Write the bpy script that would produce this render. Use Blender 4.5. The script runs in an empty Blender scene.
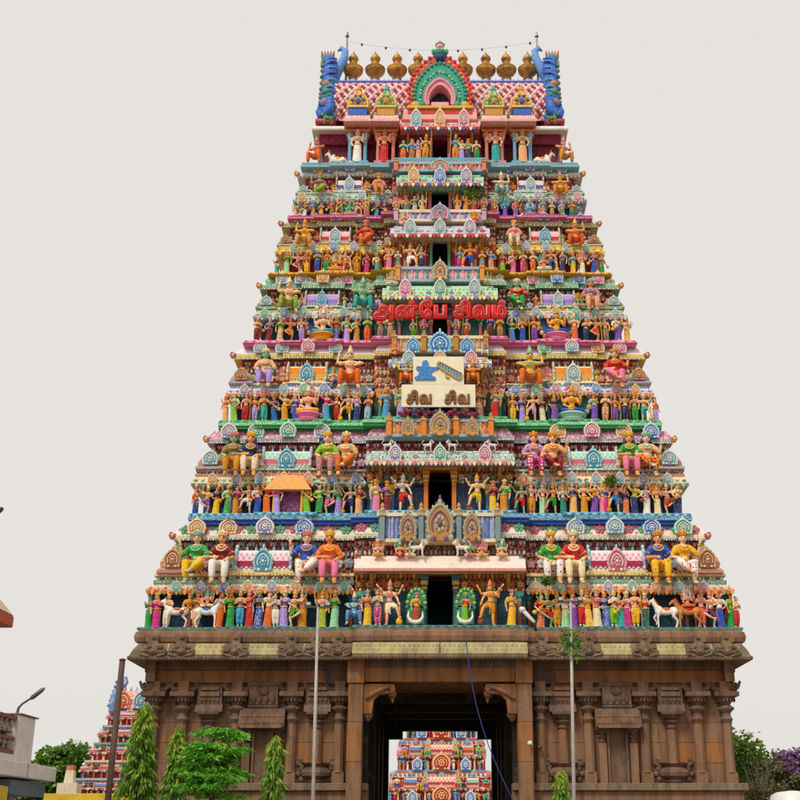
import bpy, math, random, colorsys
from mathutils import Vector, Matrix
random.seed(11)
S = bpy.context.scene
C = S.collection
R = math.radians

# ------------------------------------------------------------------ camera
FPX, PITCH, CAMY, CAMZ, CX = 1180.0, R(20.2), -42.0, 1.6, 440.0     # measured on the 800 px photograph
cam_data = bpy.data.cameras.new('camera')
cam = bpy.data.objects.new('camera', cam_data)
C.objects.link(cam)
cam.location = (0, CAMY, CAMZ)
cam.rotation_euler = (math.pi / 2 + PITCH, 0, 0)
cam_data.sensor_width = 36
cam_data.lens = FPX / 800 * 36
cam_data.shift_x = -(CX - 400) / 800
cam_data.clip_end = 6000
S.camera = cam

# ------------------------------------------------------------------ sky and sun (bright overcast)
SUN_EL, SUN_AZ = R(52), R(205)
world = bpy.data.worlds.new('World')
S.world = world
world.use_nodes = True
wn, wl = world.node_tree.nodes, world.node_tree.links
bg = wn['Background']
sky = wn.new('ShaderNodeTexSky')
sky.sky_type = 'NISHITA'
sky.sun_disc = False
sky.sun_elevation = SUN_EL
sky.sun_rotation = SUN_AZ
sky.dust_density = 6
sky.air_density = 1
hsv = wn.new('ShaderNodeHueSaturation')
hsv.inputs['Saturation'].default_value = 0.12
wl.new(sky.outputs[0], hsv.inputs['Color'])
mixw = wn.new('ShaderNodeMix')
mixw.data_type = 'RGBA'
mixw.inputs['Factor'].default_value = 0.93          # cloud deck hides nearly all of the blue
mixw.inputs['B'].default_value = (5.72, 5.5, 5.24, 1)
wl.new(hsv.outputs[0], mixw.inputs['A'])
wl.new(mixw.outputs['Result'], bg.inputs['Color'])
bg.inputs['Strength'].default_value = 0.1
sun_data = bpy.data.lights.new('sun', 'SUN')
sun_data.energy = 1.5
sun_data.angle = R(14)
sun_data.color = (1.0, 0.95, 0.87)
sun = bpy.data.objects.new('sun', sun_data)
C.objects.link(sun)
sd = Vector((-0.45, -0.75, 1.0)).normalized()        # towards the sun
sun.rotation_euler = sd.to_track_quat('Z', 'Y').to_euler()
sky.sun_elevation = math.asin(sd.z)
sky.sun_rotation = math.atan2(sd.x, sd.y)
S.view_settings.view_transform = 'Standard'
S.view_settings.look = 'None'
S.view_settings.gamma = 1
S.view_settings.exposure = 0.53
S.view_settings.use_curve_mapping = False
S.cycles.use_denoising = True
S.cycles.max_bounces = 6


# ------------------------------------------------------------------ pixel -> point helpers
def P(px, py, Y):
    a, b = (px - CX) / FPX, (400 - py) / FPX
    dy = math.cos(PITCH) - b * math.sin(PITCH)
    dz = math.sin(PITCH) + b * math.cos(PITCH)
    t = (Y - CAMY) / dy
    return Vector((a * t, Y, CAMZ + t * dz))


def uz(py, Y):
    return P(CX, py, Y).z


def ux(off, py, Y):
    return P(CX + off, py, Y).x


# ------------------------------------------------------------------ materials
def lin(h):
    if not isinstance(h, str):
        return h
    h = h.lstrip('#')
    v = [int(h[i:i + 2], 16) / 255 for i in (0, 2, 4)]
    return tuple(x / 12.92 if x <= 0.04045 else ((x + 0.055) / 1.055) ** 2.4 for x in v)


def nt(name):
    m = bpy.data.materials.new(name)
    m.use_nodes = True
    t = m.node_tree
    return m, t.nodes, t.links, t.nodes['Principled BSDF']


def mixnode(nodes, links, fac, a, b, mode='MIX'):
    n = nodes.new('ShaderNodeMix')
    n.data_type = 'RGBA'
    n.blend_type = mode
    n.clamp_result = True
    for key, val in (('Factor', fac), ('A', a), ('B', b)):
        if hasattr(val, 'links') or hasattr(val, 'is_linked'):
            links.new(val, n.inputs[key])
        elif key == 'Factor':
            n.inputs[key].default_value = val
        else:
            n.inputs[key].default_value = (*val[:3], 1)
    return n.outputs['Result']


def ramp(nodes, links, src, a, b):
    n = nodes.new('ShaderNodeMapRange')
    n.inputs[1].default_value = a
    n.inputs[2].default_value = b
    links.new(src, n.inputs[0])
    return n.outputs[0]


def noise(nodes, links, vec, scale, detail=4, rough=0.6):
    n = nodes.new('ShaderNodeTexNoise')
    n.inputs['Scale'].default_value = scale
    n.inputs['Detail'].default_value = detail
    n.inputs['Roughness'].default_value = rough
    links.new(vec, n.inputs['Vector'])
    return n.outputs['Fac']


def coords(nodes, links, random_shift=True):
    tc = nodes.new('ShaderNodeTexCoord')
    if not random_shift:
        return tc.outputs['Object']
    oi = nodes.new('ShaderNodeObjectInfo')
    mul = nodes.new('ShaderNodeMath')
    mul.operation = 'MULTIPLY'
    mul.inputs[1].default_value = 37.0
    links.new(oi.outputs['Random'], mul.inputs[0])
    add = nodes.new('ShaderNodeVectorMath')
    add.operation = 'ADD'
    links.new(tc.outputs['Object'], add.inputs[0])
    links.new(mul.outputs[0], add.inputs[1])
    return add.outputs[0]


_paints = {}


def vivid(h):
    """Fresh temple paint: a little purer than the swatch."""
    v = [int(h[i:i + 2], 16) / 255 for i in (1, 3, 5)]
    a, b_, c = colorsys.rgb_to_hsv(*v)
    r = colorsys.hsv_to_rgb(a, min(1.0, b_ * 1.22), min(0.96, c * 1.05 + 0.01))
    return '#%02x%02x%02x' % tuple(int(x * 255) for x in r)




def paint(hexcol, second=None, pattern=None, scale=6.0, rough=0.5, wear=0.38):
    """Painted stucco: a colour with weathered, chalky and sooty patches; optional printed pattern in a second colour."""
    key = (hexcol, second, pattern, scale)
    if key in _paints:
        return _paints[key]
    m, n, l, b = nt('paint_' + str(hexcol).strip('#') + (('_' + pattern) if pattern else ''))
    col = lin(vivid(hexcol))
    if second:
        second = vivid(second)
    vec = coords(n, l)
    base = col
    if pattern == 'dots':
        v = n.new('ShaderNodeTexVoronoi')
        v.inputs['Scale'].default_value = scale
        v.inputs['Randomness'].default_value = 0.35
        l.new(vec, v.inputs['Vector'])
        base = mixnode(n, l, ramp(n, l, v.outputs['Distance'], 0.36, 0.26), col, lin(second))
    elif pattern == 'cells':
        v = n.new('ShaderNodeTexVoronoi')
        v.feature = 'DISTANCE_TO_EDGE'
        v.inputs['Scale'].default_value = scale
        v.inputs['Randomness'].default_value = 0.8
        l.new(vec, v.inputs['Vector'])
        base = mixnode(n, l, ramp(n, l, v.outputs['Distance'], 0.10, 0.05), col, lin(second))
    elif pattern == 'lattice':
        tc = n.new('ShaderNodeTexCoord')
        sep = n.new('ShaderNodeSeparateXYZ')
        l.new(tc.outputs['Object'], sep.inputs[0])

        def wave(sign):
            ma = n.new('ShaderNodeMath')
            ma.operation = 'MULTIPLY_ADD'
            l.new(sep.outputs['Z'], ma.inputs[0])
            ma.inputs[1].default_value = sign
            l.new(sep.outputs['X'], ma.inputs[2])
            m2 = n.new('ShaderNodeMath')
            m2.operation = 'MULTIPLY'
            m2.inputs[1].default_value = scale
            l.new(ma.outputs[0], m2.inputs[0])
            s = n.new('ShaderNodeMath')
            s.operation = 'PINGPONG'
            s.inputs[1].default_value = 0.5
            l.new(m2.outputs[0], s.inputs[0])
            return s.outputs[0]
        mn = n.new('ShaderNodeMath')
        mn.operation = 'MINIMUM'
        l.new(wave(1.0), mn.inputs[0])
        l.new(wave(-1.0), mn.inputs[1])
        base = mixnode(n, l, ramp(n, l, mn.outputs[0], 0.16, 0.09), col, lin(second))
    elif pattern == 'stripes':
        tc = n.new('ShaderNodeTexCoord')
        sep = n.new('ShaderNodeSeparateXYZ')
        l.new(tc.outputs['Object'], sep.inputs[0])
        m2 = n.new('ShaderNodeMath')
        m2.operation = 'MULTIPLY'
        m2.inputs[1].default_value = scale
        l.new(sep.outputs['X'], m2.inputs[0])
        s = n.new('ShaderNodeMath')
        s.operation = 'PINGPONG'
        s.inputs[1].default_value = 0.5
        l.new(m2.outputs[0], s.inputs[0])
        base = mixnode(n, l, ramp(n, l, s.outputs[0], 0.22, 0.28), col, lin(second))
    n1 = noise(n, l, vec, 2.3, 5, 0.7)
    n2 = noise(n, l, vec, 15.0, 4, 0.7)
    mp = n.new('ShaderNodeMapping')
    mp.inputs['Scale'].default_value = (13.0, 13.0, 1.7)
    l.new(vec, mp.inputs['Vector'])
    n3 = noise(n, l, mp.outputs[0], 1.0, 4, 0.65)
    dirt = mixnode(n, l, 0.66, base, (0.13, 0.10, 0.075))
    c1 = mixnode(n, l, ramp(n, l, n1, 0.54, 0.92), base, dirt)
    f3 = n.new('ShaderNodeMath')
    f3.operation = 'MULTIPLY'
    f3.inputs[1].default_value = 0.42
    l.new(ramp(n, l, n3, 0.54, 0.74), f3.inputs[0])
    c1 = mixnode(n, l, f3.outputs[0], c1, dirt)
    fac = n.new('ShaderNodeMath')
    fac.operation = 'MULTIPLY'
    fac.inputs[1].default_value = wear
    l.new(ramp(n, l, n2, 0.52, 0.70), fac.inputs[0])
    chalk = mixnode(n, l, 0.45, base, (0.76, 0.73, 0.66))
    c2 = mixnode(n, l, fac.outputs[0], c1, chalk)
    fd = n.new('ShaderNodeMath')
    fd.operation = 'MULTIPLY'
    fd.inputs[1].default_value = 0.4
    l.new(ramp(n, l, n2, 0.46, 0.30), fd.inputs[0])
    c2 = mixnode(n, l, fd.outputs[0], c2, dirt)
    l.new(c2, b.inputs['Base Color'])
    b.inputs['Roughness'].default_value = rough
    b.inputs['Specular IOR Level'].default_value = 0.3
    hs = n.new('ShaderNodeMath')
    hs.operation = 'ADD'
    l.new(n2, hs.inputs[0])
    l.new(n3, hs.inputs[1])
    bp = n.new('ShaderNodeBump')
    bp.inputs['Strength'].default_value = 0.6
    bp.inputs['Distance'].default_value = 0.05
    l.new(hs.outputs[0], bp.inputs['Height'])
    l.new(bp.outputs[0], b.inputs['Normal'])
    _paints[key] = m
    return m


def orn(h, scale=8.0):
    v = [int(h[i:i + 2], 16) for i in (1, 3, 5)]
    lum = sum(v) / 3
    w = [int(x * 0.62) for x in v] if lum > 150 else [min(255, int(x * 1.25 + 45)) for x in v]
    return paint(h, '#%02x%02x%02x' % tuple(w), 'cells' if int(lum) % 2 else 'dots', scale)


def plain(name, col, rough=0.6, metal=0.0, var=0.25, scale=5.0, bump=0.15):
    m, n, l, b = nt(name)
    vec = coords(n, l)
    c = lin(col)
    f = noise(n, l, vec, scale, 6, 0.65)
    dark = tuple(x * (1 - var * 1.6) for x in c)
    lite = tuple(min(1, x * (1 + var)) for x in c)
    l.new(mixnode(n, l, ramp(n, l, f, 0.3, 0.7), dark, lite), b.inputs['Base Color'])
    b.inputs['Roughness'].default_value = rough
    b.inputs['Metallic'].default_value = metal
    if bump:
        bp = n.new('ShaderNodeBump')
        bp.inputs['Strength'].default_value = bump
        bp.inputs['Distance'].default_value = 0.03
        l.new(noise(n, l, vec, scale * 6, 4), bp.inputs['Height'])
        l.new(bp.outputs[0], b.inputs['Normal'])
    return m


def stone(name, col, soot=0.55, grain=26.0):
    """Weathered granite: warm mottling, rain streaks, soot and lichen with shapes of their own."""
    m, n, l, b = nt(name)
    vec = coords(n, l, False)
    tc = n.new('ShaderNodeNewGeometry')
    pos = tc.outputs['Position']
    c = lin(col)
    oi = n.new('ShaderNodeObjectInfo')
    big = noise(n, l, pos, 0.55, 5, 0.65)
    mid = noise(n, l, pos, 2.8, 6, 0.7)
    fine = noise(n, l, pos, grain, 3, 0.7)
    mp = n.new('ShaderNodeMapping')
    mp.inputs['Scale'].default_value = (2.6, 2.6, 0.28)
    l.new(pos, mp.inputs['Vector'])
    streak = noise(n, l, mp.outputs[0], 1.0, 6, 0.7)
    a = mixnode(n, l, ramp(n, l, mid, 0.3, 0.72), tuple(x * 0.62 for x in c), tuple(min(1, x * 1.28) for x in c))
    a = mixnode(n, l, ramp(n, l, oi.outputs['Random'], -0.9, 1.9), a, tuple(x * f for x, f in zip(c, (1.25, 1.15, 1.1))))
    a = mixnode(n, l, ramp(n, l, big, 0.42, 0.75), a, tuple(x * f for x, f in zip(c, (1.22, 1.0, 0.78))))
    patch = noise(n, l, pos, 1.5, 8, 0.75)
    pf_ = n.new('ShaderNodeMath')
    pf_.operation = 'MULTIPLY'
    pf_.inputs[1].default_value = 0.55
    l.new(ramp(n, l, patch, 0.52, 0.66), pf_.inputs[0])
    a = mixnode(n, l, pf_.outputs[0], a, (0.235, 0.205, 0.165))
    sfac = n.new('ShaderNodeMath')
    sfac.operation = 'MULTIPLY'
    sfac.inputs[1].default_value = soot
    l.new(ramp(n, l, streak, 0.42, 0.68), sfac.inputs[0])
    a = mixnode(n, l, sfac.outputs[0], a, (0.045, 0.036, 0.028))
    ffac = n.new('ShaderNodeMath')
    ffac.operation = 'MULTIPLY'
    ffac.inputs[1].default_value = 0.5
    l.new(ramp(n, l, fine, 0.58, 0.75), ffac.inputs[0])
    a = mixnode(n, l, ffac.outputs[0], a, tuple(x * 0.45 for x in c))
    l.new(a, b.inputs['Base Color'])
    b.inputs['Roughness'].default_value = 0.85
    b.inputs['Specular IOR Level'].default_value = 0.2
    bp = n.new('ShaderNodeBump')
    bp.inputs['Strength'].default_value = 0.8
    bp.inputs['Distance'].default_value = 0.06
    l.new(mixnode(n, l, 0.5, mid, fine), bp.inputs['Height'])
    l.new(bp.outputs[0], b.inputs['Normal'])
    return m


def leafmat(name, dark, light, trans=0.25):
    m, n, l, b = nt(name)
    g = n.new('ShaderNodeNewGeometry')
    f = n.new('ShaderNodeMath')
    f.operation = 'MULTIPLY'
    f.inputs[1].default_value = 1.0
    l.new(g.outputs['Random Per Island'], f.inputs[0])
    col = mixnode(n, l, f.outputs[0], lin(dark), lin(light))
    l.new(col, b.inputs['Base Color'])
    b.inputs['Roughness'].default_value = 0.5
    b.inputs['Specular IOR Level'].default_value = 0.3
    tr = n.new('ShaderNodeBsdfTranslucent')
    l.new(col, tr.inputs['Color'])
    mx = n.new('ShaderNodeMixShader')
    mx.inputs[0].default_value = trans
    l.new(b.outputs[0], mx.inputs[1])
    l.new(tr.outputs[0], mx.inputs[2])
    l.new(mx.outputs[0], n['Material Output'].inputs[0])
    return m


# ------------------------------------------------------------------ mesh builder
class MB:
    def __init__(s):
        s.v, s.f, s.m = [], [], []

    def add(s, vs, fs, mat=0):
        o = len(s.v)
        s.v += [tuple(v) for v in vs]
        s.f += [tuple(i + o for i in f) for f in fs]
        s.m += [mat] * len(fs)
        return s

    def box(s, x0, x1, y0, y1, z0, z1, mat=0, taper=0.0):
        t = taper
        return s.add([(x0, y0, z0), (x1, y0, z0), (x1, y1, z0), (x0, y1, z0),
                      (x0 + t, y0 + t, z1), (x1 - t, y0 + t, z1), (x1 - t, y1 - t, z1), (x0 + t, y1 - t, z1)],
                     [(0, 3, 2, 1), (4, 5, 6, 7), (0, 1, 5, 4), (1, 2, 6, 5), (2, 3, 7, 6), (3, 0, 4, 7)], mat)

    def prism(s, poly, y0, y1, mat=0):
        """poly: (x, z) counter-clockwise seen from -Y, extruded in Y"""
        n = len(poly)
        vs = [(x, y0, z) for x, z in poly] + [(x, y1, z) for x, z in poly]
        fs = [tuple(range(n)), tuple(range(2 * n - 1, n - 1, -1))]
        fs += [(i, i + n, (i + 1) % n + n, (i + 1) % n) for i in range(n)]
        return s.add(vs, fs, mat)

    def prismx(s, poly, x0, x1, mat=0):
        """poly: (y, z) extruded in X"""
        n = len(poly)
        vs = [(x0, y, z) for y, z in poly] + [(x1, y, z) for y, z in poly]
        fs = [tuple(range(n - 1, -1, -1)), tuple(range(n, 2 * n))]
        fs += [(i, (i + 1) % n, (i + 1) % n + n, i + n) for i in range(n)]
        return s.add(vs, fs, mat)

    def lathe(s, prof, seg=12, c=(0, 0, 0), mat=0, sx=1.0, sy=1.0, rot=0.0, matf=None):
        o = len(s.v)
        k = len(prof)
        for r, z in prof:
            for i in range(seg):
                a = 2 * math.pi * i / seg + rot
                s.v.append((c[0] + r * sx * math.cos(a), c[1] + r * sy * math.sin(a), c[2] + z))
        for j in range(k - 1):
            for i in range(seg):
                i2 = (i + 1) % seg
                s.f.append((o + j * seg + i, o + j * seg + i2, o + (j + 1) * seg + i2, o + (j + 1) * seg + i))
                s.m.append(matf(j) if matf else mat)
        s.f.append(tuple(o + i for i in range(seg - 1, -1, -1)))
        s.m.append(matf(0) if matf else mat)
        s.f.append(tuple(o + (k - 1) * seg + i for i in range(seg)))
        s.m.append(matf(k - 2) if matf else mat)
        return s

    def tube(s, pts, rad, seg=8, mat=0, cap=True):
        pts = [Vector(p) for p in pts]
        if not hasattr(rad, '__len__'):
            rad = [rad] * len(pts)
        if cap:        # rounded ends
            d0 = (pts[0] - pts[1]).normalized()
            d1 = (pts[-1] - pts[-2]).normalized()
            pts = [pts[0] + d0 * rad[0] * 0.8] + pts + [pts[-1] + d1 * rad[-1] * 0.8]
            rad = [rad[0] * 0.45] + list(rad) + [rad[-1] * 0.45]
        o = len(s.v)
        ref = None
        n = len(pts)
        for i, p in enumerate(pts):
            d = (pts[min(i + 1, n - 1)] - pts[max(i - 1, 0)]).normalized()
            if ref is None:
                ref = Vector((0, 0, 1)) if abs(d.z) < 0.9 else Vector((1, 0, 0))
            u = d.cross(ref).normalized()
            w = u.cross(d).normalized()
            ref = w
            for k in range(seg):
                a = 2 * math.pi * k / seg
                s.v.append(tuple(p + (u * math.cos(a) + w * math.sin(a)) * rad[i]))
        for j in range(n - 1):
            for i in range(seg):
                i2 = (i + 1) % seg
                s.f.append((o + j * seg + i, o + j * seg + i2, o + (j + 1) * seg + i2, o + (j + 1) * seg + i))
                s.m.append(mat)
        s.f.append(tuple(o + i for i in range(seg - 1, -1, -1)))
        s.m.append(mat)
        s.f.append(tuple(o + (n - 1) * seg + i for i in range(seg)))
        s.m.append(mat)
        return s

    def ell(s, c, r, seg=10, rings=6, mat=0):
        if not hasattr(r, '__len__'):
            r = (r, r, r)
        prof = []
        for j in range(rings + 1):
            t = math.pi * j / rings
            prof.append((max(1e-4, math.sin(t)), -math.cos(t)))
        o = len(s.v)
        for a_, z in prof:
            for i in range(seg):
                a = 2 * math.pi * i / seg
                s.v.append((c[0] + a_ * r[0] * math.cos(a), c[1] + a_ * r[1] * math.sin(a), c[2] + z * r[2]))
        for j in range(rings):
            for i in range(seg):
                i2 = (i + 1) % seg
                s.f.append((o + j * seg + i, o + j * seg + i2, o + (j + 1) * seg + i2, o + (j + 1) * seg + i))
                s.m.append(mat)
        return s

    def mesh(s, name, nmat=None, smooth=False):
        me = bpy.data.meshes.new(name)
        me.from_pydata(s.v, [], s.f)
        me.polygons.foreach_set('material_index', s.m)
        if smooth:
            me.polygons.foreach_set('use_smooth', [True] * len(s.f))
        me.update()
        return me

    def obj(s, name, mats, parent=None, loc=None, smooth=False):
        me = s.mesh(name, smooth=smooth)
        return mobj(name, me, mats, parent, loc)


def mobj(name, me, mats, parent=None, loc=None, rz=0.0, scale=None):
    """An object on (possibly shared) mesh data with its own materials."""
    if not isinstance(mats, (list, tuple)):
        mats = [mats]
    while len(me.materials) < len(mats):
        me.materials.append(None)
    o = bpy.data.objects.new(name, me)
    C.objects.link(o)
    for i, m in enumerate(mats):
        o.material_slots[i].link = 'OBJECT'
        o.material_slots[i].material = m
    if parent:
        o.parent = parent
    if loc is not None:
        o.location = loc
    if rz:
        o.rotation_euler = (0, 0, rz)
    if scale is not None:
        o.scale = scale if hasattr(scale, '__len__') else (scale,) * 3
    return o


def thing(name, label, cat, loc=(0, 0, 0), rz=0.0, group=None):
    o = bpy.data.objects.new(name, None)
    C.objects.link(o)
    o.location = loc
    o.rotation_euler = (0, 0, rz)
    o.empty_display_size = 0.2
    return tag(o, label, cat, group)


def tag(o, label, cat, group=None):
    o['label'] = label
    o['category'] = cat
    if group:
        o['group'] = group
    return o


def bevel(o, w=0.02, seg=1):
    md = o.modifiers.new('bevel', 'BEVEL')
    md.width = w
    md.segments = seg
    md.limit_method = 'ANGLE'
    return o


# ------------------------------------------------------------------ statue prototypes (built once, copied many times)
def solid(mb, voxel=0.011, ratio=0.3, name='shape', smooth=2):
    """Fuse overlapping limbs into one continuous skin."""
    me = mb.mesh(name)
    ob = bpy.data.objects.new('tmp', me)
    C.objects.link(ob)
    md = ob.modifiers.new('r', 'REMESH')
    md.mode = 'VOXEL'
    md.voxel_size = voxel
    if smooth:
        sm = ob.modifiers.new('s', 'SMOOTH')
        sm.factor = 0.5
        sm.iterations = smooth
    dm = ob.modifiers.new('d', 'DECIMATE')
    dm.ratio = ratio
    dg = bpy.context.evaluated_depsgraph_get()
    dg.update()
    out = bpy.data.meshes.new_from_object(ob.evaluated_get(dg))
    out.name = name
    out.polygons.foreach_set('use_smooth', [True] * len(out.polygons))
    bpy.data.objects.remove(ob)
    bpy.data.meshes.remove(me)
    return out


V = Vector


def human(pel, ch, hd, arms, legs, lower='dhoti', upper=False, crown='tall', hair=False, extra=None, halo=False, belly=0.0):
    pel, ch, hd = V(pel), V(ch), V(hd)
    waist = (pel + ch) / 2 + V((0, 0, -0.005))
    b = MB()
    b.ell(pel, (0.088, 0.066, 0.065)).ell(waist, (0.07 + belly, 0.055 + belly, 0.085)).ell(ch, (0.098, 0.066, 0.088))
    b.ell(ch + V((0.04, -0.045, 0.0)), 0.034).ell(ch + V((-0.04, -0.045, 0.0)), 0.034)
    neck = ch + V((0, 0, 0.085))
    b.tube([ch + V((-0.1, 0, 0.055)), ch + V((0, 0, 0.07)), ch + V((0.1, 0, 0.055))], [0.036, 0.042, 0.036])
    b.tube([neck - V((0, 0, 0.03)), hd - V((0, 0, 0.03))], [0.036, 0.034])
    b.ell(hd, (0.055, 0.06, 0.07)).ell(hd + V((0, -0.02, -0.035)), (0.04, 0.042, 0.035))
    b.ell(hd + V((0, -0.06, -0.012)), (0.011, 0.016, 0.02))
    for sx in (-1, 1):
        b.ell(hd + V((0.056 * sx, 0.005, -0.01)), (0.012, 0.016, 0.028))
    for sx, el, ha in arms:
        sh = ch + V((0.105 * sx, 0, 0.045))
        el, ha = V(el), V(ha)
        b.tube([sh, (sh + el) / 2, el, (el + ha) / 2, ha], [0.038, 0.037, 0.028, 0.027, 0.02])
        d = (ha - el).normalized()
        side = d.cross(V((0, -1, 0.2))).normalized()
        palm = ha + d * 0.022
        b.ell(palm, 0.022)
        for q, ln in zip((-1.5, -0.5, 0.5, 1.5), (0.030, 0.04, 0.038, 0.028)):
            b.tube([palm + side * q * 0.009 + d * 0.012, palm + side * q * 0.014 + d * (0.012 + ln)], [0.009, 0.0075], seg=6)
        b.tube([palm, palm + side * sx * 0.03 + d * 0.012], [0.010, 0.008], seg=6)
    for kn, an, to in legs:
        sgn = 1 if V(kn).x > pel.x else -1
        hip = pel + V((0.047 * sgn, 0, -0.015))
        kn, an, to = V(kn), V(an), V(to)
        b.tube([hip, (hip + kn) / 2, kn, kn.lerp(an, 0.35), an], [0.06, 0.054, 0.04, 0.04, 0.024])
        b.tube([an, an.lerp(to, 0.5) + V((0, 0, -0.003)), to], [0.026, 0.024, 0.019])
    body = solid(b, 0.0105, 0.30, 'body')
    idx = []
    for p in body.polygons:
        q = p.center - hd
        k = 0
        if q.length < 0.11 and q.z > -0.06:
            if q.z > 0.032 or (q.y > 0.018 and q.z > -0.05):
                k = 1
            elif q.y < -0.03 and 0.0 < q.z < 0.02 and 0.010 < abs(q.x) < 0.034:
                k = 1
            elif q.y < -0.03 and -0.047 < q.z < -0.034 and abs(q.x) < 0.018:
                k = 2
        idx.append(k)
    body.polygons.foreach_set('material_index', idx)
    parts = {'body': body}
    # lower garment
    g = MB()
    if lower == 'dhoti':
        g.ell(pel + V((0, 0, -0.005)), (0.1, 0.08, 0.07))
        for kn, an, to in legs:
            sgn = 1 if V(kn).x > pel.x else -1
            hip = pel + V((0.047 * sgn, 0, -0.015))
            kn, an = V(kn), V(an)
            g.tube([hip, (hip + kn) / 2, kn, kn.lerp(an, 0.4), kn.lerp(an, 0.72)], [0.074, 0.07, 0.058, 0.055, 0.046])
        if pel.z > 0.4:
            g.tube([pel + V((0, -0.07, 0.02)), pel + V((0, -0.085, -0.12)), pel + V((0.01, -0.08, -0.24))], [0.026, 0.024, 0.016], seg=6)
    elif lower == 'shorts':
        g.ell(pel, (0.1, 0.08, 0.07))
        for kn, an, to in legs:
            sgn = 1 if V(kn).x > pel.x else -1
            hip = pel + V((0.047 * sgn, 0, -0.015))
            g.tube([hip, (hip + V(kn)) / 2, hip.lerp(V(kn), 0.85)], [0.076, 0.07, 0.056])
        g.tube([pel + V((0, -0.07, 0.02)), pel + V((0, -0.09, -0.1)), pel + V((0.02, -0.07, -0.26))], [0.03, 0.026, 0.014], seg=6)
    elif lower == 'skirt':
        fx = sum(V(l[1]).x for l in legs) / len(legs)
        rings = [(0.075, pel.z + 0.06, pel.x), (0.098, pel.z + 0.0, pel.x), (0.105, pel.z - 0.1, pel.x * 0.7 + fx * 0.3), (0.1, pel.z - 0.25, pel.x * 0.4 + fx * 0.6), (0.112, 0.06, fx), (0.13, 0.025, fx)]
        seg = 28
        vs, fs = [], []
        for j, (r, z, x) in enumerate(rings):
            for i in range(seg):
                a = 2 * math.pi * i / seg
                rr = r * (1 + (0.07 if i % 2 else -0.05) * min(1, j / 3))
                vs.append((x + rr * math.cos(a), pel.y + rr * 0.82 * math.sin(a), z))
        for j in range(len(rings) - 1):
            for i in range(seg):
                i2 = (i + 1) % seg
                fs.append((j * seg + i2, j * seg + i, (j + 1) * seg + i, (j + 1) * seg + i2))
        fs.append(tuple(range(seg)))
        fs.append(tuple(len(rings) * seg - 1 - i for i in range(seg)))
        g.add(vs, fs)
    if lower == 'skirt':
        parts['skirt'] = g.mesh('skirt', smooth=False)
    else:
        parts['dhoti'] = solid(g, 0.013, 0.3, 'dhoti')
    if upper:
        u = MB()
        u.ell(pel + V((0, 0, 0.03)), (0.099, 0.079, 0.06)).ell(waist, (0.084 + belly, 0.068 + belly, 0.088)).ell(ch, (0.108, 0.077, 0.092))
        u.ell(ch + V((0.04, -0.045, 0.0)), 0.04).ell(ch + V((-0.04, -0.045, 0.0)), 0.04)
        u.tube([ch + V((-0.1, 0, 0.052)), ch + V((0.1, 0, 0.052))], [0.045, 0.045])
        for sx, el, ha in arms[:2]:
            sh = ch + V((0.105 * sx, 0, 0.045))
            u.tube([sh, (sh + V(el)) / 2, sh.lerp(V(el), 0.9)], [0.047, 0.047, 0.041])
        parts['tunic'] = solid(u, 0.013, 0.3, 'tunic')
    # crown
    c = MB()
    top = hd + V((0, 0.005, 0.035))
    if crown == 'tall':
        c.lathe([(0.06, 0), (0.066, 0.012), (0.06, 0.03), (0.05, 0.035), (0.056, 0.05), (0.048, 0.08), (0.036, 0.085), (0.042, 0.1), (0.03, 0.13), (0.016, 0.135), (0.02, 0.15), (0.004, 0.18)], 12, top)
        c.ell(top + V((0, -0.062, 0.03)), (0.022, 0.012, 0.03))
    elif crown == 'low':
        c.lathe([(0.062, 0), (0.07, 0.02), (0.064, 0.045), (0.06, 0.04), (0.04, 0.06), (0.03, 0.085), (0.008, 0.11)], 12, top)
        for k in range(7):
            a = math.pi * (1.0 + k / 6)
            c.ell(top + V((0.066 * math.cos(a), 0.066 * math.sin(a), 0.05)), (0.013, 0.013, 0.026), 6, 4)
    elif crown == 'bun':
        c.ell(top + V((0, 0.03, 0.03)), (0.042, 0.042, 0.04)).tube([top + V((-0.05, -0.02, 0.0)), top + V((0, -0.055, 0.012)), top + V((0.05, -0.02, 0.0))], 0.012, 6)
    parts['crown'] = c.mesh('crown', smooth=True)
    # jewellery
    j = MB()
    pts = [ch + V((0.075 * math.cos(a), -0.03 - 0.058 * abs(math.sin(a)), 0.06 - 0.075 * math.sin(a))) for a in [math.pi * k / 8 for k in range(9)]]
    j.tube(pts, 0.012, 6)
    pts = [ch + V((0.05 * math.cos(a), -0.05 - 0.02 * abs(math.sin(a)), 0.075 - 0.045 * math.sin(a))) for a in [math.pi * k / 6 for k in range(7)]]
    j.tube(pts, 0.011, 6)
    belt = pel + V((0, 0, 0.05))
    pts = [belt + V((0.1 * math.cos(a), 0.08 * math.sin(a), 0)) for a in [2 * math.pi * k / 14 for k in range(15)]]
    j.tube(pts, 0.015, 6)
    j.ell(belt + V((0, -0.085, -0.005)), (0.025, 0.015, 0.025), 8, 4)
    for sx, el, ha in arms:
        sh = ch + V((0.105 * sx, 0, 0.045))
        el, ha = V(el), V(ha)
        j.tube([sh.lerp(el, 0.5), sh.lerp(el, 0.62)], [0.045, 0.045], 8)
        j.tube([el.lerp(ha, 0.82), el.lerp(ha, 0.94)], [0.029, 0.029], 8)
    if lower != 'skirt':
        for kn, an, to in legs:
            j.tube([V(kn).lerp(V(an), 0.86), V(kn).lerp(V(an), 0.94)], [0.036, 0.036], 8)
    parts['jewellery'] = j.mesh('jewellery', smooth=True)
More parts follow.
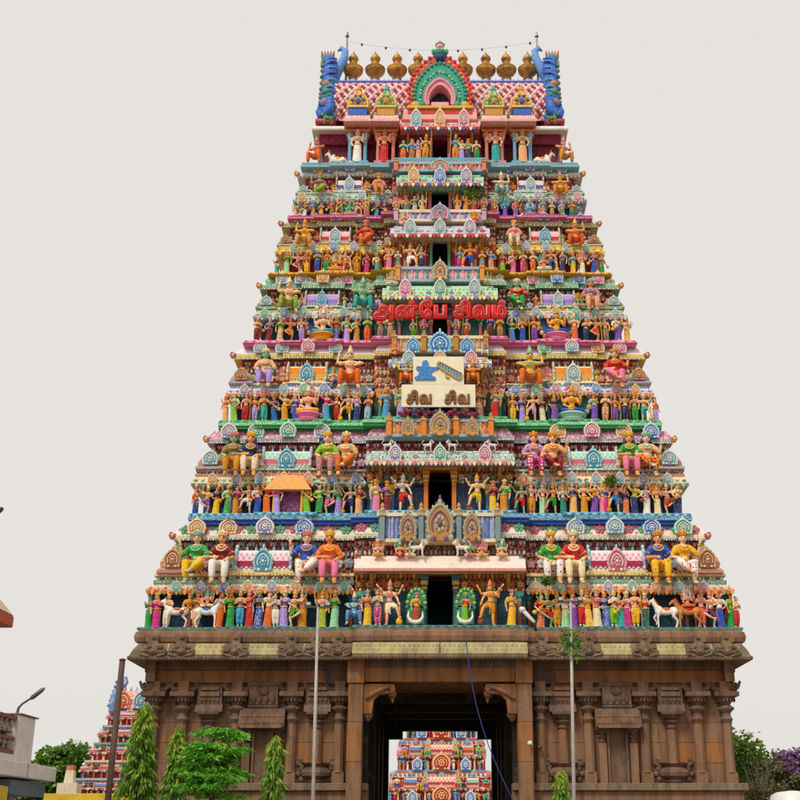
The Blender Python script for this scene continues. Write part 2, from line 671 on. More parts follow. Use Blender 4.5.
    if hair:
        h = MB()
        h.ell(hd + V((0, 0.03, 0.005)), (0.068, 0.052, 0.066))
        for sx in (-1, 1):
            h.tube([hd + V((0.05 * sx, 0.03, 0.0)), hd + V((0.075 * sx, 0.03, -0.07)), hd + V((0.095 * sx, 0.02, -0.13))], [0.034, 0.032, 0.018])
        h.ell(hd + V((0, 0.05, -0.06)), (0.075, 0.035, 0.08))
        parts['hair'] = solid(h, 0.014, 0.35, 'hair')
    if halo:
        q = MB()
        cz = hd + V((0, 0.06, 0.02))
        n = 20
        ring = [cz + V((0.15 * math.cos(2 * math.pi * k / n), 0, 0.16 * math.sin(2 * math.pi * k / n))) for k in range(n + 1)]
        q.tube(ring, 0.018, 6)
        q.prism([(0.14 * math.cos(2 * math.pi * k / n) + cz.x, 0.15 * math.sin(2 * math.pi * k / n) + cz.z) for k in range(n)], cz.y + 0.0, cz.y + 0.02)
        for k in range(n):
            a = 2 * math.pi * k / n
            q.ell(cz + V((0.172 * math.cos(a), 0, 0.182 * math.sin(a))), 0.016, 6, 4)
        parts['halo'] = q.mesh('halo')
    if extra == 'club':
        e = MB()
        e.lathe([(0.05, 0.0), (0.075, 0.05), (0.08, 0.1), (0.05, 0.16), (0.03, 0.19), (0.022, 0.5), (0.03, 0.52), (0.012, 0.55)], 10, (0.2, -0.1, 0.0))
        parts['club'] = e.mesh('club', smooth=True)
    elif extra == 'staff':
        e = MB()
        ha = V(arms[0][2])
        e.tube([(ha.x, ha.y - 0.02, 0.02), (ha.x, ha.y - 0.02, 1.12)], 0.013, 6).ell((ha.x, ha.y - 0.02, 1.14), (0.02, 0.02, 0.06), 6, 4)
        parts['staff'] = e.mesh('staff')
    elif extra == 'lute':
        e = MB()
        e.tube([(-0.17, -0.13, 0.44), (0.0, -0.14, 0.6), (0.2, -0.13, 0.8)], [0.02, 0.016, 0.014], 6).ell((-0.19, -0.13, 0.43), (0.07, 0.05, 0.07))
        parts['lute'] = e.mesh('lute')
    return parts


def std_legs(dx=0.0):
    return [((0.055 + dx, -0.012, 0.27), (0.05 + dx * 0.3, 0.005, 0.045), (0.066 + dx * 0.3, -0.075, 0.022)),
            ((-0.055 + dx, -0.012, 0.27), (-0.05 + dx * 0.3, 0.005, 0.045), (-0.066 + dx * 0.3, -0.075, 0.022))]


STAND = dict(pel=(0, 0, 0.51), ch=(0, 0, 0.725), hd=(0, -0.012, 0.905))
SWAY = dict(pel=(0.035, 0, 0.505), ch=(-0.005, 0, 0.715), hd=(0.02, -0.012, 0.895))
SEAT = dict(pel=(0, 0, 0.33), ch=(0, -0.01, 0.545), hd=(0, -0.025, 0.725))
CROSS = dict(pel=(0, 0, 0.085), ch=(0, -0.01, 0.3), hd=(0, -0.02, 0.48))
PROTO = {
    'folded': human(**STAND, arms=[(1, (0.15, -0.035, 0.65), (0.02, -0.11, 0.70)), (-1, (-0.15, -0.035, 0.65), (-0.02, -0.11, 0.70))], legs=std_legs(), lower='dhoti', crown='bun'),
    'lady': human(**SWAY, arms=[(1, (0.15, -0.04, 0.64), (0.10, -0.11, 0.76)), (-1, (-0.16, 0.0, 0.62), (-0.14, -0.04, 0.47))], legs=std_legs(0.02), lower='skirt', upper=True, crown='low', hair=True),
    'blessing': human(**STAND, arms=[(1, (0.165, -0.02, 0.64), (0.17, -0.1, 0.77)), (-1, (-0.16, 0.0, 0.63), (-0.14, -0.05, 0.49))], legs=std_legs(), lower='dhoti', crown='tall', extra='staff'),
    'raised': human(**SWAY, arms=[(1, (0.2, -0.01, 0.86), (0.13, -0.03, 1.0)), (-1, (-0.2, 0.02, 0.62), (-0.09, -0.05, 0.55))], legs=std_legs(0.03), lower='skirt', upper=True, crown='bun', hair=True),
    'deity': human(**STAND, arms=[(1, (0.16, -0.03, 0.63), (0.15, -0.11, 0.74)), (-1, (-0.16, -0.03, 0.63), (-0.13, -0.09, 0.52)), (1, (0.2, 0.03, 0.71), (0.22, -0.01, 0.88)), (-1, (-0.2, 0.03, 0.71), (-0.22, -0.01, 0.88))], legs=std_legs(), lower='skirt', crown='tall', halo=True),
    'dancer': human(pel=(0.01, 0, 0.49), ch=(-0.02, 0, 0.70), hd=(0.0, -0.012, 0.88), arms=[(1, (0.21, 0, 0.74), (0.3, -0.05, 0.86)), (-1, (-0.2, -0.02, 0.68), (-0.02, -0.13, 0.6)), (1, (0.2, 0.03, 0.82), (0.19, 0.0, 1.0)), (-1, (-0.22, 0.02, 0.76), (-0.32, -0.01, 0.9))],
                    legs=[((0.2, -0.08, 0.42), (0.02, -0.12, 0.28), (-0.05, -0.14, 0.25)), ((-0.09, -0.05, 0.27), (-0.04, 0.0, 0.045), (-0.08, -0.07, 0.022))], lower='shorts', crown='tall'),
    'guard': human(pel=(-0.03, 0, 0.52), ch=(-0.05, 0, 0.73), hd=(-0.03, -0.02, 0.91), arms=[(1, (0.14, -0.05, 0.66), (0.18, -0.12, 0.54)), (-1, (-0.24, -0.02, 0.68), (-0.24, -0.1, 0.83)), (1, (0.17, 0.03, 0.77), (0.25, 0.0, 0.92)), (-1, (-0.22, 0.04, 0.82), (-0.32, 0.0, 0.95))],
                   legs=[((0.14, -0.14, 0.42), (0.2, -0.13, 0.2), (0.24, -0.2, 0.17)), ((-0.09, -0.02, 0.27), (-0.1, 0.0, 0.045), (-0.13, -0.075, 0.022))], lower='shorts', crown='tall', extra='club'),
    'musician': human(**SWAY, arms=[(1, (0.17, -0.03, 0.66), (0.12, -0.13, 0.72)), (-1, (-0.17, -0.03, 0.62), (-0.1, -0.13, 0.52))], legs=std_legs(0.02), lower='skirt', upper=True, crown='bun', extra='lute'),
    'sitter': human(**SEAT, arms=[(1, (0.18, -0.03, 0.45), (0.11, -0.2, 0.38)), (-1, (-0.19, -0.02, 0.45), (-0.06, -0.16, 0.42))], legs=[((0.095, -0.21, 0.335), (0.085, -0.2, 0.05), (0.1, -0.28, 0.025)), ((-0.095, -0.21, 0.335), (-0.085, -0.2, 0.05), (-0.1, -0.28, 0.025))], lower='dhoti', upper=True, crown='low', hair=True),
    'sitter_up': human(**SEAT, arms=[(1, (0.22, -0.03, 0.47), (0.235, -0.09, 0.64)), (-1, (-0.19, -0.02, 0.45), (-0.07, -0.18, 0.4))], legs=[((0.1, -0.21, 0.335), (0.08, -0.2, 0.05), (0.1, -0.28, 0.025)), ((-0.12, -0.2, 0.36), (0.02, -0.24, 0.2), (0.07, -0.29, 0.19))], lower='dhoti', upper=True, crown='low', hair=True),
    'bearer': human(pel=(0, 0, 0.3), ch=(0, -0.01, 0.515), hd=(0, -0.03, 0.695), arms=[(1, (0.23, -0.02, 0.56), (0.2, 0.0, 0.75)), (-1, (-0.23, -0.02, 0.56), (-0.13, -0.15, 0.48))], legs=[((0.15, -0.18, 0.36), (0.17, -0.13, 0.05), (0.2, -0.2, 0.025)), ((-0.15, -0.18, 0.36), (-0.17, -0.13, 0.05), (-0.2, -0.2, 0.025))], lower='dhoti', crown='tall', belly=0.012),
    'meditator': human(**CROSS, arms=[(1, (0.18, -0.02, 0.21), (0.17, -0.1, 0.34)), (-1, (-0.18, -0.02, 0.21), (-0.1, -0.14, 0.13)), (1, (0.2, 0.04, 0.3), (0.22, 0.01, 0.46)), (-1, (-0.2, 0.04, 0.3), (-0.22, 0.01, 0.46))], legs=[((0.21, -0.1, 0.06), (-0.03, -0.17, 0.06), (-0.08, -0.17, 0.06)), ((-0.21, -0.1, 0.06), (0.03, -0.15, 0.035), (0.08, -0.14, 0.035))], lower='dhoti', crown='tall', halo=True),
}


def beast(kind):
    """Standing or lying four-legged stucco animal, nose towards +X, height about 1 at the head."""
    b = MB()
    if kind == 'horse':
        b.ell((-0.3, 0, 0.62), (0.2, 0.13, 0.17)).ell((0.0, 0, 0.6), (0.26, 0.12, 0.14)).ell((0.25, 0, 0.64), (0.17, 0.13, 0.19))
        b.tube([(0.3, 0, 0.7), (0.42, 0, 0.88), (0.47, 0, 1.0)], [0.12, 0.085, 0.07])
        b.tube([(0.45, 0, 1.02), (0.55, 0, 0.98), (0.66, 0, 0.88)], [0.07, 0.062, 0.043])
        for s in (-1, 1):
            b.tube([(0.44, 0.035 * s, 1.06), (0.43, 0.045 * s, 1.15)], [0.02, 0.01], 6)
            lift = 0.12 if s > 0 else 0.0
            b.tube([(0.28, 0.07 * s, 0.58), (0.32 + lift, 0.07 * s, 0.32 + lift * 0.5), (0.3 + lift * 0.2, 0.07 * s, 0.06 + lift), (0.33 + lift * 0.2, 0.07 * s, 0.02 + lift)], [0.075, 0.042, 0.03, 0.04])
            b.tube([(-0.34, 0.08 * s, 0.6), (-0.27, 0.08 * s, 0.42), (-0.42, 0.08 * s, 0.26), (-0.38, 0.08 * s, 0.06), (-0.35, 0.08 * s, 0.02)], [0.1, 0.06, 0.038, 0.03, 0.04])
        b.tube([(-0.48, 0, 0.7), (-0.58, 0, 0.6), (-0.6, 0, 0.32)], [0.035, 0.045, 0.02])
    elif kind == 'bull':
        b.ell((-0.35, 0, 0.36), (0.24, 0.2, 0.26)).ell((0, 0, 0.36), (0.36, 0.19, 0.25)).ell((0.3, 0, 0.42), (0.2, 0.17, 0.26)).ell((0.22, 0, 0.7), (0.12, 0.09, 0.11))
        b.tube([(0.36, 0, 0.52), (0.5, 0, 0.75), (0.56, 0, 0.85)], [0.15, 0.11, 0.1])
        b.tube([(0.55, 0, 0.88), (0.66, 0, 0.82), (0.76, 0, 0.74)], [0.095, 0.085, 0.06])
        for s in (-1, 1):
            b.tube([(0.53, 0.06 * s, 0.95), (0.51, 0.12 * s, 1.03), (0.54, 0.1 * s, 1.12)], [0.028, 0.022, 0.01], 6)
            b.tube([(0.52, 0.08 * s, 0.9), (0.47, 0.17 * s, 0.88)], [0.03, 0.02], 6)
            b.tube([(0.3, 0.14 * s, 0.25), (0.5, 0.16 * s, 0.14), (0.34, 0.17 * s, 0.05), (0.24, 0.17 * s, 0.05)], [0.09, 0.055, 0.04, 0.045])
            b.tube([(-0.38, 0.16 * s, 0.28), (-0.16, 0.2 * s, 0.2), (-0.36, 0.22 * s, 0.05), (-0.2, 0.24 * s, 0.04)], [0.13, 0.07, 0.045, 0.045])
        b.tube([(-0.56, 0, 0.5), (-0.64, 0.05, 0.3), (-0.56, 0.18, 0.08)], [0.03, 0.024, 0.035])
    else:   # lion, standing with raised head
        b.ell((-0.25, 0, 0.46), (0.17, 0.12, 0.14)).ell((0.0, 0, 0.48), (0.22, 0.11, 0.13)).ell((0.2, 0, 0.54), (0.16, 0.14, 0.19))
        b.ell((0.3, 0, 0.76), (0.17, 0.16, 0.19)).ell((0.4, 0, 0.76), (0.1, 0.1, 0.1)).ell((0.49, 0, 0.72), (0.07, 0.07, 0.055))
        for s in (-1, 1):
            b.ell((0.28, 0.11 * s, 0.93), (0.035, 0.03, 0.045))
            b.tube([(0.22, 0.08 * s, 0.48), (0.24, 0.08 * s, 0.26), (0.22, 0.08 * s, 0.06), (0.29, 0.08 * s, 0.035)], [0.085, 0.05, 0.042, 0.045])
            b.tube([(-0.28, 0.08 * s, 0.46), (-0.2, 0.08 * s, 0.32), (-0.32, 0.08 * s, 0.2), (-0.28, 0.08 * s, 0.05), (-0.2, 0.08 * s, 0.035)], [0.1, 0.06, 0.042, 0.036, 0.045])
        b.tube([(-0.4, 0, 0.52), (-0.52, 0, 0.62), (-0.46, 0, 0.8), (-0.36, 0, 0.86)], [0.03, 0.028, 0.028, 0.05])
    parts = {'body': solid(b, 0.016, 0.3, 'body')}
    t = MB()
    if kind == 'horse':
        t.ell((-0.02, 0, 0.68), (0.17, 0.135, 0.09))
        parts['saddle'] = t.mesh('saddle', smooth=True)
        t = MB().tube([(0.27, 0, 0.8), (0.36, 0, 0.95), (0.43, 0, 1.09)], [0.06, 0.05, 0.03])
        parts['mane'] = t.mesh('mane', smooth=True)
    elif kind == 'bull':
        t.ell((-0.05, 0, 0.42), (0.2, 0.2, 0.22))
        parts['saddle_cloth'] = t.mesh('saddle_cloth', smooth=True)
        t = MB().tube([(0.4, 0.16, 0.66), (0.52, 0, 0.5), (0.4, -0.16, 0.66)], 0.03, 6)
        parts['collar'] = t.mesh('collar', smooth=True)
    else:
        for k in range(16):
            a = 2 * math.pi * k / 16
            t.tube([(0.33, 0.14 * math.cos(a), 0.77 + 0.16 * math.sin(a)), (0.22, 0.19 * math.cos(a), 0.74 + 0.22 * math.sin(a))], [0.035, 0.02], 6)
        parts['mane'] = t.mesh('mane', smooth=True)
    return parts


BEAST = {k: beast(k) for k in ('horse', 'bull', 'lion')}

# palette: plain colour words used in the labels as well
PAL = {
    'red': '#c22a20', 'maroon': '#7c1c2a', 'pink': '#e58aa6', 'magenta': '#bf3f86', 'purple': '#7f55a8', 'lilac': '#b79fd6',
    'blue': '#2c5aa8', 'azure': '#5d9fd0', 'turquoise': '#37a39a', 'green': '#2c9448', 'lime': '#7fb83a', 'mint': '#9fcfa6',
    'yellow': '#e8bd35', 'orange': '#e07a26', 'gold': '#cf962b', 'cream': '#eadbb6', 'white': '#e9e5dc', 'peach': '#eab48a', 'navy': '#27335f',
}
DARKHAIR = paint('#2a211e')
LIPS = paint('#a3322c')
SKINS = [paint(h) for h in ('#efc09c', '#e2a87c', '#f0d0b8', '#dd9560', '#e8b096', '#8fb88a', '#74a4c6', '#e6b656')]
SKIN_NAMES = ['peach-skinned', 'tan', 'pale-skinned', 'orange-brown', 'rosy-skinned', 'green-skinned', 'blue-skinned', 'golden-skinned']
SKINW = [5, 4, 5, 2, 4, 1, 1, 1]
GOLDP = paint('#d39a2c')
GOLD2 = paint('#e2b84a')
CREAMP, ROSEP, SEAP = paint('#e2cfa4'), paint('#d08a80'), paint('#8fb49c')


def fabric(col):
    r = random.random()
    h = PAL[col]
    if r < 0.55:
        return paint(h)
    second = random.choice(['#e8c24a', '#efe6d2', '#c22a20', '#2c5aa8', '#2c9448'])
    return paint(h, second, 'dots' if r < 0.85 else 'cells', random.choice([18.0, 26.0]))


_labels = set()
STOREY_NAME = ['lowest storey', 'second storey', 'third storey', 'fourth storey', 'fifth storey', 'sixth storey', 'top storey']
POSE_NAME = {'folded': 'folded-hands statue', 'lady': 'lady statue', 'blessing': 'standing statue with staff', 'raised': 'arm-raising statue',
             'deity': 'haloed statue', 'dancer': 'dancing statue', 'guard': 'guardian statue', 'musician': 'musician statue',
             'sitter': 'large seated statue', 'sitter_up': 'seated statue, hand raised,', 'bearer': 'broad squatting statue', 'meditator': 'cross-legged statue'}
NAME_OF = {'sitter': 'seated_statue', 'sitter_up': 'seated_statue', 'bearer': 'squatting_statue', 'meditator': 'seated_deity_statue', 'guard': 'guardian_statue', 'dancer': 'dancing_statue'}


def statue(kind, pos, height, storey, where='', low=None, up=None, skin=None, rz=0.0, flip=False, group=None, crown=None):
    """Put one figure on the tower; height counts from feet to the top of the head (bare)."""
    pr = PROTO[kind]
    tall = {'sitter': 0.8, 'sitter_up': 0.8, 'bearer': 0.8, 'meditator': 0.56}.get(kind, 0.98)
    s = height / tall
    cols = list(PAL)
    for _ in range(60):
        lo = low or random.choice(cols)
        hi = up or random.choice(cols)
        garment = 'skirt' if 'skirt' in pr else 'dhoti'
        desc = POSE_NAME[kind] + ' in ' + lo + ' ' + garment
        if 'tunic' in pr:
            desc += ' and ' + hi + ' top'
        desc += ', ' + ((where + ' of the ') if where else 'on the ') + STOREY_NAME[storey]
        if desc not in _labels or (low and (up or 'tunic' not in pr)):
            break
    sk = skin or random.choices(SKINS, SKINW)[0]
    if desc in _labels and len(desc.split()) < 16:
        desc = SKIN_NAMES[SKINS.index(sk)] + ' ' + desc
    _labels.add(desc)
    o = thing(NAME_OF.get(kind, 'standing_statue'), desc, 'statue', pos, rz, group or 'statues on the ' + STOREY_NAME[storey])
    o.scale = (-s if flip else s, s, s)
    if kind in ('lady', 'folded', 'raised', 'musician', 'blessing', 'dancer'):
        o.rotation_euler.y = random.uniform(-0.06, 0.06)
    fl, fu = fabric(lo), fabric(hi)
    cm = random.choice([GOLDP, GOLDP, GOLD2, CREAMP, ROSEP, SEAP]) if crown is None else crown
    for part, me in pr.items():
        if part == 'body':
            mats = [sk, DARKHAIR, LIPS]
        elif part in ('skirt', 'dhoti'):
            mats = [fl]
        elif part == 'tunic':
            mats = [fu]
        elif part == 'hair':
            mats = [DARKHAIR]
        elif part == 'halo':
            mats = [paint(random.choice(['#cf962b', '#37a39a', '#b9c9c0', '#d98aa0']))]
        elif part in ('club', 'staff', 'lute'):
            mats = [paint(random.choice(['#cf962b', '#8a4a2a', '#e8bd35']))]
        else:
            mats = [cm]
        c_ = mobj(part, me, mats, o)
        if part == 'jewellery':
            c_['kind'] = 'stuff'
    return o


def animal(kind, pos, height, label, rz=0.0, flip=False, col='#e9e5dc', trim='#c22a20', group=None, name=None):
    o = thing(name or kind + '_statue', label, 'statue', pos, rz, group)
    s = height / {'horse': 1.12, 'bull': 1.05, 'lion': 0.95}[kind]
    o.scale = (-s if flip else s, s, s)
    for part, me in BEAST[kind].items():
        mobj(part, me, [paint(col) if part == 'body' else paint(trim)], o)
    return o


# ------------------------------------------------------------------ ornament prototypes
def nasi_mesh(w=1.0, h=1.2, d=0.14):
    """Horseshoe gable medallion: beaded rim (0), inner field (1), boss and flower (2). Stands on z=0, centred in x, front towards -Y."""
    m = MB()
    n = 18
    out = []
    for k in range(n + 1):
        a = math.pi * (-0.18 + 1.36 * k / n)
        r = 0.5 * w * (1.0 - 0.06 * math.cos(2 * a))
        x = r * math.cos(a)
        z = 0.36 * h + 0.36 * h * math.sin(a) * (1.0 + 0.25 * max(0, math.sin(a)) ** 6)
        out.append((x, z))
    poly = [(0.3 * w, 0.0)] + out[0:] + [(-0.3 * w, 0.0)]
    m.prism(poly, -d * 0.5, d * 0.5, 1)
    rim = [(x, -d * 0.5, z) for x, z in out]
    m.tube(rim, 0.05 * w, 6, 0)
    for k in range(0, n + 1):
        x, z = out[k]
        cx, cz = x * 1.12, 0.36 * h + (z - 0.36 * h) * 1.12
        m.ell((cx, -d * 0.3, cz), (0.055 * w, 0.05 * w, 0.055 * w), 6, 4, 0 if k % 2 else 2)
    inner = [(x * 0.66, -d * 0.6, 0.36 * h + (z - 0.36 * h) * 0.66) for x, z in out]
    m.tube(inner, 0.035 * w, 6, 2)
    for k in range(7):
        a = 2 * math.pi * k / 7
        m.ell((0.15 * w * math.cos(a), -d * 0.55, 0.38 * h + 0.15 * h * math.sin(a)), (0.07 * w, 0.06 * w, 0.075 * w), 6, 4, 0)
    m.ell((0, -d * 0.7, 0.38 * h), 0.085 * w, 8, 5, 2)
    m.ell((0, -d * 0.3, 0.86 * h), (0.1 * w, 0.08 * w, 0.1 * h), 6, 4, 0)
    m.ell((0, -d * 0.3, 0.97 * h), (0.05 * w, 0.05 * w, 0.07 * h), 6, 4, 2)
    for s in (-1, 1):       # scrolls at the foot
        m.ell((s * 0.42 * w, -d * 0.5, 0.07 * h), (0.1 * w, 0.08 * w, 0.08 * h), 8, 4, 0)
        m.ell((s * 0.22 * w, -d * 0.5, 0.06 * h), (0.09 * w, 0.07 * w, 0.06 * h), 8, 4, 2)
    return m.mesh('medallion')


NASI = nasi_mesh()


def nasi(parent, pos, w, h, cols, rz=0.0, name='medallion'):
    return mobj(name, NASI, [paint(c) for c in cols], parent, pos, rz, (w, w, h / 1.02))


def dome_mesh():
    """Corner shrine roof: plinth, octagonal bulb, finial; unit half-width 1."""
    m = MB()
    m.box(-1.15, 1.15, -1.15, 1.15, 0, 0.18, 1).box(-1.05, 1.05, -1.05, 1.05, 0.18, 0.3, 2)
    m.lathe([(0.98, 0.3), (1.12, 0.5), (1.14, 0.75), (1.02, 1.05), (0.75, 1.32), (0.4, 1.48), (0.3, 1.5)], 16, (0, 0, 0), 0)
    for k in range(16):
        a = 2 * math.pi * k / 16
        m.tube([(1.0 * math.cos(a), 1.0 * math.sin(a), 0.33), (1.15 * math.cos(a), 1.15 * math.sin(a), 0.72), (0.76 * math.cos(a), 0.76 * math.sin(a), 1.33)], [0.05, 0.06, 0.04], 5, 1)
    m.lathe([(0.34, 1.48), (0.42, 1.55), (0.24, 1.62), (0.3, 1.75), (0.12, 1.85), (0.14, 1.95), (0.02, 2.15)], 10, (0, 0, 0), 2)
    return m.mesh('shrine_dome')


DOME = dome_mesh()


def shala_mesh(w=1.0):
    """Oblong shrine roof of half-length 1 (x), height about 0.72: base mouldings, striped barrel, horseshoe ends, ridge pots.
    slots: barrel, stripe, light band, end rim, base"""
    m = MB()
    m.box(-1.08, 1.08, -0.42, 0.42, 0.0, 0.08, 4).box(-1.02, 1.02, -0.38, 0.38, 0.08, 0.14, 2)
    prof = []
    for k in range(9):
        a = math.pi / 2 * k / 8
        prof.append((-0.37 * math.cos(a) ** 0.8 - (0.02 if 1 < k < 5 else 0), 0.14 + 0.5 * math.sin(a)))
    back = [(-y, z) for y, z in prof[::-1][1:]]
    full = prof + back
    cols = {0: 1, 1: 1, 2: 0, 3: 0, 4: 0, 5: 2, 6: 2, 7: 2}
    for k in range(len(full) - 1):
        y0, z0 = full[k]
        y1, z1 = full[k + 1]
        kk = k if k < 8 else 15 - k
        m.add([(-0.96, y0, z0), (0.96, y0, z0), (0.96, y1, z1), (-0.96, y1, z1)], [(0, 1, 2, 3)], cols[kk])
    for x in (-0.96, 0.96):
        m.add([(x, y, z) for y, z in full], [tuple(range(len(full)))], 1)
    for s in (-1, 1):
        pts = [(s * 0.98, y * 1.12, 0.12 + (z - 0.12) * 1.12) for y, z in full]
        m.tube(pts, 0.06, 6, 3)
        for q in pts[::2]:
            m.ell((q[0] + s * 0.0, q[1] * 1.1, q[2] * 1.07), 0.055, 6, 4, 2)
        m.tube([(s * 0.98, 0, 0.68), (s * 1.0, 0, 0.82)], [0.06, 0.02], 6, 3)
    for k in range(5):
        x = -0.64 + 0.32 * k
        m.lathe([(0.03, 0.63), (0.05, 0.66), (0.055, 0.7), (0.02, 0.74), (0.03, 0.77), (0.005, 0.82)], 8, (x, 0, 0), 3)
    for k in range(12):          # small lotus petals along the eave
        x = -0.92 + 1.84 * k / 11
        m.ell((x, -0.4, 0.15), (0.06, 0.03, 0.035), 6, 4, 3 if k % 2 else 0)
    return m.mesh('barrel_roof')


SHALA = shala_mesh()


def pil_mesh():
    """Small painted pilaster, unit height, front towards -Y; slots shaft, capital."""
    m = MB()
    m.box(-0.11, 0.11, -0.11, 0.11, 0, 0.08, 1).lathe([(0.085, 0.08), (0.07, 0.12), (0.065, 0.62), (0.08, 0.64), (0.06, 0.68)], 8, (0, 0, 0), 0)
    m.lathe([(0.065, 0.68), (0.1, 0.74), (0.09, 0.79), (0.06, 0.81), (0.14, 0.86), (0.15, 0.89)], 8, (0, 0, 0), 1).box(-0.15, 0.15, -0.13, 0.13, 0.89, 1.0, 1)
    return m.mesh('pilaster')


PILA = pil_mesh()


# ------------------------------------------------------------------ moulding rings round the tower
BACK = 12.5


def footprint(hx, yf, proj=(), off=0.0, yback=None, cx=0.0):
    """Counter-clockwise rectilinear plan; front face at y=yf stepped forward by proj [(x0, x1, p)], grown outwards by off."""
    yb = (BACK - yf) if yback is None else yback
    xs = [(-hx, 0.0)]
    pts = [(-hx, yf)]
    cur = 0.0
    for x0, x1, p in sorted(proj):
        x0, x1 = max(x0, -hx + 0.02), min(x1, hx - 0.02)
        if x1 <= x0:
            continue
        pts += [(x0, yf - cur), (x0, yf - p), (x1, yf - p)]
        if pts[-3] == pts[-2]:
            pts.pop(-3)
        pts += [(x1, yf)]
    pts += [(hx, yf), (hx, yb), (-hx, yb)]
    clean = []
    for p in pts:
        if clean and abs(clean[-1][0] - p[0]) < 1e-6 and abs(clean[-1][1] - p[1]) < 1e-6:
            continue
        clean.append(p)
    res = []
    n = len(clean)
    for i in range(n):
        ax, ay = clean[i - 1]
        bx, by = clean[i]
        qx, qy = clean[(i + 1) % n]
        ox, oy = 0.0, 0.0
        for dx, dy in ((bx - ax, by - ay), (qx - bx, qy - by)):
            ln = math.hypot(dx, dy)
            nx, ny = dy / ln, -dx / ln
            if abs(nx) > 0.5:
                ox = nx * off
            else:
                oy = ny * off
        res.append((cx + bx + ox, by + oy))
    return res


def ring(name, mats, parent, prof, hx, yf, proj=(), yback=None, cx=0.0, matf=None):
    """prof: [(outward offset, z)] from bottom to top."""
    m = MB()
    loops = []
    for off, z in prof:
        fp = footprint(hx, yf, proj, off, yback, cx)
        o = len(m.v)
        m.v += [(x, y, z) for x, y in fp]
        loops.append((o, len(fp)))
    for j in range(len(loops) - 1):
        a, n = loops[j]
        b, _ = loops[j + 1]
        for i in range(n):
            i2 = (i + 1) % n
            m.f.append((a + i, a + i2, b + i2, b + i))
            m.m.append(matf(j) if matf else 0)
    a, n = loops[0]
    m.f.append(tuple(a + i for i in range(n - 1, -1, -1)))
    m.m.append(0)
    a, n = loops[-1]
    m.f.append(tuple(a + i for i in range(n)))
    m.m.append(matf(len(loops) - 2) if matf else 0)
    return m.obj(name, mats, parent)


def front_runs(hx, yf, proj):
    """straight pieces of the front face: (x0, x1, y)"""
    runs, x = [], -hx
    for x0, x1, p in sorted(proj):
        if x0 > x:
            runs.append((x, x0, yf))
        runs.append((x0, x1, yf - p))
        x = x1
    if x < hx:
        runs.append((x, hx, yf))
    return runs


def bead_row(name, parent, hx, yf, proj, z, step, size, cols, shape='bead', out=0.02):
    """A row of small petals, teeth or beads along the front of a moulding, too small to pick apart one by one."""
    m = MB()
    i = 0
    for x0, x1, y in front_runs(hx, yf, proj):
        if x1 - x0 < step * 0.6 or y > yf + 0.5:
            continue
        n = max(1, int((x1 - x0) / step))
        for k in range(n):
            x = x0 + (k + 0.5) * (x1 - x0) / n
            c = i % len(cols)
            i += 1
            if shape == 'bead':
                m.ell((x, y - out, z), (step * 0.36, size * 0.4, size * 0.5), 6, 4, c)
            elif shape == 'petal':
                m.prism([(x - step * 0.45, z + size * 0.5), (x - step * 0.4, z - size * 0.1), (x, z - size * 0.55), (x + step * 0.4, z - size * 0.1), (x + step * 0.45, z + size * 0.5)][::1], y - out - size * 0.25, y + 0.02, c)
            elif shape == 'flower':
                for q in range(5):
                    a = 2 * math.pi * q / 5 + 0.3
                    m.ell((x + size * 0.28 * math.cos(a), y - out, z + size * 0.28 * math.sin(a)), (size * 0.2, size * 0.1, size * 0.2), 6, 4, c)
                m.ell((x, y - out - 0.02, z), (size * 0.14, size * 0.12, size * 0.14), 6, 4, (c + 1) % len(cols))
            else:
                m.box(x - step * 0.3, x + step * 0.3, y - out - size * 0.3, y + 0.02, z - size * 0.5, z + size * 0.5, c)
    o = m.obj(name, [paint(c) for c in cols], parent)
    o['kind'] = 'stuff'
    return o


# ------------------------------------------------------------------ the gateway tower
tower = thing('gateway_tower', 'tall stepped temple gateway tower crowded with painted statues above a brown stone base', 'tower')
GREYS = ('#d3dad6', '#6f9cae', '#f0ebde')
MEDS = [GREYS, ('#e6dcd0', '#7f86b8', '#f2ece0'), ('#efd6d8', '#c26a86', '#f4ece4'), ('#c9dcd2', '#4f9a86', '#f0ead8'), ('#e8d8b4', '#cf8a4a', '#f4ecd8'), ('#c4d4e6', '#3f74b4', '#f0eee8')]
TY = [0.3, 1.0, 1.65, 2.25, 2.8, 3.3, 3.75]
FL = [303, 251, 221, 196, 171, 151, 138]
KAP = [294, 249, 214, 187, 165, 147]
LIP = [268, 234, 207, 181, 159, 143]
YS = [(627, 592, 584, 573, 551, 539, 535, 525), (513, 485, 476, 469, 452, 442, 439, 430), (420, 395, 387, 383, 367, 358, 354, 347),
      (340, 318, 311, 307, 295, 288, 285, 278), (272, 253, 246, 244, 232, 226, 223, 219), (216.5, 202, 195, 192, 181, 176, 173.5, 169), (165,)]
SH_OFF = [175, 152, 132, 117, 104, 90]
SH_HW = [30, 26, 21, 18, 16, 14]
DOM = [(266, 15), (228, 14.5), (198, 12), (173, 10.5), (153.5, 9), (136, 8)]
SEATED = [(244, 219, 134, 111), (207, 190, 113, 94), (175, 90), (151, 77), (135, 74), (120, 61)]
CHALF = [86, 74, 66, 66, 56, 48, 42]
DOORW = [14, 12.5, 11, 8, 8, 9, 8]
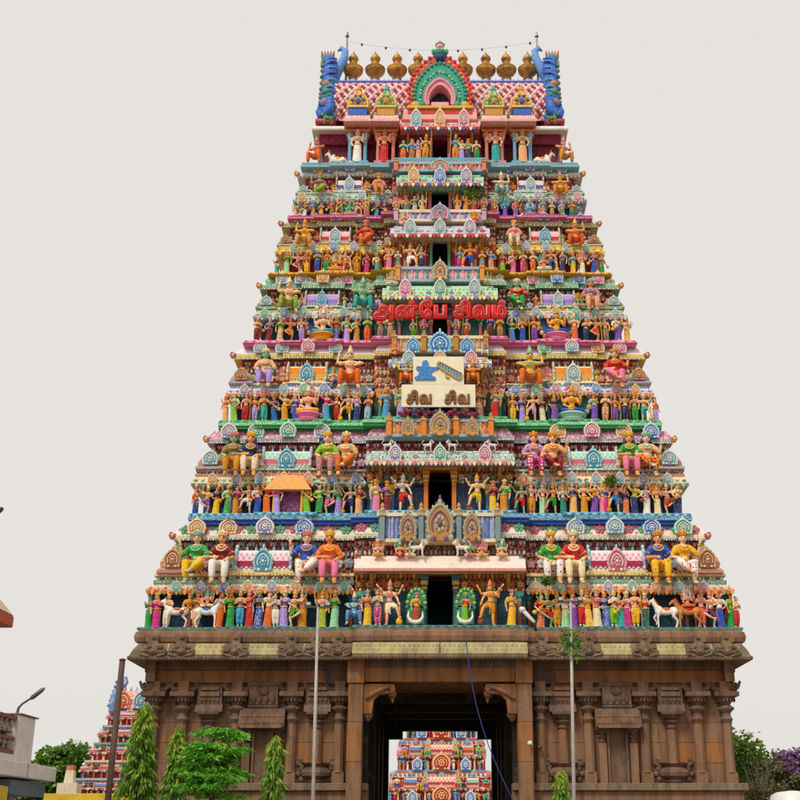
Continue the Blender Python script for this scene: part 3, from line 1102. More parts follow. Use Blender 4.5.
# colours per storey: wall, slab, kapota, ledge, neck, lip, cornice, band (2)
COLS = [
    dict(wall='#17404f', slab='#2f7377', kap=('#e0a58c', '#f0dcc0'), led='#8fb0a4', led2='#d8c288', neck=('#7d1f2c', '#a8323c'), lip='#e6dcc0', cor=('#e9ddcf', '#5faa86', '#d3708a'), band=('#2b5cae', '#87b7cf'), shala=('#e9a6bd', '#a82f55', '#dfe4dc', '#8fb3c4', '#d9c593')),
    dict(wall='#1c2f4a', slab='#6fb0c4', kap=('#c9d8c4', '#e8d9b0'), led='#d99c92', led2='#7d9f92', neck=('#8c2230', '#b03a3a'), lip='#b9bcc4', cor=('#efb9cc', None, None), band=('#3f9a62', '#79b98f'), shala=('#9fcab0', '#cf7f8d', '#cfe2d2', '#c6c3d8', '#c6a27c')),
    dict(wall='#23352f', slab='#58a878', kap=('#e7cdd2', '#cfd7e2'), led='#5e79ad', led2='#e3cf9a', neck=('#a5202c', '#c23438'), lip='#e2c872', cor=('#e6dff0', None, None), band=('#e08cae', '#cc6b98'), shala=('#dc8f2e', '#e0b050', '#efe2c0', '#a9c4b4', '#ded1d8')),
    dict(wall='#1d4a4c', slab='#e29ab8', kap=('#c4d4dc', '#e8d6c8'), led='#d2cf7f', led2='#6fae94', neck=('#3a2b3a', '#5c4048'), lip='#86c4a4', cor=('#efe9da', '#8fc7ae', '#e8dcc4'), band=('#d0a23a', '#e8c368'), shala=('#b4a0d6', '#9a84c2', '#d9cfe9', '#d7b38a', '#c9d36f')),
    dict(wall='#8c1f4c', slab='#d6a83e', kap=('#e8d48a', '#dfb45a'), led='#cfc27a', led2='#a8c49a', neck=('#7c1c2a', '#a03030'), lip='#d9cba0', cor=('#efe6cf', '#dba8b4', '#e8d49a'), band=('#d98cab', '#c46a90'), shala=('#efc7cc', '#c9473d', '#f0e4da', '#b9b3a0', '#d9c16a')),
    dict(wall='#1f4fa0', slab='#c692b4', kap=('#bfd0cc', '#d9e0d2'), led='#a8c8b4', led2='#d4dcc6', neck=('#8a1c44', '#a03454'), lip='#ccd2da', cor=('#f0ece4', None, None), band=('#dca838', '#8fb8c4'), shala=('#eed5dc', '#4d6fae', '#f2ebe8', '#c98f66', '#cfd8c6')),
]
PETAL = [('#cf7a3c', '#d9b05a', '#c05a4a', '#8fb08a'), ('#8a6a4a', '#c9b48a', '#5f7f7a'), ('#d9a04a', '#a8a07a', '#c97a7a'), ('#6f8aa4', '#c9a4a4', '#d9cfa4'), ('#b98a3a', '#d9c06a', '#a04a4a'), ('#5f8aa0', '#c9b48a', '#b4706a')]
SLABB = [('#1f5560', '#5fa0a0'), ('#3f7fa4', '#a9d0d9'), ('#2f7f4a', '#8fc4a0'), ('#c0608c', '#efc0d0'), ('#b4802a', '#efd48a'), ('#a06a94', '#e0bcd0')]
BAYC = [('#5a3328', '#b07a4a'), ('#6a2f34', '#c98a4a'), ('#8a4a5a', '#d9b48a'), ('#6a4a7a', '#c9a0b4'), ('#a0503a', '#d9a860'), ('#9a4a54', '#d9a898')]
storeys = []
TOPZ = {}


def proj_of(k, y, Y, pc=0.45, ps=0.16, notch=None, nd=1.0):
    so, sw = SH_OFF[k] if k < 6 else 60, (SH_HW[k] * 1.2 if k < 6 else 12)
    c = ux(CHALF[k], y, Y)
    a, b = ux(so - sw, y, Y), ux(so + sw, y, Y)
    pr = [(-b, -a, ps), (a, b, ps)]
    if notch:
        d = ux(DOORW[k], y, Y) * nd
        pr += [(-c, -d, pc), (-d, d, notch), (d, c, pc)]
    else:
        pr += [(-c, c, pc)]
    return pr


for k in range(6):
    Y, Yn = TY[k], TY[k + 1]
    yf, yr, yk, yl, ys, yn, yp, yc = YS[k]
    yt = YS[k + 1][0]
    c = COLS[k]
    zf = uz(yf, Y - 0.55)
    zr = uz(yr, Y - 0.25)
    zk = uz(yk, Y - 0.25)
    zl = uz(yl, Y - 0.15)
    zn = uz(yn, Y + 0.12)
    zp = uz(yp, Y + 0.12)
    zc = uz(yc, Y + 0.22)
    zt = uz(yt, Yn - 0.55)
    TOPZ[k] = dict(zf=zf, zr=zr, zk=zk, zl=zl, zn=zn, zp=zp, zc=zc, zt=zt)
    fx = ux(FL[k], yf, Y - 0.55)
    # wall behind the figures, with a deep doorway in the middle bay
    st = ring('storey', paint(c['wall']), tower, [(0, zf - 0.004), (0, zr + 0.1)], ux(FL[k] - 13, yf, Y), Y + 0.3, proj_of(k, yf, Y, 0.45, 0.16, -2.6))
    storeys.append(st)
    # floor slab
    hs = 0.14 if k else 0.12
    pr = proj_of(k, yf, Y)
    ring('floor_slab', [paint(c['slab'])], st, [(-0.08, zf - hs), (0.0, zf - hs * 0.8), (0.0, zf - 0.03), (-0.03, zf)], fx, Y - 0.55, pr)
    bead_row('slab_bead_row', st, fx, Y - 0.55, pr, zf - hs * 0.5, 0.15, hs * 0.5, SLABB[k], 'tooth' if k % 2 else 'bead', 0.0)
    # kapota above the figures
    kx = ux(KAP[k], yr, Y - 0.25)
    pk = proj_of(k, yr, Y, -0.7, 0.16, -2.9, 1.3)
    dz = zk - zr
    ring('eave', [orn(c['kap'][0]), orn(c['kap'][1], 9.0)], st, [(-0.35, zr - 0.02), (0.0, zr - 0.02), (0.02, zr + 0.25 * dz), (-0.02, zr + 0.5 * dz), (-0.1, zr + 0.8 * dz), (-0.12, zk)], kx, Y - 0.25, pk, matf=lambda j: 0 if j < 3 else 1)
    bead_row('petal_row', st, kx, Y - 0.25, pk, zr - 0.03, 0.14, 0.15, PETAL[k], 'petal', 0.0)
    bead_row('eave_flower_row', st, kx - 0.03, Y - 0.22, pk, zr + 0.4 * dz, 0.26, max(0.12, dz * 0.55), PETAL[k], 'flower', 0.02)
    for off in range(CHALF[k] + 10, KAP[k] - 6, 24 if k < 2 else 20):
        for s in (-1, 1):
            nasi(st, (s * ux(off, yr, Y - 0.3), Y - 0.27 - (0.16 if abs(off - SH_OFF[k]) < SH_HW[k] * 1.2 else 0), zr), 0.34, dz * 1.25, random.choice(MEDS), name='eave_gable')
    # ledges
    lx = ux(KAP[k] - (7 if k == 0 else 4), yk, Y - 0.15)
    pl = proj_of(k, yk, Y, -0.8, 0.16, -2.9, 1.3)
    ring('ledge', [orn(c['led'], 10.0), orn(c['led2'])], st, [(-0.03, zk - 0.01), (0.0, zk + 0.02), (0.0, zk + 0.4 * (zl - zk)), (-0.1, zk + 0.45 * (zl - zk)), (-0.1, zk + 0.7 * (zl - zk)), (0.0, zk + 0.75 * (zl - zk)), (-0.02, zl)], lx, Y - 0.12, pl, matf=lambda j: 1 if j in (4, 5) else 0)
    bead_row('ledge_bead_row', st, lx - 0.1, Y - 0.02, pl, zk + 0.57 * (zl - zk), 0.13, 0.1, (c['led2'], c['shala'][1], '#e6dcc0'), 'bead', 0.02)
    # neck with teeth
    nx = ux(LIP[k] - 9, yn, Y + 0.5)
    pn = proj_of(k, yn, Y, 0.3, 0.06)
    ring('neck', [paint(c['neck'][0], '#c98a86' if k % 2 else '#b9a08c', 'cells', 6.0)], st, [(0, zl - 0.02), (0, zn + 0.03)], nx, Y + 0.5, pn)
    hz = zn - zl
    bead_row('tooth_row', st, nx, Y + 0.5, pn, zl + 0.62 * hz, 0.16, hz * 0.14, ('#e9dcc4', c['shala'][3], '#efe6d6'), 'bead', 0.05)
    bead_row('lotus_row', st, nx, Y + 0.5, pn, zl + 0.88 * hz, 0.13, hz * 0.11, (c['neck'][1], '#e2b0a4', c['shala'][3]), 'petal', 0.08)
    bead_row('neck_flower_row', st, nx, Y + 0.5, pn, zl + 0.36 * hz, 0.34, hz * 0.3, (c['shala'][2], c['shala'][3], '#e0a8a0'), 'flower', 0.06)
    # cornice: lip, curved face, bands
    px = ux(LIP[k], yn, Y + 0.12)
    pp = proj_of(k, yn, Y, 0.4, 0.12)
    ring('cornice_lip', [orn(c['lip'], 11.0)], st, [(-0.38, zn + 0.06), (-0.05, zn), (0.0, zn + 0.01), (0.0, zp - 0.01), (-0.04, zp)], px, Y + 0.12, pp)
    bead_row('lace_row', st, px, Y + 0.12, pp, zn - 0.02, 0.09, 0.08, ('#efe8da', c['shala'][3]), 'petal', -0.02)
    dzc = zc - zp
    bx = ux(FL[k + 1], yc, Y + 0.25)
    ring('cornice', [paint(c['cor'][0]) if k in (2, 3, 5) else orn(c['cor'][0], 5.0)], st, [(-0.06, zp - 0.004), (-0.07, zp + 0.15 * dzc), (-0.12, zp + 0.5 * dzc), (-0.2, zp + 0.8 * dzc), (-0.24, zc)], px, Y + 0.12, pp)
    if c['cor'][1]:
        bead_row('flower_row', st, px - 0.12, Y + 0.24, pp, zp + 0.5 * dzc, 0.5, dzc * 1.05, c['cor'][1:], 'flower', 0.05)
    zb = zc + 0.45 * (zt - 0.14 - zc)
    ring('band', [paint(c['band'][0]), orn(c['band'][1], 9.0)], st, [(0.1, zc - 0.004), (0.1, zc + 0.2 * (zb - zc)), (0.03, zc + 0.3 * (zb - zc)), (0.03, zb), (0.12, zb + 0.02), (0.12, zt - 0.13)], bx - 0.1, Yn - 0.5, proj_of(k, yc, Y, 0.4, 0.12), matf=lambda j: 0 if j < 3 else 1)
    bead_row('band_petal_row', st, bx, Yn - 0.4, proj_of(k, yc, Y, 0.4, 0.12), zc + 0.66 * (zb - zc), 0.2, (zb - zc) * 0.5, (c['band'][1], c['band'][0], '#e6dcc0'), 'petal' if k % 2 else 'bead', -0.05)
    # medallions along the cornice
    so, sw = SH_OFF[k], SH_HW[k]
    mw = (0.62, 0.58, 0.5, 0.48, 0.44, 0.4)[k]
    mz = zp + 0.02
    offs = [so, so + sw * 1.25, so - sw * 1.3, so + sw * 2.3]
    for i, off in enumerate(offs):
        for s in (-1, 1):
            cols = random.choice(MEDS)
            p = 0.14 if i == 0 else 0.0
            nasi(st, (s * ux(off, yp, Y), Y + 0.1 - p - 0.05, mz - 0.02), mw, (zc - zp) * (1.5 if k else 1.45), cols)
    # corner upturned ornaments
    for s in (-1, 1):
        m = MB()
        m.tube([(0, 0, 0), (0.14, 0, 0.02), (0.24, 0, 0.14), (0.2, 0, 0.27), (0.1, 0, 0.25)], [0.1, 0.085, 0.07, 0.05, 0.03], 8)
        m.ell((0.0, 0, 0.1), (0.12, 0.12, 0.14))
        o = m.obj('corner_scroll', paint('#c08a4a' if k % 2 else '#b0705a'), st, (s * (px - 0.06), Y + 0.16, zn + 0.04), True)
        o.scale = (s * 0.7, 0.8, 0.8)
    # oblong shrine roofs and corner domes
    zsr = uz(ys, Y + 0.1)
    for s in (-1, 1):
        X = s * ux(so, ys, Y + 0.2)
        hw = ux(sw, ys, Y + 0.2) * 0.93
        H = (zsr - zl)
        sh = mobj('barrel_roof', SHALA, [paint(c['shala'][0], c['shala'][2], 'lattice', 5.0) if k in (0, 1) else paint(c['shala'][0]), paint(c['shala'][1]), paint(c['shala'][2]), paint(c['shala'][3]), paint(c['shala'][4])],
                  st, (X, Y + 0.22, zl - 0.02), 0, (hw, 0.85, (H + 0.12) / 0.68))
        nasi(st, (X, Y - 0.14, zl + 0.06), mw * (1.05 if k != 3 else 0.8), H * 0.95, random.choice([GREYS, ('#8fc0c9', '#4d8fae', '#dfe6e2'), ('#d9a9b4', '#b9687c', '#ece0d6')]))
        do, dh = DOM[k]
        X = s * ux(do, yl, Y + 0.2)
        hw = ux(dh, yl, Y + 0.2) / 1.15
        hd = ((35, 28, 24, 20, 18, 15)[k]) / 28.0
        cd = [('#d2a88c', '#c98a8a', '#b9b48a'), ('#d9a86a', '#c9a4b4', '#9ab08c'), ('#a9c49a', '#b7a6cf', '#c8b46a'), ('#c9a486', '#8fb49a', '#d98a6a'), ('#b9b3a0', '#d9c9c0', '#8aa49a'), ('#b4bfa4', '#c9b79a', '#8aa4a0')][k]
        mobj('shrine_dome', DOME, [paint(cd[0], cd[2], 'cells', 5.0), paint(cd[1]), paint(cd[2])], st, (X, Y + 0.32, zl - 0.01), 0, (hw, hw, hd / 2.1))
        nasi(st, (X, Y + 0.32 - hw * 1.12, zl + hd * 0.14), hw * 1.2, hd * 0.55, GREYS if k % 2 else ('#c9a07a', '#9a5a4a', '#e0cfa8'))

# top storey under the roof
k = 6
Y = TY[6]
yf = 165
zf = uz(yf, Y - 0.45)
zr = uz(128, Y - 0.25)
st = ring('storey', paint('#6e2030'), tower, [(0, zf - 0.004), (0, zr + 0.05)], ux(118, yf, Y), Y + 0.55, [(-ux(CHALF[6], yf, Y), -ux(8, yf, Y), 0.5), (-ux(8, yf, Y), ux(8, yf, Y), -1.7), (ux(8, yf, Y), ux(CHALF[6], yf, Y), 0.5)])
storeys.append(st)
ring('floor_slab', [paint('#d9b24a'), paint('#6fa6bc')], st, [(-0.05, zf - 0.14), (0.0, zf - 0.1), (0.0, zf - 0.05), (0.04, zf - 0.04), (0.04, zf + 0.1), (-0.02, zf + 0.14)], ux(137, yf, Y - 0.45), Y - 0.45, [(-ux(44, yf, Y), ux(44, yf, Y), 0.4)], matf=lambda j: 1 if j >= 2 else 0)
zf += 0.14
TOPZ[6] = dict(zf=zf, zr=zr)
ring('eave', [paint('#ece6da'), paint('#c9787c')], st, [(-0.5, zr + 0.05), (0.0, zr), (0.03, zr + 0.06), (0.0, zr + 0.2), (-0.1, zr + 0.26)], ux(128, 128, Y - 0.2), Y - 0.1, [(-ux(40, 128, Y), ux(40, 128, Y), 0.4)], matf=lambda j: 1 if j == 3 else 0)
ring('neck', [paint('#7c1c3a', '#a03454', 'cells', 8.0)], st, [(0.0, zr - 0.45), (0.06, zr - 0.2), (0.06, zr + 0.06)], ux(120, 128, Y), Y + 0.38, [(-ux(40, 128, Y), ux(40, 128, Y), 0.4)])

# ------------------------------------------------------------------ middle bays with doorways
# slab (y bottom, y top, half px, colour, edge colour), panel (y bottom, y top, half px, colour, second, pattern), posts px, door top y, jamb colour
CENTRE = [
    dict(slab=(570, 556, 86, '#f0ded2', '#d09a8c'), panel=(542, 514, 62, '#aeb4c9', '#6f86b4', 'stripes'), posts=(19, 58), post='#7c8f8a', door=576, jamb='#3d6f70', lintel='#8a4a3a'),
    dict(slab=(462, 451, 75, '#b4cfc0', '#d9b8a8'), panel=(437, 420, 54, '#d98a4a', '#e8c59a', 'cells'), posts=(16, 51), post='#d98f3a', door=471, jamb='#d9892e', lintel='#d08030'),
    dict(slab=(365, 357, 52, '#e4dcd8', '#8a94b4'), panel=(352, 337, 47, '#d9a49a', '#c9c08a', 'cells'), posts=(16, 46), post='#b98a3a', door=392, jamb='#4a4a6a', lintel='#6a3a4a'),
    dict(slab=(297, 286, 58, '#b4d8b4', '#e0d490'), panel=(282, 268, 41, '#e6b4b8', '#5f9f94', 'dots'), posts=(42,), post='#d9a04a', door=319, jamb='#a0567a', lintel='#4a2a3a'),
    dict(slab=(235, 226, 50, '#c4c6d6', '#b45a6a'), panel=(222, 211, 42, '#cfcade', '#8a94c0', 'dots'), posts=(44,), post='#c4a4ba', door=238, jamb='#5aa07c', lintel='#b06a4a'),
    dict(slab=(184, 175, 44, '#9fc8b0', '#d98a7a'), panel=(172, 163, 42, '#e2917c', '#efc9a8', 'cells'), posts=(44,), post='#d98a6a', door=186, jamb='#c4808c', lintel='#a05a5a'),
    dict(slab=(128, 117, 40, '#e6a6a4', '#b4352e'), panel=None, posts=(), post=None, door=131, jamb='#cf8a92', lintel='#a04038'),
]
for k in range(7):
    q = CENTRE[k]
    st = storeys[k]
    Y = TY[k]
    zf = TOPZ[k]['zf']
    yf0 = Y - 0.15 if k < 6 else Y + 0.05      # front face of the middle bay wall
    dw = ux(DOORW[k], q['door'] + 10, yf0)
    zd = uz(q['door'], yf0)
    zr = TOPZ[k]['zr']
    jw = dw * 0.34
    # bay wall rising past the side eaves up to the porch slab
    zsl = uz(q['slab'][0], Y - 0.85) + 0.04
    if k < 6:
        cw = ux(CHALF[k], YS[k][0], yf0)
        for s in (-1, 1):
            xa, xb = sorted((s * dw, s * cw))
            m = MB().box(xa, xb, yf0 + 0.004, yf0 + 1.2, zr, max(zr + 0.05, zsl), 0)
            m.obj('bay_wall', [paint(BAYC[k][0], BAYC[k][1], 'cells', 5.0)], st)
        zr = max(zr, zsl)
        bcw = [(-cw, -dw * 1.4, 0.0), (-dw * 1.4, dw * 1.4, -2.0), (dw * 1.4, cw, 0.0)]
        hz_ = zsl - TOPZ[k]['zr']
        if hz_ > 0.3:
            bead_row('frieze_petal_row', st, cw, yf0, bcw, zsl - 0.12, 0.15, 0.2, (PETAL[k][0], PETAL[k][1], BAYC[k][1]), 'petal', 0.03)
            bead_row('frieze_flower_row', st, cw, yf0, bcw, zsl - 0.42, 0.3, 0.26, (BAYC[k][1], PETAL[k][1], PETAL[k][2]), 'flower', 0.03)
            bead_row('frieze_bead_row', st, cw, yf0, bcw, zsl - 0.62, 0.13, 0.12, (PETAL[k][2], '#e0d4b0'), 'bead', 0.03)
            if hz_ > 0.8:
                bead_row('frieze_flower_row', st, cw, yf0, bcw, zsl - 0.9, 0.32, 0.3, (PETAL[k][0], BAYC[k][1], '#d9cfa8'), 'flower', 0.03)
    # door frame: two jambs, lintel, threshold
    for s in (-1, 1):
        m = MB()
        m.box(-jw / 2, jw / 2, -0.09, 0.12, 0, zd - zf, 0).box(-jw * 0.7, jw * 0.7, -0.14, 0.1, 0, 0.12, 1).box(-jw * 0.75, jw * 0.75, -0.15, 0.1, (zd - zf) * 0.82, (zd - zf) * 0.9, 1)
        m.box(-jw * 0.62, jw * 0.62, -0.12, 0.1, (zd - zf) * 0.74, (zd - zf) * 0.78, 1).box(-jw * 0.9, jw * 0.9, -0.17, 0.1, (zd - zf) * 0.92, (zd - zf) * 1.0, 0)
        m.obj('door_jamb', [paint(q['jamb']), paint('#cfa860')], st, (s * (dw + jw * 0.35), yf0, zf))
    m = MB()
    m.box(-dw - jw, dw + jw, -0.12, 0.3, 0, max(0.08, zr - zd + 0.06), 0).box(-dw - jw * 1.2, dw + jw * 1.2, -0.16, 0.2, 0.03, 0.11, 1)
    m.obj('door_lintel', [paint(q['lintel']), paint('#d9b070')], st, (0, yf0, zd))
    # inner frame and floor of the doorway, dark painted wood set back in the opening
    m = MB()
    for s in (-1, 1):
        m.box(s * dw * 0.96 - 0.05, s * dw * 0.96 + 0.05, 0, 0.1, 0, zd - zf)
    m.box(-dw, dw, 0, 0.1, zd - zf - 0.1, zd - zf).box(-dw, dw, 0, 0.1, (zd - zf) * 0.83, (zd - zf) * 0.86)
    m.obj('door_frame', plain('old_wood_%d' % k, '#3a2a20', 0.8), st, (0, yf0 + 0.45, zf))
    # eave slab over the door
    yb, yt, half, col, edge = q['slab']
    ysl = Y - 0.85 if k < 6 else Y - 0.62
    zb, zt_ = uz(yb, ysl), uz(yt, ysl + 0.35)
    hx = ux(half, yb, ysl)
    m = MB()
    t = 0.1
    yb_ = Y + 0.4
    m.prismx([(ysl, zb), (yb_, zb), (yb_, zt_ + 0.1), (ysl + 0.35, zt_), (ysl + 0.04, zb + t), (ysl, zb + t * 0.8)], -hx * 0.93, hx * 0.93, 0)
    m.box(-hx, hx, ysl - 0.05, ysl + 0.1, zb - 0.04, zb + t * 0.55, 1)
    for s in (-1, 1):
        m.prismx([(ysl, zb), (yb_, zb), (yb_, zt_ - 0.1), (ysl + 0.3, zt_ - 0.12), (ysl, zb + t * 0.7)], min(s * hx, s * hx * 0.93), max(s * hx, s * hx * 0.93), 0)
    m.obj('porch_eave', [orn(col, 6.0) if k else paint(col), orn(edge, 9.0) if k else paint(edge)], st)
    if k:
        bead_row('slab_petal_row', st, hx, ysl - 0.05, [], zb - 0.08, 0.16, 0.16, (edge, '#e6dcc4', COLS[min(k, 5)]['shala'][1]), 'petal', 0.0)
        bead_row('slab_bead_row', st, hx * 0.93, ysl + 0.12, [], zb + t + 0.12, 0.3, 0.24, (COLS[min(k, 5)]['shala'][3], '#efe6d4', COLS[min(k, 5)]['shala'][1]), 'flower', 0.03)
        for off_ in (-0.6, 0.0, 0.6):
            nasi(st, (off_ * hx, ysl + 0.02, zb + 0.04), 0.46, (zt_ - zb) * 1.15, random.choice(MEDS), name='eave_gable')
    for s in (-1, 1):       # brackets carrying the eave
        m = MB()
        m.tube([(0, 0, -0.55), (0, -0.2, -0.35), (0, -0.55, -0.06)], [0.07, 0.08, 0.06], 8).ell((0, -0.5, -0.1), (0.09, 0.1, 0.08))
        m.obj('bracket', paint('#b98a4a'), st, (s * hx * 0.8, ysl + 0.75, zb), True)
    if q['panel']:
        pb, pt, ph, pc, p2, pp = q['panel']
        yp_ = TY[k] - 0.5
        z0, z1 = uz(pb, yp_), uz(pt, yp_)
        pxw = ux(ph, pb, yp_)
        m = MB()
        m.box(-pxw, pxw, 0, 0.5, 0, z1 - z0, 0)
        m.obj('parapet_panel', [paint(pc, p2, pp, 7.0)], st, (0, yp_, z0))
        m = MB()
        m.box(-pxw - 0.08, pxw + 0.08, -0.1, 0.45, -0.02, 0.1).box(-pxw - 0.05, pxw + 0.05, -0.08, 0.44, z1 - z0 - 0.1, z1 - z0 + 0.03)
        m.obj('parapet_rail', paint('#e6d6b4' if k % 2 == 0 else '#9ab4c4'), st, (0, yp_, z0))
        # small balusters on the panel
        m = MB()
        nb = int(pxw * 2 / 0.2)
        for i in range(nb):
            x = -pxw + (i + 0.5) * 2 * pxw / nb
            m.lathe([(0.03, 0.1), (0.06, 0.2), (0.03, 0.45), (0.055, (z1 - z0) * 0.7), (0.03, z1 - z0 - 0.1)], 6, (x, -0.02, 0), i % 2)
        o = m.obj('baluster_row', [paint(pc), paint(p2)], st, (0, yp_, z0))
        o['kind'] = 'stuff'
        for off in q['posts']:
            for s in (-1, 1):
                m = MB()
                h = z1 - z0
                m.box(-0.09, 0.09, -0.1, 0.1, 0, h * 1.05, 0).box(-0.12, 0.12, -0.13, 0.12, h * 0.9, h, 1).lathe([(0.1, h * 1.05), (0.12, h * 1.12), (0.05, h * 1.2), (0.08, h * 1.28), (0.01, h * 1.4)], 8, (0, 0, 0), 1)
                m.obj('parapet_post', [paint(q['post']), paint('#c0a070')], st, (s * ux(off, pb, yp_), yp_ - 0.08, z0))
        offs = (0, 32, -32) if k in (0, 1) else (0, 27, -27) if k == 2 else (0,)
        for i, off in enumerate(offs):
            ww = ((0.95, 0.6), (0.75, 0.5), (0.85, 0.5), (0.6, 0.4), (0.75, 0.4), (0.8, 0.4))[k][1 if i else 0]
            cols = [('#a8a68f', '#b98a4a', '#6f5a80'), ('#b9a68a', '#d9a04a', '#6f8aa4'), ('#8fc0cf', '#3f7fc0', '#d5e6ea'), ('#9fc4b4', '#d9a060', '#b9605c'), ('#b9bccb', '#d98a9a', '#7f9aa4'), ('#9fb9a4', '#e0909a', '#d9d0b4')][k]
            nasi(st, (ux(off, pb, yp_), yp_ - 0.22, z0 - (0.15 if k in (2, 5) else 0.02)), ww, (z1 - z0) * (1.35 if not i else 1.0), cols, name='gable_medallion')

# figures on the porch roof: lions, small seated figures
def on_eave(k):
    q = CENTRE[k]['slab']
    Ye = TY[k] - 0.7
    return Ye, uz(q[1], TY[k] - 0.5) - 0.04


Ye, ze = on_eave(0)
for s, lab in ((-1, 'white lion statue on the porch roof of the lowest storey, facing the gold medallion'), (1, 'white lion statue on the porch roof of the lowest storey, facing the gold medallion')):
    animal('lion', (s * 0.78, Ye - 0.1, ze - 0.03), 0.6, lab, 0, s > 0, '#e9e2d4', '#d9c9a4', 'white lions on the porch roof')
for off, kd, lo in ((-40, 'meditator', 'red'), (-30, 'meditator', 'cream'), (30, 'meditator', 'pink'), (42, 'meditator', 'yellow'), (-62, 'meditator', 'orange'), (62, 'meditator', 'peach')):
    statue(kd, (ux(off, 556, Ye), Ye + 0.05, ze - 0.02), 0.5, 0, 'on the porch roof', lo)
Ye, ze = on_eave(1)
for off in (-12, 12, -52, 52):
    animal('lion', (ux(off, 452, Ye), Ye - 0.05, ze - 0.02), 0.42, 'small white lion statue on the door eave of the second storey', 0, off > 0, '#e2ddd6', '#b4b8b0', 'small lions on the second eave')
for k_, offs in ((2, (-44, 44)), (4, (-36, 36)), (5, (-30, 30)), (3, (-48, 48))):
    Ye, ze = on_eave(k_)
    for off in offs:
        statue(random.choice(['meditator', 'bearer']), (ux(off, 300, Ye), Ye, ze - 0.03), 0.55, k_, 'on the door eave')

# ------------------------------------------------------------------ figure rows
T1 = [(147, 'lady', 'green', 'green'), (156, 'lady', 'magenta', 'magenta'), (166, 'folded', 'cream', None), (188, 'musician', 'maroon', 'gold'), (196, 'folded', 'peach', None), (218, 'raised', 'orange', 'peach'), (230, 'lady', 'green', 'green'), (240, 'folded', 'azure', None),
      (249, 'raised', 'red', 'red'), (258, 'lady', 'blue', 'navy'), (267, 'lady', 'orange', 'cream'), (276, 'folded', 'white', None), (284, 'lady', 'lilac', 'purple'), (293, 'dancer', 'green', None), (302, 'lady', 'gold', 'peach'), (322, 'deity', 'lime', None),
      (334, 'lady', 'mint', 'green'), (367, 'lady', 'yellow', 'orange'), (378, 'folded', 'magenta', None), (511, 'lady', 'yellow', 'yellow'),
      (540, 'musician', 'orange', 'red'), (549, 'dancer', 'red', None), (557, 'blessing', 'gold', None), (565, 'lady', 'mint', 'white'), (574, 'lady', 'purple', 'lilac'), (582, 'folded', 'red', None), (590, 'lady', 'yellow', 'gold'),
      (598, 'raised', 'cream', 'orange'), (606, 'raised', 'blue', 'blue'), (614, 'folded', 'lime', None), (621, 'musician', 'turquoise', 'pink'), (628, 'lady', 'magenta', 'pink'), (636, 'blessing', 'yellow', None), (645, 'lady', 'navy', 'red'),
      (702, 'blessing', 'orange', None), (712, 'dancer', 'navy', None), (722, 'raised', 'blue', 'white'), (732, 'lady', 'green', 'lime'), (738, 'folded', 'red', None)]
R0 = TOPZ[0]
Yr = TY[0] - 0.36
hrow = (R0['zr'] - R0['zf']) * 1.0
for x, kd, lo, up in T1:
    off = x - 440
    y_ = Yr - (0.42 if abs(off) < 86 else 0.14 if 139 < abs(off) < 211 else 0)
    edge = abs(off) > 286
    statue(kd, (ux(off, 620, y_), y_ + (0.25 if edge else 0), R0['zf'] - 0.01), hrow * random.uniform(0.9, 1.0), 0, '', lo, up, rz=(R(40) if off > 0 else R(-40)) if edge else random.uniform(-0.25, 0.25), flip=random.random() < 0.5)
for x, fl, lab, col, tr in ((176, True, 'white horse statue beside a magenta lady statue on the lowest storey', '#e9e5dc', '#c08050'), (207, False, 'white horse statue carrying a blue saddle on the lowest storey', '#e9e5dc', '#5d7fc0'),
                            (666, True, 'white horse statue with orange saddle on the lowest storey', '#e9e5dc', '#e07a26'), (688, True, 'brown horse statue with red saddle on the lowest storey', '#c98a50', '#c22a20')):
    animal('horse', (ux(x - 440, 620, Yr), Yr - 0.05, R0['zf'] - 0.01), hrow * 0.82, lab, 0, fl, col, tr, 'horses on the lowest storey')
# riders
statue('meditator', (ux(207 - 440, 610, Yr), Yr - 0.03, R0['zf'] + hrow * 0.55), hrow * 0.42, 0, 'riding a white horse', 'cream', skin=SKINS[0])
statue('meditator', (ux(688 - 440, 610, Yr), Yr - 0.03, R0['zf'] + hrow * 0.55), hrow * 0.42, 0, 'riding the brown horse', 'orange')
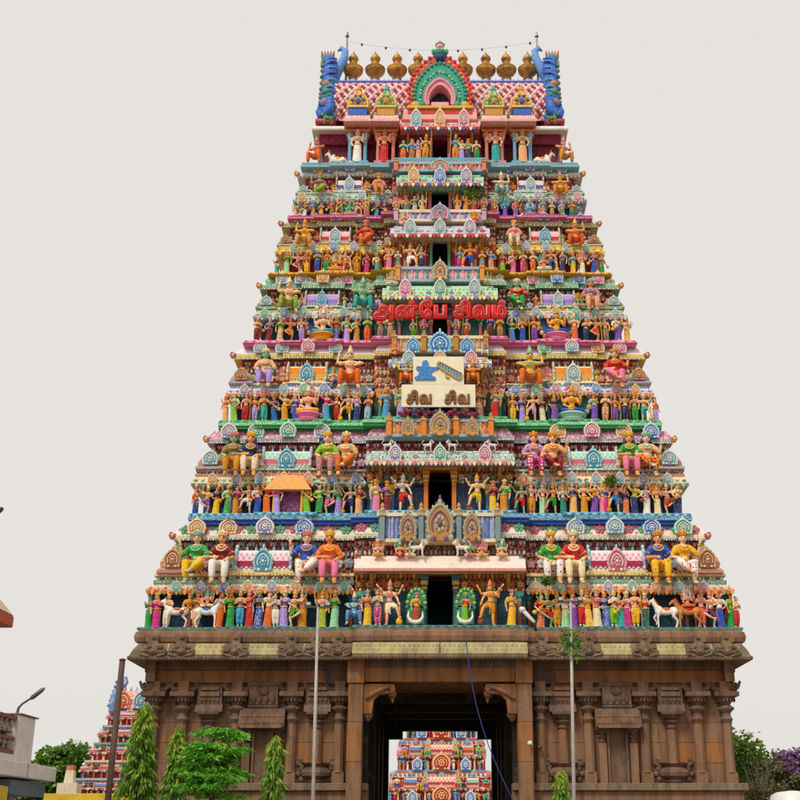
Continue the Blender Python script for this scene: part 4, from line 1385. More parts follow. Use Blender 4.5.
# blue cloaked squatting figure, goddesses on crescents, guardians of the lowest door
Yc0 = TY[0] - 0.66
statue('bearer', (ux(-86, 620, Yc0), Yc0 + 0.02, R0['zf']), hrow * 0.85, 0, '', 'azure', skin=SKINS[6])
for s in (-1, 1):
    g = statue('lady', (s * ux(25, 620, Yc0), Yc0, R0['zf'] + 0.12), hrow * 0.8, 0, 'in a crescent', 'red' if s < 0 else 'lime', 'yellow' if s < 0 else 'orange', flip=s > 0)
    m = MB()
    m.tube([(-0.3 * 1, 0.05, 0.5), (-0.33, 0, 0.25), (-0.2, -0.04, 0.04), (0, -0.05, -0.02), (0.2, -0.04, 0.04), (0.33, 0, 0.25), (0.3, 0.05, 0.5)], [0.02, 0.06, 0.1, 0.12, 0.1, 0.06, 0.02], 8)
    m.obj('crescent', paint('#e9e0d2'), g, (0, -0.02, 0.02), True).scale = (0.75, 0.75, 0.75)
    m = MB()
    n = 16
    for i in range(n + 1):
        a = math.pi * i / n
        m.ell((0.3 * math.cos(a), 0.1, 0.55 + 0.62 * math.sin(a) ** 0.8), (0.07, 0.05, 0.07), 6, 4, i % 2)
    m.box(-0.3, 0.3, 0.1, 0.16, 0, 0.6, 0)
    m.prism([(0.3 * math.cos(math.pi * i / n), 0.55 + 0.6 * math.sin(math.pi * i / n)) for i in range(n + 1)], 0.1, 0.16, 0)
    m.obj('aureole', [paint('#3f8f6a'), paint('#a8c46a')], g, (0, 0.06, 0))
    statue('guard', (s * ux(49, 620, Yc0), Yc0 - 0.08, R0['zf']), hrow * 1.12, 0, 'by the doorway', 'cream' if s < 0 else 'gold', flip=s > 0, skin=SKINS[0 if s < 0 else 7])

# big seated figures in front of the shrine roofs
SEATCOL = [
    [('sitter_up', 'yellow', 'green'), ('sitter', 'white', 'maroon'), ('sitter_up', 'white', 'blue'), ('sitter', 'pink', 'orange'), ('sitter', 'white', 'green'), ('sitter', 'cream', 'red'), ('sitter', 'yellow', 'blue'), ('sitter_up', 'white', 'yellow')],
    [('sitter', 'gold', 'green'), ('sitter', 'cream', 'navy'), ('sitter', 'pink', 'lime'), ('sitter_up', 'orange', 'peach'), ('sitter', 'magenta', 'lilac'), ('sitter_up', 'maroon', 'peach'), ('sitter', 'pink', 'green'), ('sitter_up', 'red', 'peach')],
]
for k in range(6):
    seat = SEATED[k]
    Ys = TY[k] - 0.36
    yb = (588, 481, 393, 316, 251, 200)[k]
    hpx = (61, 52, 47, 39, 32, 28)[k]
    z0 = uz(yb, Ys)
    h = (uz(yb - hpx, Ys) - z0) * 0.88
    offs = [-o for o in seat] + [o for o in seat[::-1]]
    for i, off in enumerate(offs):
        if k < 2:
            kd, lo, up = SEATCOL[k][i]
            skin = SKINS[5] if (k == 1 and i in (0,)) else SKINS[i % 5]
            flip = off < 0 if kd == 'sitter_up' else random.random() < 0.5
        else:
            kd = ('bearer', 'sitter_up', 'sitter', 'bearer')[(i + k) % 4]
            lo, up = [('lilac', 'orange', 'orange', 'pink'), ('green', 'turquoise', 'green', 'peach'), ('gold', 'orange', 'cream', 'orange'), ('lime', 'gold', 'mint', 'gold')][k - 2][i], ['pink', 'turquoise', 'peach', 'lilac', 'azure', 'red'][(i + k) % 6]
            skin = [SKINS[5], SKINS[0], SKINS[7], SKINS[0], SKINS[0], SKINS[5], SKINS[5], SKINS[3], SKINS[7], SKINS[3], SKINS[2], SKINS[3], SKINS[5], SKINS[7], SKINS[2], SKINS[7]][(k - 2) * 4 + i]
            flip = off < 0
        statue(kd, (ux(off, yb - 20, Ys), Ys - 0.02, z0), h, k, 'seated before the shrine roofs' if False else '', lo, up, skin=skin, flip=flip, rz=random.uniform(-0.12, 0.12), group='large seated statues on the ' + STOREY_NAME[k])

# random rows of the upper storeys
for k in range(1, 6):
    t = TOPZ[k]
    Yr = TY[k] - 0.36
    h = (t['zr'] - t['zf']) * 1.03
    yy = YS[k][0]
    step = (10.2, 10.0, 10.5, 9.5, 9.0)[k - 1]
    so, sw = SH_OFF[k], SH_HW[k]
    for s in (-1, 1):
        off = CHALF[k] + 7
        while off < FL[k] - 4:
            in_sh = abs(off - so) < (9 if k == 1 else 12 if k in (2, 3) else 7)
            if not in_sh:
                edge = off > FL[k] - 12
                kd = random.choice(['lady', 'folded', 'raised', 'deity', 'blessing', 'musician', 'dancer', 'lady', 'guard'])
                y_ = Yr - (0.14 if abs(off - so) < sw * 1.2 else 0) + (0.2 if edge else 0)
                statue(kd, (s * ux(off, yy - 5, y_), y_, t['zf'] - 0.01), h * random.uniform(0.86, 1.0), k, '', rz=(R(40) * s) if edge else random.uniform(-0.25, 0.25), flip=random.random() < 0.5)
            off += step * random.uniform(0.9, 1.15)
        # centre piece of the shrine bay
        X = s * ux(so, yy - 5, Yr)
        yb = Yr - 0.12
        if k == 1 and s > 0:
            for q, kd in ((-0.3, 'deity'), (0.05, 'musician'), (0.4, 'deity')):
                statue(kd, (X + q, yb, t['zf'] - 0.01), h * 0.98, k, '', None, None)
        elif k == 1:
            m = MB()
            w, hh = 0.52, t['zr'] - t['zf']
            for a in (-1, 1):
                m.lathe([(0.08, 0), (0.06, 0.06), (0.05, hh * 0.7), (0.08, hh * 0.75)], 8, (a * w, 0, 0), 0)
            m.box(-w, w, 0.15, 0.2, 0, hh * 0.75, 1)
            m.add([(-w * 1.7, -0.2, hh * 0.75), (w * 1.7, -0.2, hh * 0.75), (w * 1.7, 0.3, hh * 0.75), (-w * 1.7, 0.3, hh * 0.75), (-w * 0.9, 0.0, hh * 1.28), (w * 0.9, 0.0, hh * 1.28), (w * 0.9, 0.3, hh * 1.28), (-w * 0.9, 0.3, hh * 1.28)],
                  [(0, 3, 2, 1), (4, 5, 6, 7), (0, 1, 5, 4), (1, 2, 6, 5), (2, 3, 7, 6), (3, 0, 4, 7)], 2)
            m.obj('niche_shrine', [paint('#e0b04a'), paint('#3a3560', '#a8506a', 'cells', 11.0), paint('#e8b070')], storeys[k], (X, yb, t['zf']))
        else:
            sc = h * (1.5 if k in (2, 3) else 1.15)
            stt = statue('meditator', (X, yb + 0.05, t['zf'] + (0.28 if k in (2, 3) else 0.12)), sc * 0.56, k, 'in an aureole', rz=0)
            m = MB()
            n = 22
            for i in range(n):
                a = 2 * math.pi * i / n
                m.ell((0.42 * math.cos(a), 0.12, 0.34 + 0.44 * math.sin(a)), (0.062, 0.06, 0.062), 6, 4, 1 if i % 2 else 2)
            m.prism([(0.4 * math.cos(2 * math.pi * i / n), 0.34 + 0.42 * math.sin(2 * math.pi * i / n)) for i in range(n)], 0.12, 0.18, 0)
            m.obj('aureole', [paint(random.choice(['#2c5a8a', '#27335f', '#8a2a4a', '#1f5a5a'])), paint('#d9cfae'), paint(random.choice(['#d98a9a', '#9fb4c4', '#d9a04a']))], stt)
            m = MB()
            m.lathe([(0.26, -0.2), (0.3, -0.14), (0.2, -0.1), (0.3, -0.02), (0.26, 0.02)], 14, (0, -0.02, 0), 0, 1, 0.7)
            m.obj('lotus_pedestal', paint(random.choice(['#d98aa8', '#d9a04a', '#9fc4b4'])), stt)
# pilasters between the figures and at the corners
PC = [('#a8622e', '#5f9f94'), ('#5d8fb4', '#d9b060'), ('#3f8f7a', '#d9a060'), ('#c9787c', '#7fb49a'), ('#d9c06a', '#c46a80'), ('#8fb0c9', '#d9c9a0')]
for k in range(6):
    t = TOPZ[k]
    so, sw = SH_OFF[k], SH_HW[k]
    H = t['zr'] - t['zf'] + 0.02
    yy = YS[k][0]
    offs = [so - sw * 1.1, so - sw * 0.55, so + sw * 0.55, so + sw * 1.1, CHALF[k] + 3, FL[k] - 16, (so + sw * 1.1 + FL[k] - 16) / 2, CHALF[k] - 6, (CHALF[k] + DOORW[k]) * 0.55]
    for off in offs:
        for s in (-1, 1):
            y_ = TY[k] + 0.22 - (0.16 if abs(off - so) < sw * 1.15 else 0.45 if off < CHALF[k] else 0)
            mobj('pilaster', PILA, [paint(PC[k][0]), paint(PC[k][1])], storeys[k], (s * ux(off, yy - 5, y_), y_, t['zf']), 0, (1.0, 0.7, H))
# figures flanking the upper doors
FLANK = {1: [(36, 'guard', 1.25), (53, 'lady', 1.1), (64, 'lady', 1.15)], 2: [(24, 'folded', 0.9), (40, 'lady', 1.2), (55, 'lady', 1.2)], 3: [(16, 'deity', 0.8), (26, 'blessing', 0.85), (50, 'lady', 1.05), (60, 'folded', 1.0)],
         4: [(19, 'blessing', 1.1), (29, 'guard', 1.3), (42, 'folded', 1.0), (52, 'raised', 1.0)], 5: [(18, 'blessing', 1.15), (26, 'raised', 1.2), (35, 'lady', 1.15), (44, 'deity', 1.0)]}
for k, lst in FLANK.items():
    t = TOPZ[k]
    h = (t['zr'] - t['zf'])
    y_ = TY[k] - 0.62
    for off, kd, f in lst:
        for s in (-1, 1):
            statue(kd, (s * ux(off, YS[k][0] - 8, y_), y_, t['zf'] - 0.01), h * f * 0.92, k, 'beside the doorway', flip=s > 0, rz=random.uniform(-0.1, 0.1))
k = 6
t = TOPZ[6]
h = t['zr'] - t['zf']
for off, kd, f in ((15, 'blessing', 0.72), (22, 'raised', 0.62), (29, 'lady', 0.62), (37, 'folded', 0.6), (56, 'deity', 0.95), (83, 'deity', 0.95)):
    for s in (-1, 1):
        y_ = TY[6] - (0.5 if off < 42 else 0.3)
        statue(kd, (s * ux(off, 160, y_), y_, t['zf'] - 0.01), h * f * 0.95, 6, 'beside the doorway' if off < 42 else '', low=('gold' if off == 15 else 'red' if (off == 56 and s < 0) else None), flip=s > 0)
for s, lab in ((-1, 'white and yellow lying bull statue beside an orange seated statue on the top storey'), (1, 'white and orange lying bull statue beside a gold seated statue on the top storey')):
    animal('bull', (s * ux(103, 160, TY[6] - 0.2), TY[6] - 0.2, t['zf'] - 0.01), 0.72, lab, 0, s < 0, '#ece6d8', '#e8bd35' if s < 0 else '#d98a40', None, 'bull_statue')
    statue('bearer', (s * ux(124, 165, TY[6] - 0.2), TY[6] - 0.15, t['zf'] - 0.05), h * 0.72, 6, 'on the corner', 'orange' if s < 0 else 'gold', skin=SKINS[3 if s < 0 else 4], rz=R(25) * s, flip=s < 0)

# ------------------------------------------------------------------ barrel roof, end horns, gables and finials
YR = 6.25
zr_top = uz(77, 5.15)
z_fin = uz(78, YR) - 0.1
ze_ = uz(119, 4.15)
roof_hx = ux(105, 100, 4.8)
m = MB()
prof = []
for i in range(15):
    a = math.pi / 2 * i / 14
    y = YR - (YR - 4.3) * (math.cos(a) ** 0.75) * (1.0 + 0.10 * math.sin(2 * a))
    prof.append((y, ze_ + (zr_top - ze_) * math.sin(a)))
full = prof + [(2 * YR - y, z) for y, z in prof[::-1][1:]]
for i in range(len(full) - 1):
    (y0, z0), (y1, z1) = full[i], full[i + 1]
    ii = i if i < 14 else 27 - i
    m.add([(-roof_hx, y0, z0), (roof_hx, y0, z0), (roof_hx, y1, z1), (-roof_hx, y1, z1)], [(0, 1, 2, 3)], 1 if ii in (7, 9) else 0)
for x in (-roof_hx, roof_hx):
    m.add([(x, y, z) for y, z in full], [tuple(range(len(full)))], 0)
roof = m.obj('barrel_roof', [paint('#b8505c', '#efd9d9', 'lattice', 3.1), paint('#7f8fc4', '#e6b4c4', 'stripes', 4.0)], tower)
# raised scales on the barrel, in rows
m = MB()
for i in range(2, 15):
    y0, z0 = (Vector(prof[i // 2]) + Vector(prof[(i + 1) // 2])) / 2
    n = 52
    for j in range(n):
        x = -roof_hx + (j + 0.5 * (i % 2) + 0.25) * 2 * roof_hx / n
        m.ell((x, y0 - 0.02, z0), (0.085, 0.05, 0.1), 6, 4, (i + j) % 3)
o = m.obj('scale_row', [paint('#e9c0c4'), paint('#a8384c'), paint('#e6e0da')], roof)
o['kind'] = 'stuff'
# ridge crest
m = MB()
m.box(-roof_hx, roof_hx, YR - 0.22, YR + 0.22, zr_top - 0.12, zr_top + 0.1, 0)
n = 40
for j in range(n):
    x = -roof_hx + (j + 0.5) * 2 * roof_hx / n
    m.lathe([(0.09, 0.1), (0.1, 0.18), (0.02, 0.36)], 6, (x, YR - 0.14, zr_top), 1)
o = m.obj('ridge_crest', [paint('#c9c6d2'), paint('#8fa9c9')], roof)
m = MB()
for i, mt in ((9, 0), (11, 1)):
    y0, z0 = prof[i]
    m.tube([(-roof_hx, y0 - 0.03, z0), (roof_hx, y0 - 0.03, z0)], 0.07, 6, mt)
m.obj('roof_band', [paint('#6f82c0'), paint('#8fa0cc')], roof)
m = MB()
for j in range(46):
    x = -roof_hx + (j + 0.5) * 2 * roof_hx / 46
    m.lathe([(0.09, 0), (0.1, 0.1), (0.02, 0.3)], 6, (x, prof[12][0], prof[12][1] - 0.02))
o = m.obj('crest_row', paint('#a9b8d2'), roof)
o['kind'] = 'stuff'
# golden finials
KAL = [(0.16, 0), (0.26, 0.03), (0.14, 0.1), (0.12, 0.16), (0.3, 0.26), (0.46, 0.4), (0.52, 0.52), (0.5, 0.62), (0.53, 0.64), (0.5, 0.68), (0.34, 0.8), (0.2, 0.86), (0.17, 0.92), (0.24, 0.96), (0.17, 1.0), (0.14, 1.1), (0.22, 1.16), (0.27, 1.26), (0.25, 1.36), (0.16, 1.44), (0.12, 1.47), (0.15, 1.5), (0.06, 1.58), (0.015, 1.78)]
gm, gn, gl, gb = nt('weathered_brass')
gv = coords(gn, gl)
gl.new(mixnode(gn, gl, ramp(gn, gl, noise(gn, gl, gv, 2.2, 5), 0.38, 0.68), (0.72, 0.34, 0.05), (0.16, 0.11, 0.035)), gb.inputs['Base Color'])
gb.inputs['Metallic'].default_value = 0.25
gb.inputs['Roughness'].default_value = 0.42
KM = MB().lathe(KAL, 24).mesh('gold_finial', smooth=True)
for px in (353, 375, 397, 418, 440, 463, 486, 506.5, 528):
    p = P(px, 77, YR)
    MB().lathe([(0.24, 0), (0.2, 0.1), (0.16, z_fin - zr_top)], 12, (0, 0, 0)).obj('finial_stem', paint('#c9c6d2'), roof, (p.x, YR, zr_top))
    mobj('gold_finial', KM, [gm], roof, (p.x, YR, z_fin), random.uniform(0, 6), 0.93)
# horned ends: scaly serpent-like gables rising above the ridge
for s in (-1, 1):
    m = MB()
    x0 = roof_hx - 0.05
    outl = []
    for i in range(17):
        a = math.pi * i / 16
        outl.append((YR - 2.05 * math.cos(a) * (1 + 0.12 * math.sin(a)), ze_ - 0.35 + (zr_top - ze_ + 0.7) * math.sin(a) ** 0.85))
    inn = [(YR + (y - YR) * 0.72, ze_ - 0.35 + (z - ze_ + 0.35) * 0.7) for y, z in outl]
    for i in range(16):
        (ya, za), (yb, zb), (yc, zc), (yd, zd) = outl[i], outl[i + 1], inn[i + 1], inn[i]
        fl = fl2 = 0.0
        w = 0.5
        m.add([(x0, ya, za), (x0, yb, zb), (x0, yc, zc), (x0, yd, zd), (x0 + w + fl, ya, za), (x0 + w + fl2 * 0.5, yb, zb), (x0 + w, yc, zc), (x0 + w, yd, zd)],
              [(0, 3, 2, 1), (4, 5, 6, 7), (0, 1, 5, 4), (3, 7, 6, 2)] + ([(0, 4, 7, 3)] if i == 0 else []) + ([(1, 2, 6, 5)] if i == 15 else []), 0)
        ym, zm = (ya + yb) / 2, (za + zb) / 2
        m.ell((x0 + w * 0.9, ym, zm), (0.2, 0.2, 0.2), 8, 5, 3 if i % 2 else 1)
        m.tube([(x0 + 0.1, ya * 0.99 + YR * 0.01, za + 0.02), (x0 + w * 0.5, ya - 0.06 * (1 if i < 8 else -1), za + 0.08), (x0 + w, ya, za)], [0.08, 0.09, 0.07], 6, 2 if i % 2 else 1)
    m.prismx([(y, z) for y, z in inn], x0 + 0.2, x0 + 0.3, 2)
    colp = [Vector((x0 + 0.34, 4.25, ze_ - 0.3)), Vector((x0 + 0.34, 4.45, ze_ + 0.8)), Vector((x0 + 0.36, 4.8, ze_ + 1.9)), Vector((x0 + 0.4, 5.3, zr_top + 0.6)), Vector((x0 + 0.44, 5.7, zr_top + 1.3))]
    m.tube(colp, [0.42, 0.4, 0.38, 0.36, 0.3], 12, 0)
    for q in range(15):
        t_ = q / 14 * 3.6
        a_ = colp[int(t_)].lerp(colp[int(t_) + 1], t_ - int(t_))
        m.tube([a_ + Vector((-0.34, -0.24, 0.12)), a_ + Vector((-0.05, -0.42, 0.0)), a_ + Vector((0.3, -0.3, -0.16))], [0.035, 0.055, 0.03], 6, 2 if q % 2 else 5)
        m.ell(a_ + Vector((0.36, -0.12, 0)), (0.09, 0.11, 0.11), 6, 4, 3 if q % 2 else 1)
    # lion face and crest on the crown, with the tail-like horn towards the middle
    zt2 = zr_top + 0.75
    m.tube([(x0 + 0.45, YR, zt2 - 0.5), (x0 + 0.42, YR - 0.05, zt2 + 0.3), (x0 + 0.5, YR - 0.1, zt2 + 0.75)], [0.42, 0.36, 0.24], 10, 0)
    m.ell((x0 + 0.55, YR - 0.3, zt2 + 0.75), (0.36, 0.4, 0.32), 10, 6, 1)
    for q in range(5):
        m.tube([(x0 + 0.35 + q * 0.12, YR - 0.25, zt2 + 0.95), (x0 + 0.3 + q * 0.15, YR - 0.3, zt2 + 1.3)], [0.1, 0.03], 6, 3 if q % 2 else 4)
    m.tube([(x0 + 0.25, YR - 0.3, zt2 - 0.3), (x0 + 0.02, YR - 0.35, zt2 + 0.3), (x0 - 0.22, YR - 0.35, zt2 + 0.85), (x0 - 0.25, YR - 0.35, zt2 + 1.25), (x0 - 0.05, YR - 0.35, zt2 + 1.45), (x0 + 0.08, YR - 0.35, zt2 + 1.3)], [0.24, 0.24, 0.2, 0.17, 0.13, 0.06], 10, 2)
    # curling foot
    m.tube([(x0 + 0.2, 4.1, ze_ + 1.0), (x0 + 0.2, 4.0, ze_ + 0.35), (x0 + 0.38, 3.95, ze_ + 0.0), (x0 + 0.56, 3.97, ze_ - 0.02), (x0 + 0.7, 4.0, ze_ + 0.3), (x0 + 0.7, 4.02, ze_ + 0.55)], [0.2, 0.24, 0.25, 0.22, 0.14, 0.05], 10, 0)
    m.box(x0 - 0.05, x0 + 0.8, 3.75, 5.0, ze_ - 0.42, ze_ - 0.24, 4)
    for q in range(9):
        zq = ze_ + 0.5 + q * 0.24
        m.tube([(x0 + 0.05, 4.15 + q * 0.13, zq), (x0 + 0.38, 4.05 + q * 0.13, zq + 0.1), (x0 + 0.7, 4.15 + q * 0.13, zq + 0.28)], [0.06, 0.085, 0.05], 6, 2 if q % 2 else 5)
    o = m.obj('roof_horn', [paint('#3a6ab2', '#5f92cc', 'dots', 5.0), paint('#4f8f7a'), paint('#7aa6d6'), paint('#b98a4a'), paint('#c9606a'), paint('#274a8c')], roof, None, True)
    if s < 0:
        o.scale = (-1, 1, 1)
# big central gable
gz = uz(112, 3.75)
G = MB()
n = 26
gw = ux(29, 90, 3.75)
gh = uz(58, 3.75) - gz


def gpt(a, f):
    return (gw * f * math.cos(a) * (1.0 - 0.05 * math.cos(2 * a)), (0.12 + 0.18 * f) * gh + 0.52 * gh * f * math.sin(a) * (1 + 0.25 * max(0, math.sin(a)) ** 5))


angs = [math.pi * (-0.14 + 1.28 * i / n) for i in range(n + 1)]
for f0, f1, y0, mt in ((1.14, 0.9, 0.0, 0), (0.92, 0.5, -0.08, 1), (0.52, 0.40, -0.2, 2)):
    for i in range(n):
        a, b = angs[i], angs[i + 1]
        A, B, C_, D = gpt(a, f0), gpt(b, f0), gpt(b, f1), gpt(a, f1)
        G.add([(A[0], y0, A[1]), (B[0], y0, B[1]), (C_[0], y0, C_[1]), (D[0], y0, D[1]), (A[0], 1.6, A[1]), (B[0], 1.6, B[1]), (C_[0], 0.5, C_[1]), (D[0], 0.5, D[1])],
              [(0, 3, 2, 1), (0, 1, 5, 4), (3, 7, 6, 2)] + ([(0, 4, 7, 3)] if i == 0 else []) + ([(1, 2, 6, 5)] if i == n - 1 else []), mt)
    for i in range(n + 1):
        q = gpt(angs[i], f0)
        G.ell((q[0], y0 - 0.02, q[1]), (0.09, 0.07, 0.09), 6, 4, mt)
    for i in range(n + 1):
        q = gpt(angs[i], (f0 + f1) / 2)
        if mt < 2:
            G.ell((q[0], y0 - 0.03, q[1]), (0.05, 0.05, 0.05), 6, 4, 3 if (i + mt) % 3 else 4)
G.add([(gpt(a, 0.42)[0], 0.45, gpt(a, 0.42)[1]) for a in angs], [tuple(range(n + 1))], 5)
G.box(-gw * 0.3, gw * 0.3, -0.05, 0.4, 0.04 * gh, 0.17 * gh, 6)
for s in (-1, 1):
    for zz, xx, r in ((0.72, 0.55, 0.16), (0.62, 0.82, 0.14), (0.8, 0.34, 0.15)):
        G.tube([(s * gw * xx, 0.2, gh * zz), (s * gw * (xx + 0.02), 0.1, gh * (zz + 0.1))], [r, r * 0.4], 6, 0)
    G.ell((s * gw * 0.85, -0.05, 0.1 * gh), (0.26, 0.2, 0.2), 8, 5, 7)
    G.ell((s * gw * 0.6, -0.15, 0.1 * gh), (0.16, 0.15, 0.2), 8, 5, 1)
# face and crest on top
top = gpt(math.pi / 2, 1.05)[1]
G.ell((0, -0.05, top + 0.0), (0.26, 0.22, 0.2), 10, 6, 8).ell((0, -0.05, top + 0.28), (0.28, 0.25, 0.22), 10, 6, 1).ell((0, -0.1, top + 0.54), (0.2, 0.2, 0.17), 10, 6, 6)
G.lathe([(0.18, top + 0.64), (0.23, top + 0.7), (0.12, top + 0.8), (0.02, top + 0.95)], 10, (0, -0.05, 0), 9)
for s in (-1, 1):
    G.ell((s * 0.3, -0.05, top + 0.32), (0.1, 0.1, 0.17), 8, 5, 1).ell((s * 0.1, -0.27, top + 0.33), (0.05, 0.05, 0.05), 6, 4, 3)
G.obj('central_gable', [paint('#d9604a'), paint('#3a9f86'), paint('#e9a9b4'), paint('#e6dfae'), paint('#5f8fd0'), paint('#2a2540'), paint('#e6b4b4'), paint('#d9b45a'), paint('#3a4a7a'), paint('#8a8a80')], roof, (0, 3.75, gz))
# gable base mouldings
st6 = storeys[6]
m = MB()
zb0 = uz(124, 3.4)
m.prismx([(3.25, zb0), (5.0, zb0), (5.0, gz + 0.05), (3.6, gz + 0.05), (3.35, zb0 + 0.35)], -gw * 1.25, gw * 1.25, 0)
m.box(-gw * 1.1, gw * 1.1, 3.42, 4.6, gz - 0.35, gz - 0.2, 1).box(-gw * 1.12, gw * 1.12, 3.38, 4.6, gz - 0.02, gz + 0.1, 2).box(-gw * 1.3, gw * 1.3, 3.2, 4.6, zb0 - 0.02, zb0 + 0.12, 1)
m.obj('gable_base', [paint('#e6a6a4', '#8fc4a0', 'dots', 4.0), paint('#c4473d'), paint('#d9b45a')], st6)
# mini shrine roofs over the flanking pillars, the pillars themselves
for off, cA, cB in ((82, '#d99a3a', '#3f6fb4'), (54, '#4fa68f', '#c99a4a')):
    for s in (-1, 1):
        zb1 = uz(125, 3.35)
        X = s * ux(off, 120, 3.35)
        m = MB()
        m.box(-0.62, 0.62, -0.4, 0.9, 0, 0.12, 2).prismx([(-0.4, 0.12), (0.9, 0.12), (0.9, 0.42), (-0.22, 0.42)], -0.56, 0.56, 2).box(-0.4, 0.4, -0.25, 0.8, 0.42, 0.85, 1).box(-0.46, 0.46, -0.3, 0.8, 0.8, 0.9, 3)
        m.lathe([(0.46, 0.9), (0.54, 1.02), (0.52, 1.2), (0.4, 1.5), (0.24, 1.78), (0.12, 1.95), (0.15, 2.02), (0.02, 2.3)], 14, (0, 0.2, 0), 0, 0.95, 0.8)
        for i in range(8):
            a = 2 * math.pi * i / 8 + 0.2
            m.tube([(0.5 * math.cos(a), 0.2 + 0.42 * math.sin(a), 1.0), (0.46 * math.cos(a), 0.2 + 0.38 * math.sin(a), 1.4), (0.2 * math.cos(a), 0.2 + 0.17 * math.sin(a), 1.85)], [0.06, 0.06, 0.03], 5, 3)
        for i in range(9):
            a = math.pi * i / 8
            m.ell((0.3 * math.cos(a), -0.26, 1.02 + 0.42 * math.sin(a)), (0.07, 0.06, 0.07), 6, 4, 1 if i % 2 else 3)
        m.ell((0, -0.27, 1.14), (0.13, 0.08, 0.16), 8, 5, 1)
        m.obj('pillar_roof', [paint(cA), paint(cB), paint('#e6b4b0', '#efdcd2', 'dots', 6.0), paint('#d9c07a')], st6, (X, 3.35, zb1 - 0.05))
        zfl = TOPZ[6]['zf']
        m = MB()
        H = zb1 - zfl
        for a in (-1, 1):
            m.lathe([(0.12, 0), (0.09, 0.1), (0.08, H * 0.6), (0.12, H * 0.64), (0.1, H * 0.7), (0.2, H * 0.8), (0.12, H * 0.84)], 8, (a * 0.34, 0, 0), 0)
        m.box(-0.55, 0.55, -0.2, 0.5, H * 0.84, H, 1).box(-0.5, 0.5, -0.22, 0.5, H * 0.88, H * 0.94, 2)
        m.box(-0.5, 0.5, -0.25, 0.4, -0.02, 0.1, 0)
        m.obj('pillar_shrine', [paint('#7aa6c4' if off == 82 else '#cf8a80'), paint('#d98a4a'), paint('#8a3a34')], st6, (X, 3.55, zfl))
# green lions between the gables on the eave
for off in (112, 68, 44):
    for s in (-1, 1):
        p = ux(off, 120, 3.7)
        animal('lion', (s * p, 3.75, uz(123, 3.7)), 0.6, 'small green crouching lion ornament on the eave below the barrel roof', 0, s < 0, '#5f9f6a', '#3f7f5a', 'green lions on the roof eave')
# lightning rods and the bulb wire between them
for px, lab in ((346, 'thin grey rod standing on the roof beside a dark finial and a blue horn'), (538, 'thin grey rod standing on the roof beside a golden finial and a blue horn')):
    p = P(px, 77, YR)
    zt = uz(35, YR)
    m = MB().tube([(0, 0, 0), (0, 0, zt - zr_top)], [0.06, 0.04], 8)
    m.lathe([(0.1, zt - zr_top - 0.1), (0.02, zt - zr_top + 0.2)], 8)
    tag(m.obj('lightning_rod', plain('rod_grey_%d' % px, '#8a8c92', 0.5, 0.6), None, (p.x, YR, zr_top)), lab, 'rod')
m = MB()
a, b = P(346, 41, YR), P(538, 41, YR)
pts = []
for i in range(25):
    t = i / 24
    pts.append(a.lerp(b, t) - Vector((0, 0, 0.55 * 4 * t * (1 - t))))
m.tube(pts, 0.005, 5)
wire = m.obj('bulb_wire', plain('wire_grey', '#7a7a78'), None)
tag(wire, 'thin wire with small bulbs strung between the rods above the golden finials', 'wire')
for i in range(2, 24, 3):
    MB().lathe([(0.03, 0.05), (0.07, 0), (0.09, -0.08), (0.05, -0.16), (0.01, -0.18)], 8).obj('bulb', plain('bulb_%d' % i, '#4a4a50', 0.3), wire, pts[i], True).scale = (0.7, 0.7, 0.7)

# ------------------------------------------------------------------ ground
GROUND = plain('ground_earth', '#8a7a66', 0.9, 0, 0.2, 0.6)
g = MB().add([(-1500, -1500, 0), (1500, -1500, 0), (1500, 1500, 0), (-1500, 1500, 0)], [(0, 1, 2, 3)]).obj('ground', GROUND)
g['kind'] = 'structure'
g['label'] = 'bare trodden earth round the temple'
pv = MB()
pv.box(-16, 16, -46, -2.4, -0.2, 0.02)
pave = pv.obj('pavement', stone('paving_stone', '#8d8378', 0.3))
pave['kind'] = 'structure'
pave['label'] = 'stone paved forecourt before the gateway'

# ------------------------------------------------------------------ stone base of the gateway
ST = stone('brown_granite', '#8b6c54', 0.72)
ST2 = stone('warm_granite', '#9a6c44', 0.62)
STD = stone('dark_granite', '#755d4e', 0.85)
STS = stone('passage_granite', '#2c2520', 0.9)  # near-black tone for the passage surfaces and wall core
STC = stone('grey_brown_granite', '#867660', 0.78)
STP = stone('lichen_panel', '#b3ab7e', 0.5, 40.0)
base = bpy.data.objects.new('stone_base', None)
C.objects.link(base)
base.parent = tower
WX = ux(291, 740, 0.0)                 # half width of the wall
PW = ux(61, 740, 0.0)                           # half width of the passage in front
z_slab = TOPZ[0]['zf'] - 0.12
zA0, zA1 = uz(683, -0.1), uz(661, -0.1)         # architrave
zM1, zM0 = uz(783, -0.35), uz(790.5, -0.35)     # lower moulding
zCap = uz(692, -0.3)
PASS = 2.52                                     # clear half width of the passage
# wall core: left and right of the passage, and over it
for s in (-1, 1):
    x0, x1 = sorted((s * (PASS + 0.35), s * (WX - 0.06)))
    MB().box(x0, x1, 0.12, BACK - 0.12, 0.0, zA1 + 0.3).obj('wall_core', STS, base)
MB().box(-PASS - 0.3, PASS + 0.3, 0.1, BACK - 0.1, zA0 + 0.15, zA1 + 0.29).obj('passage_ceiling', STS, base)
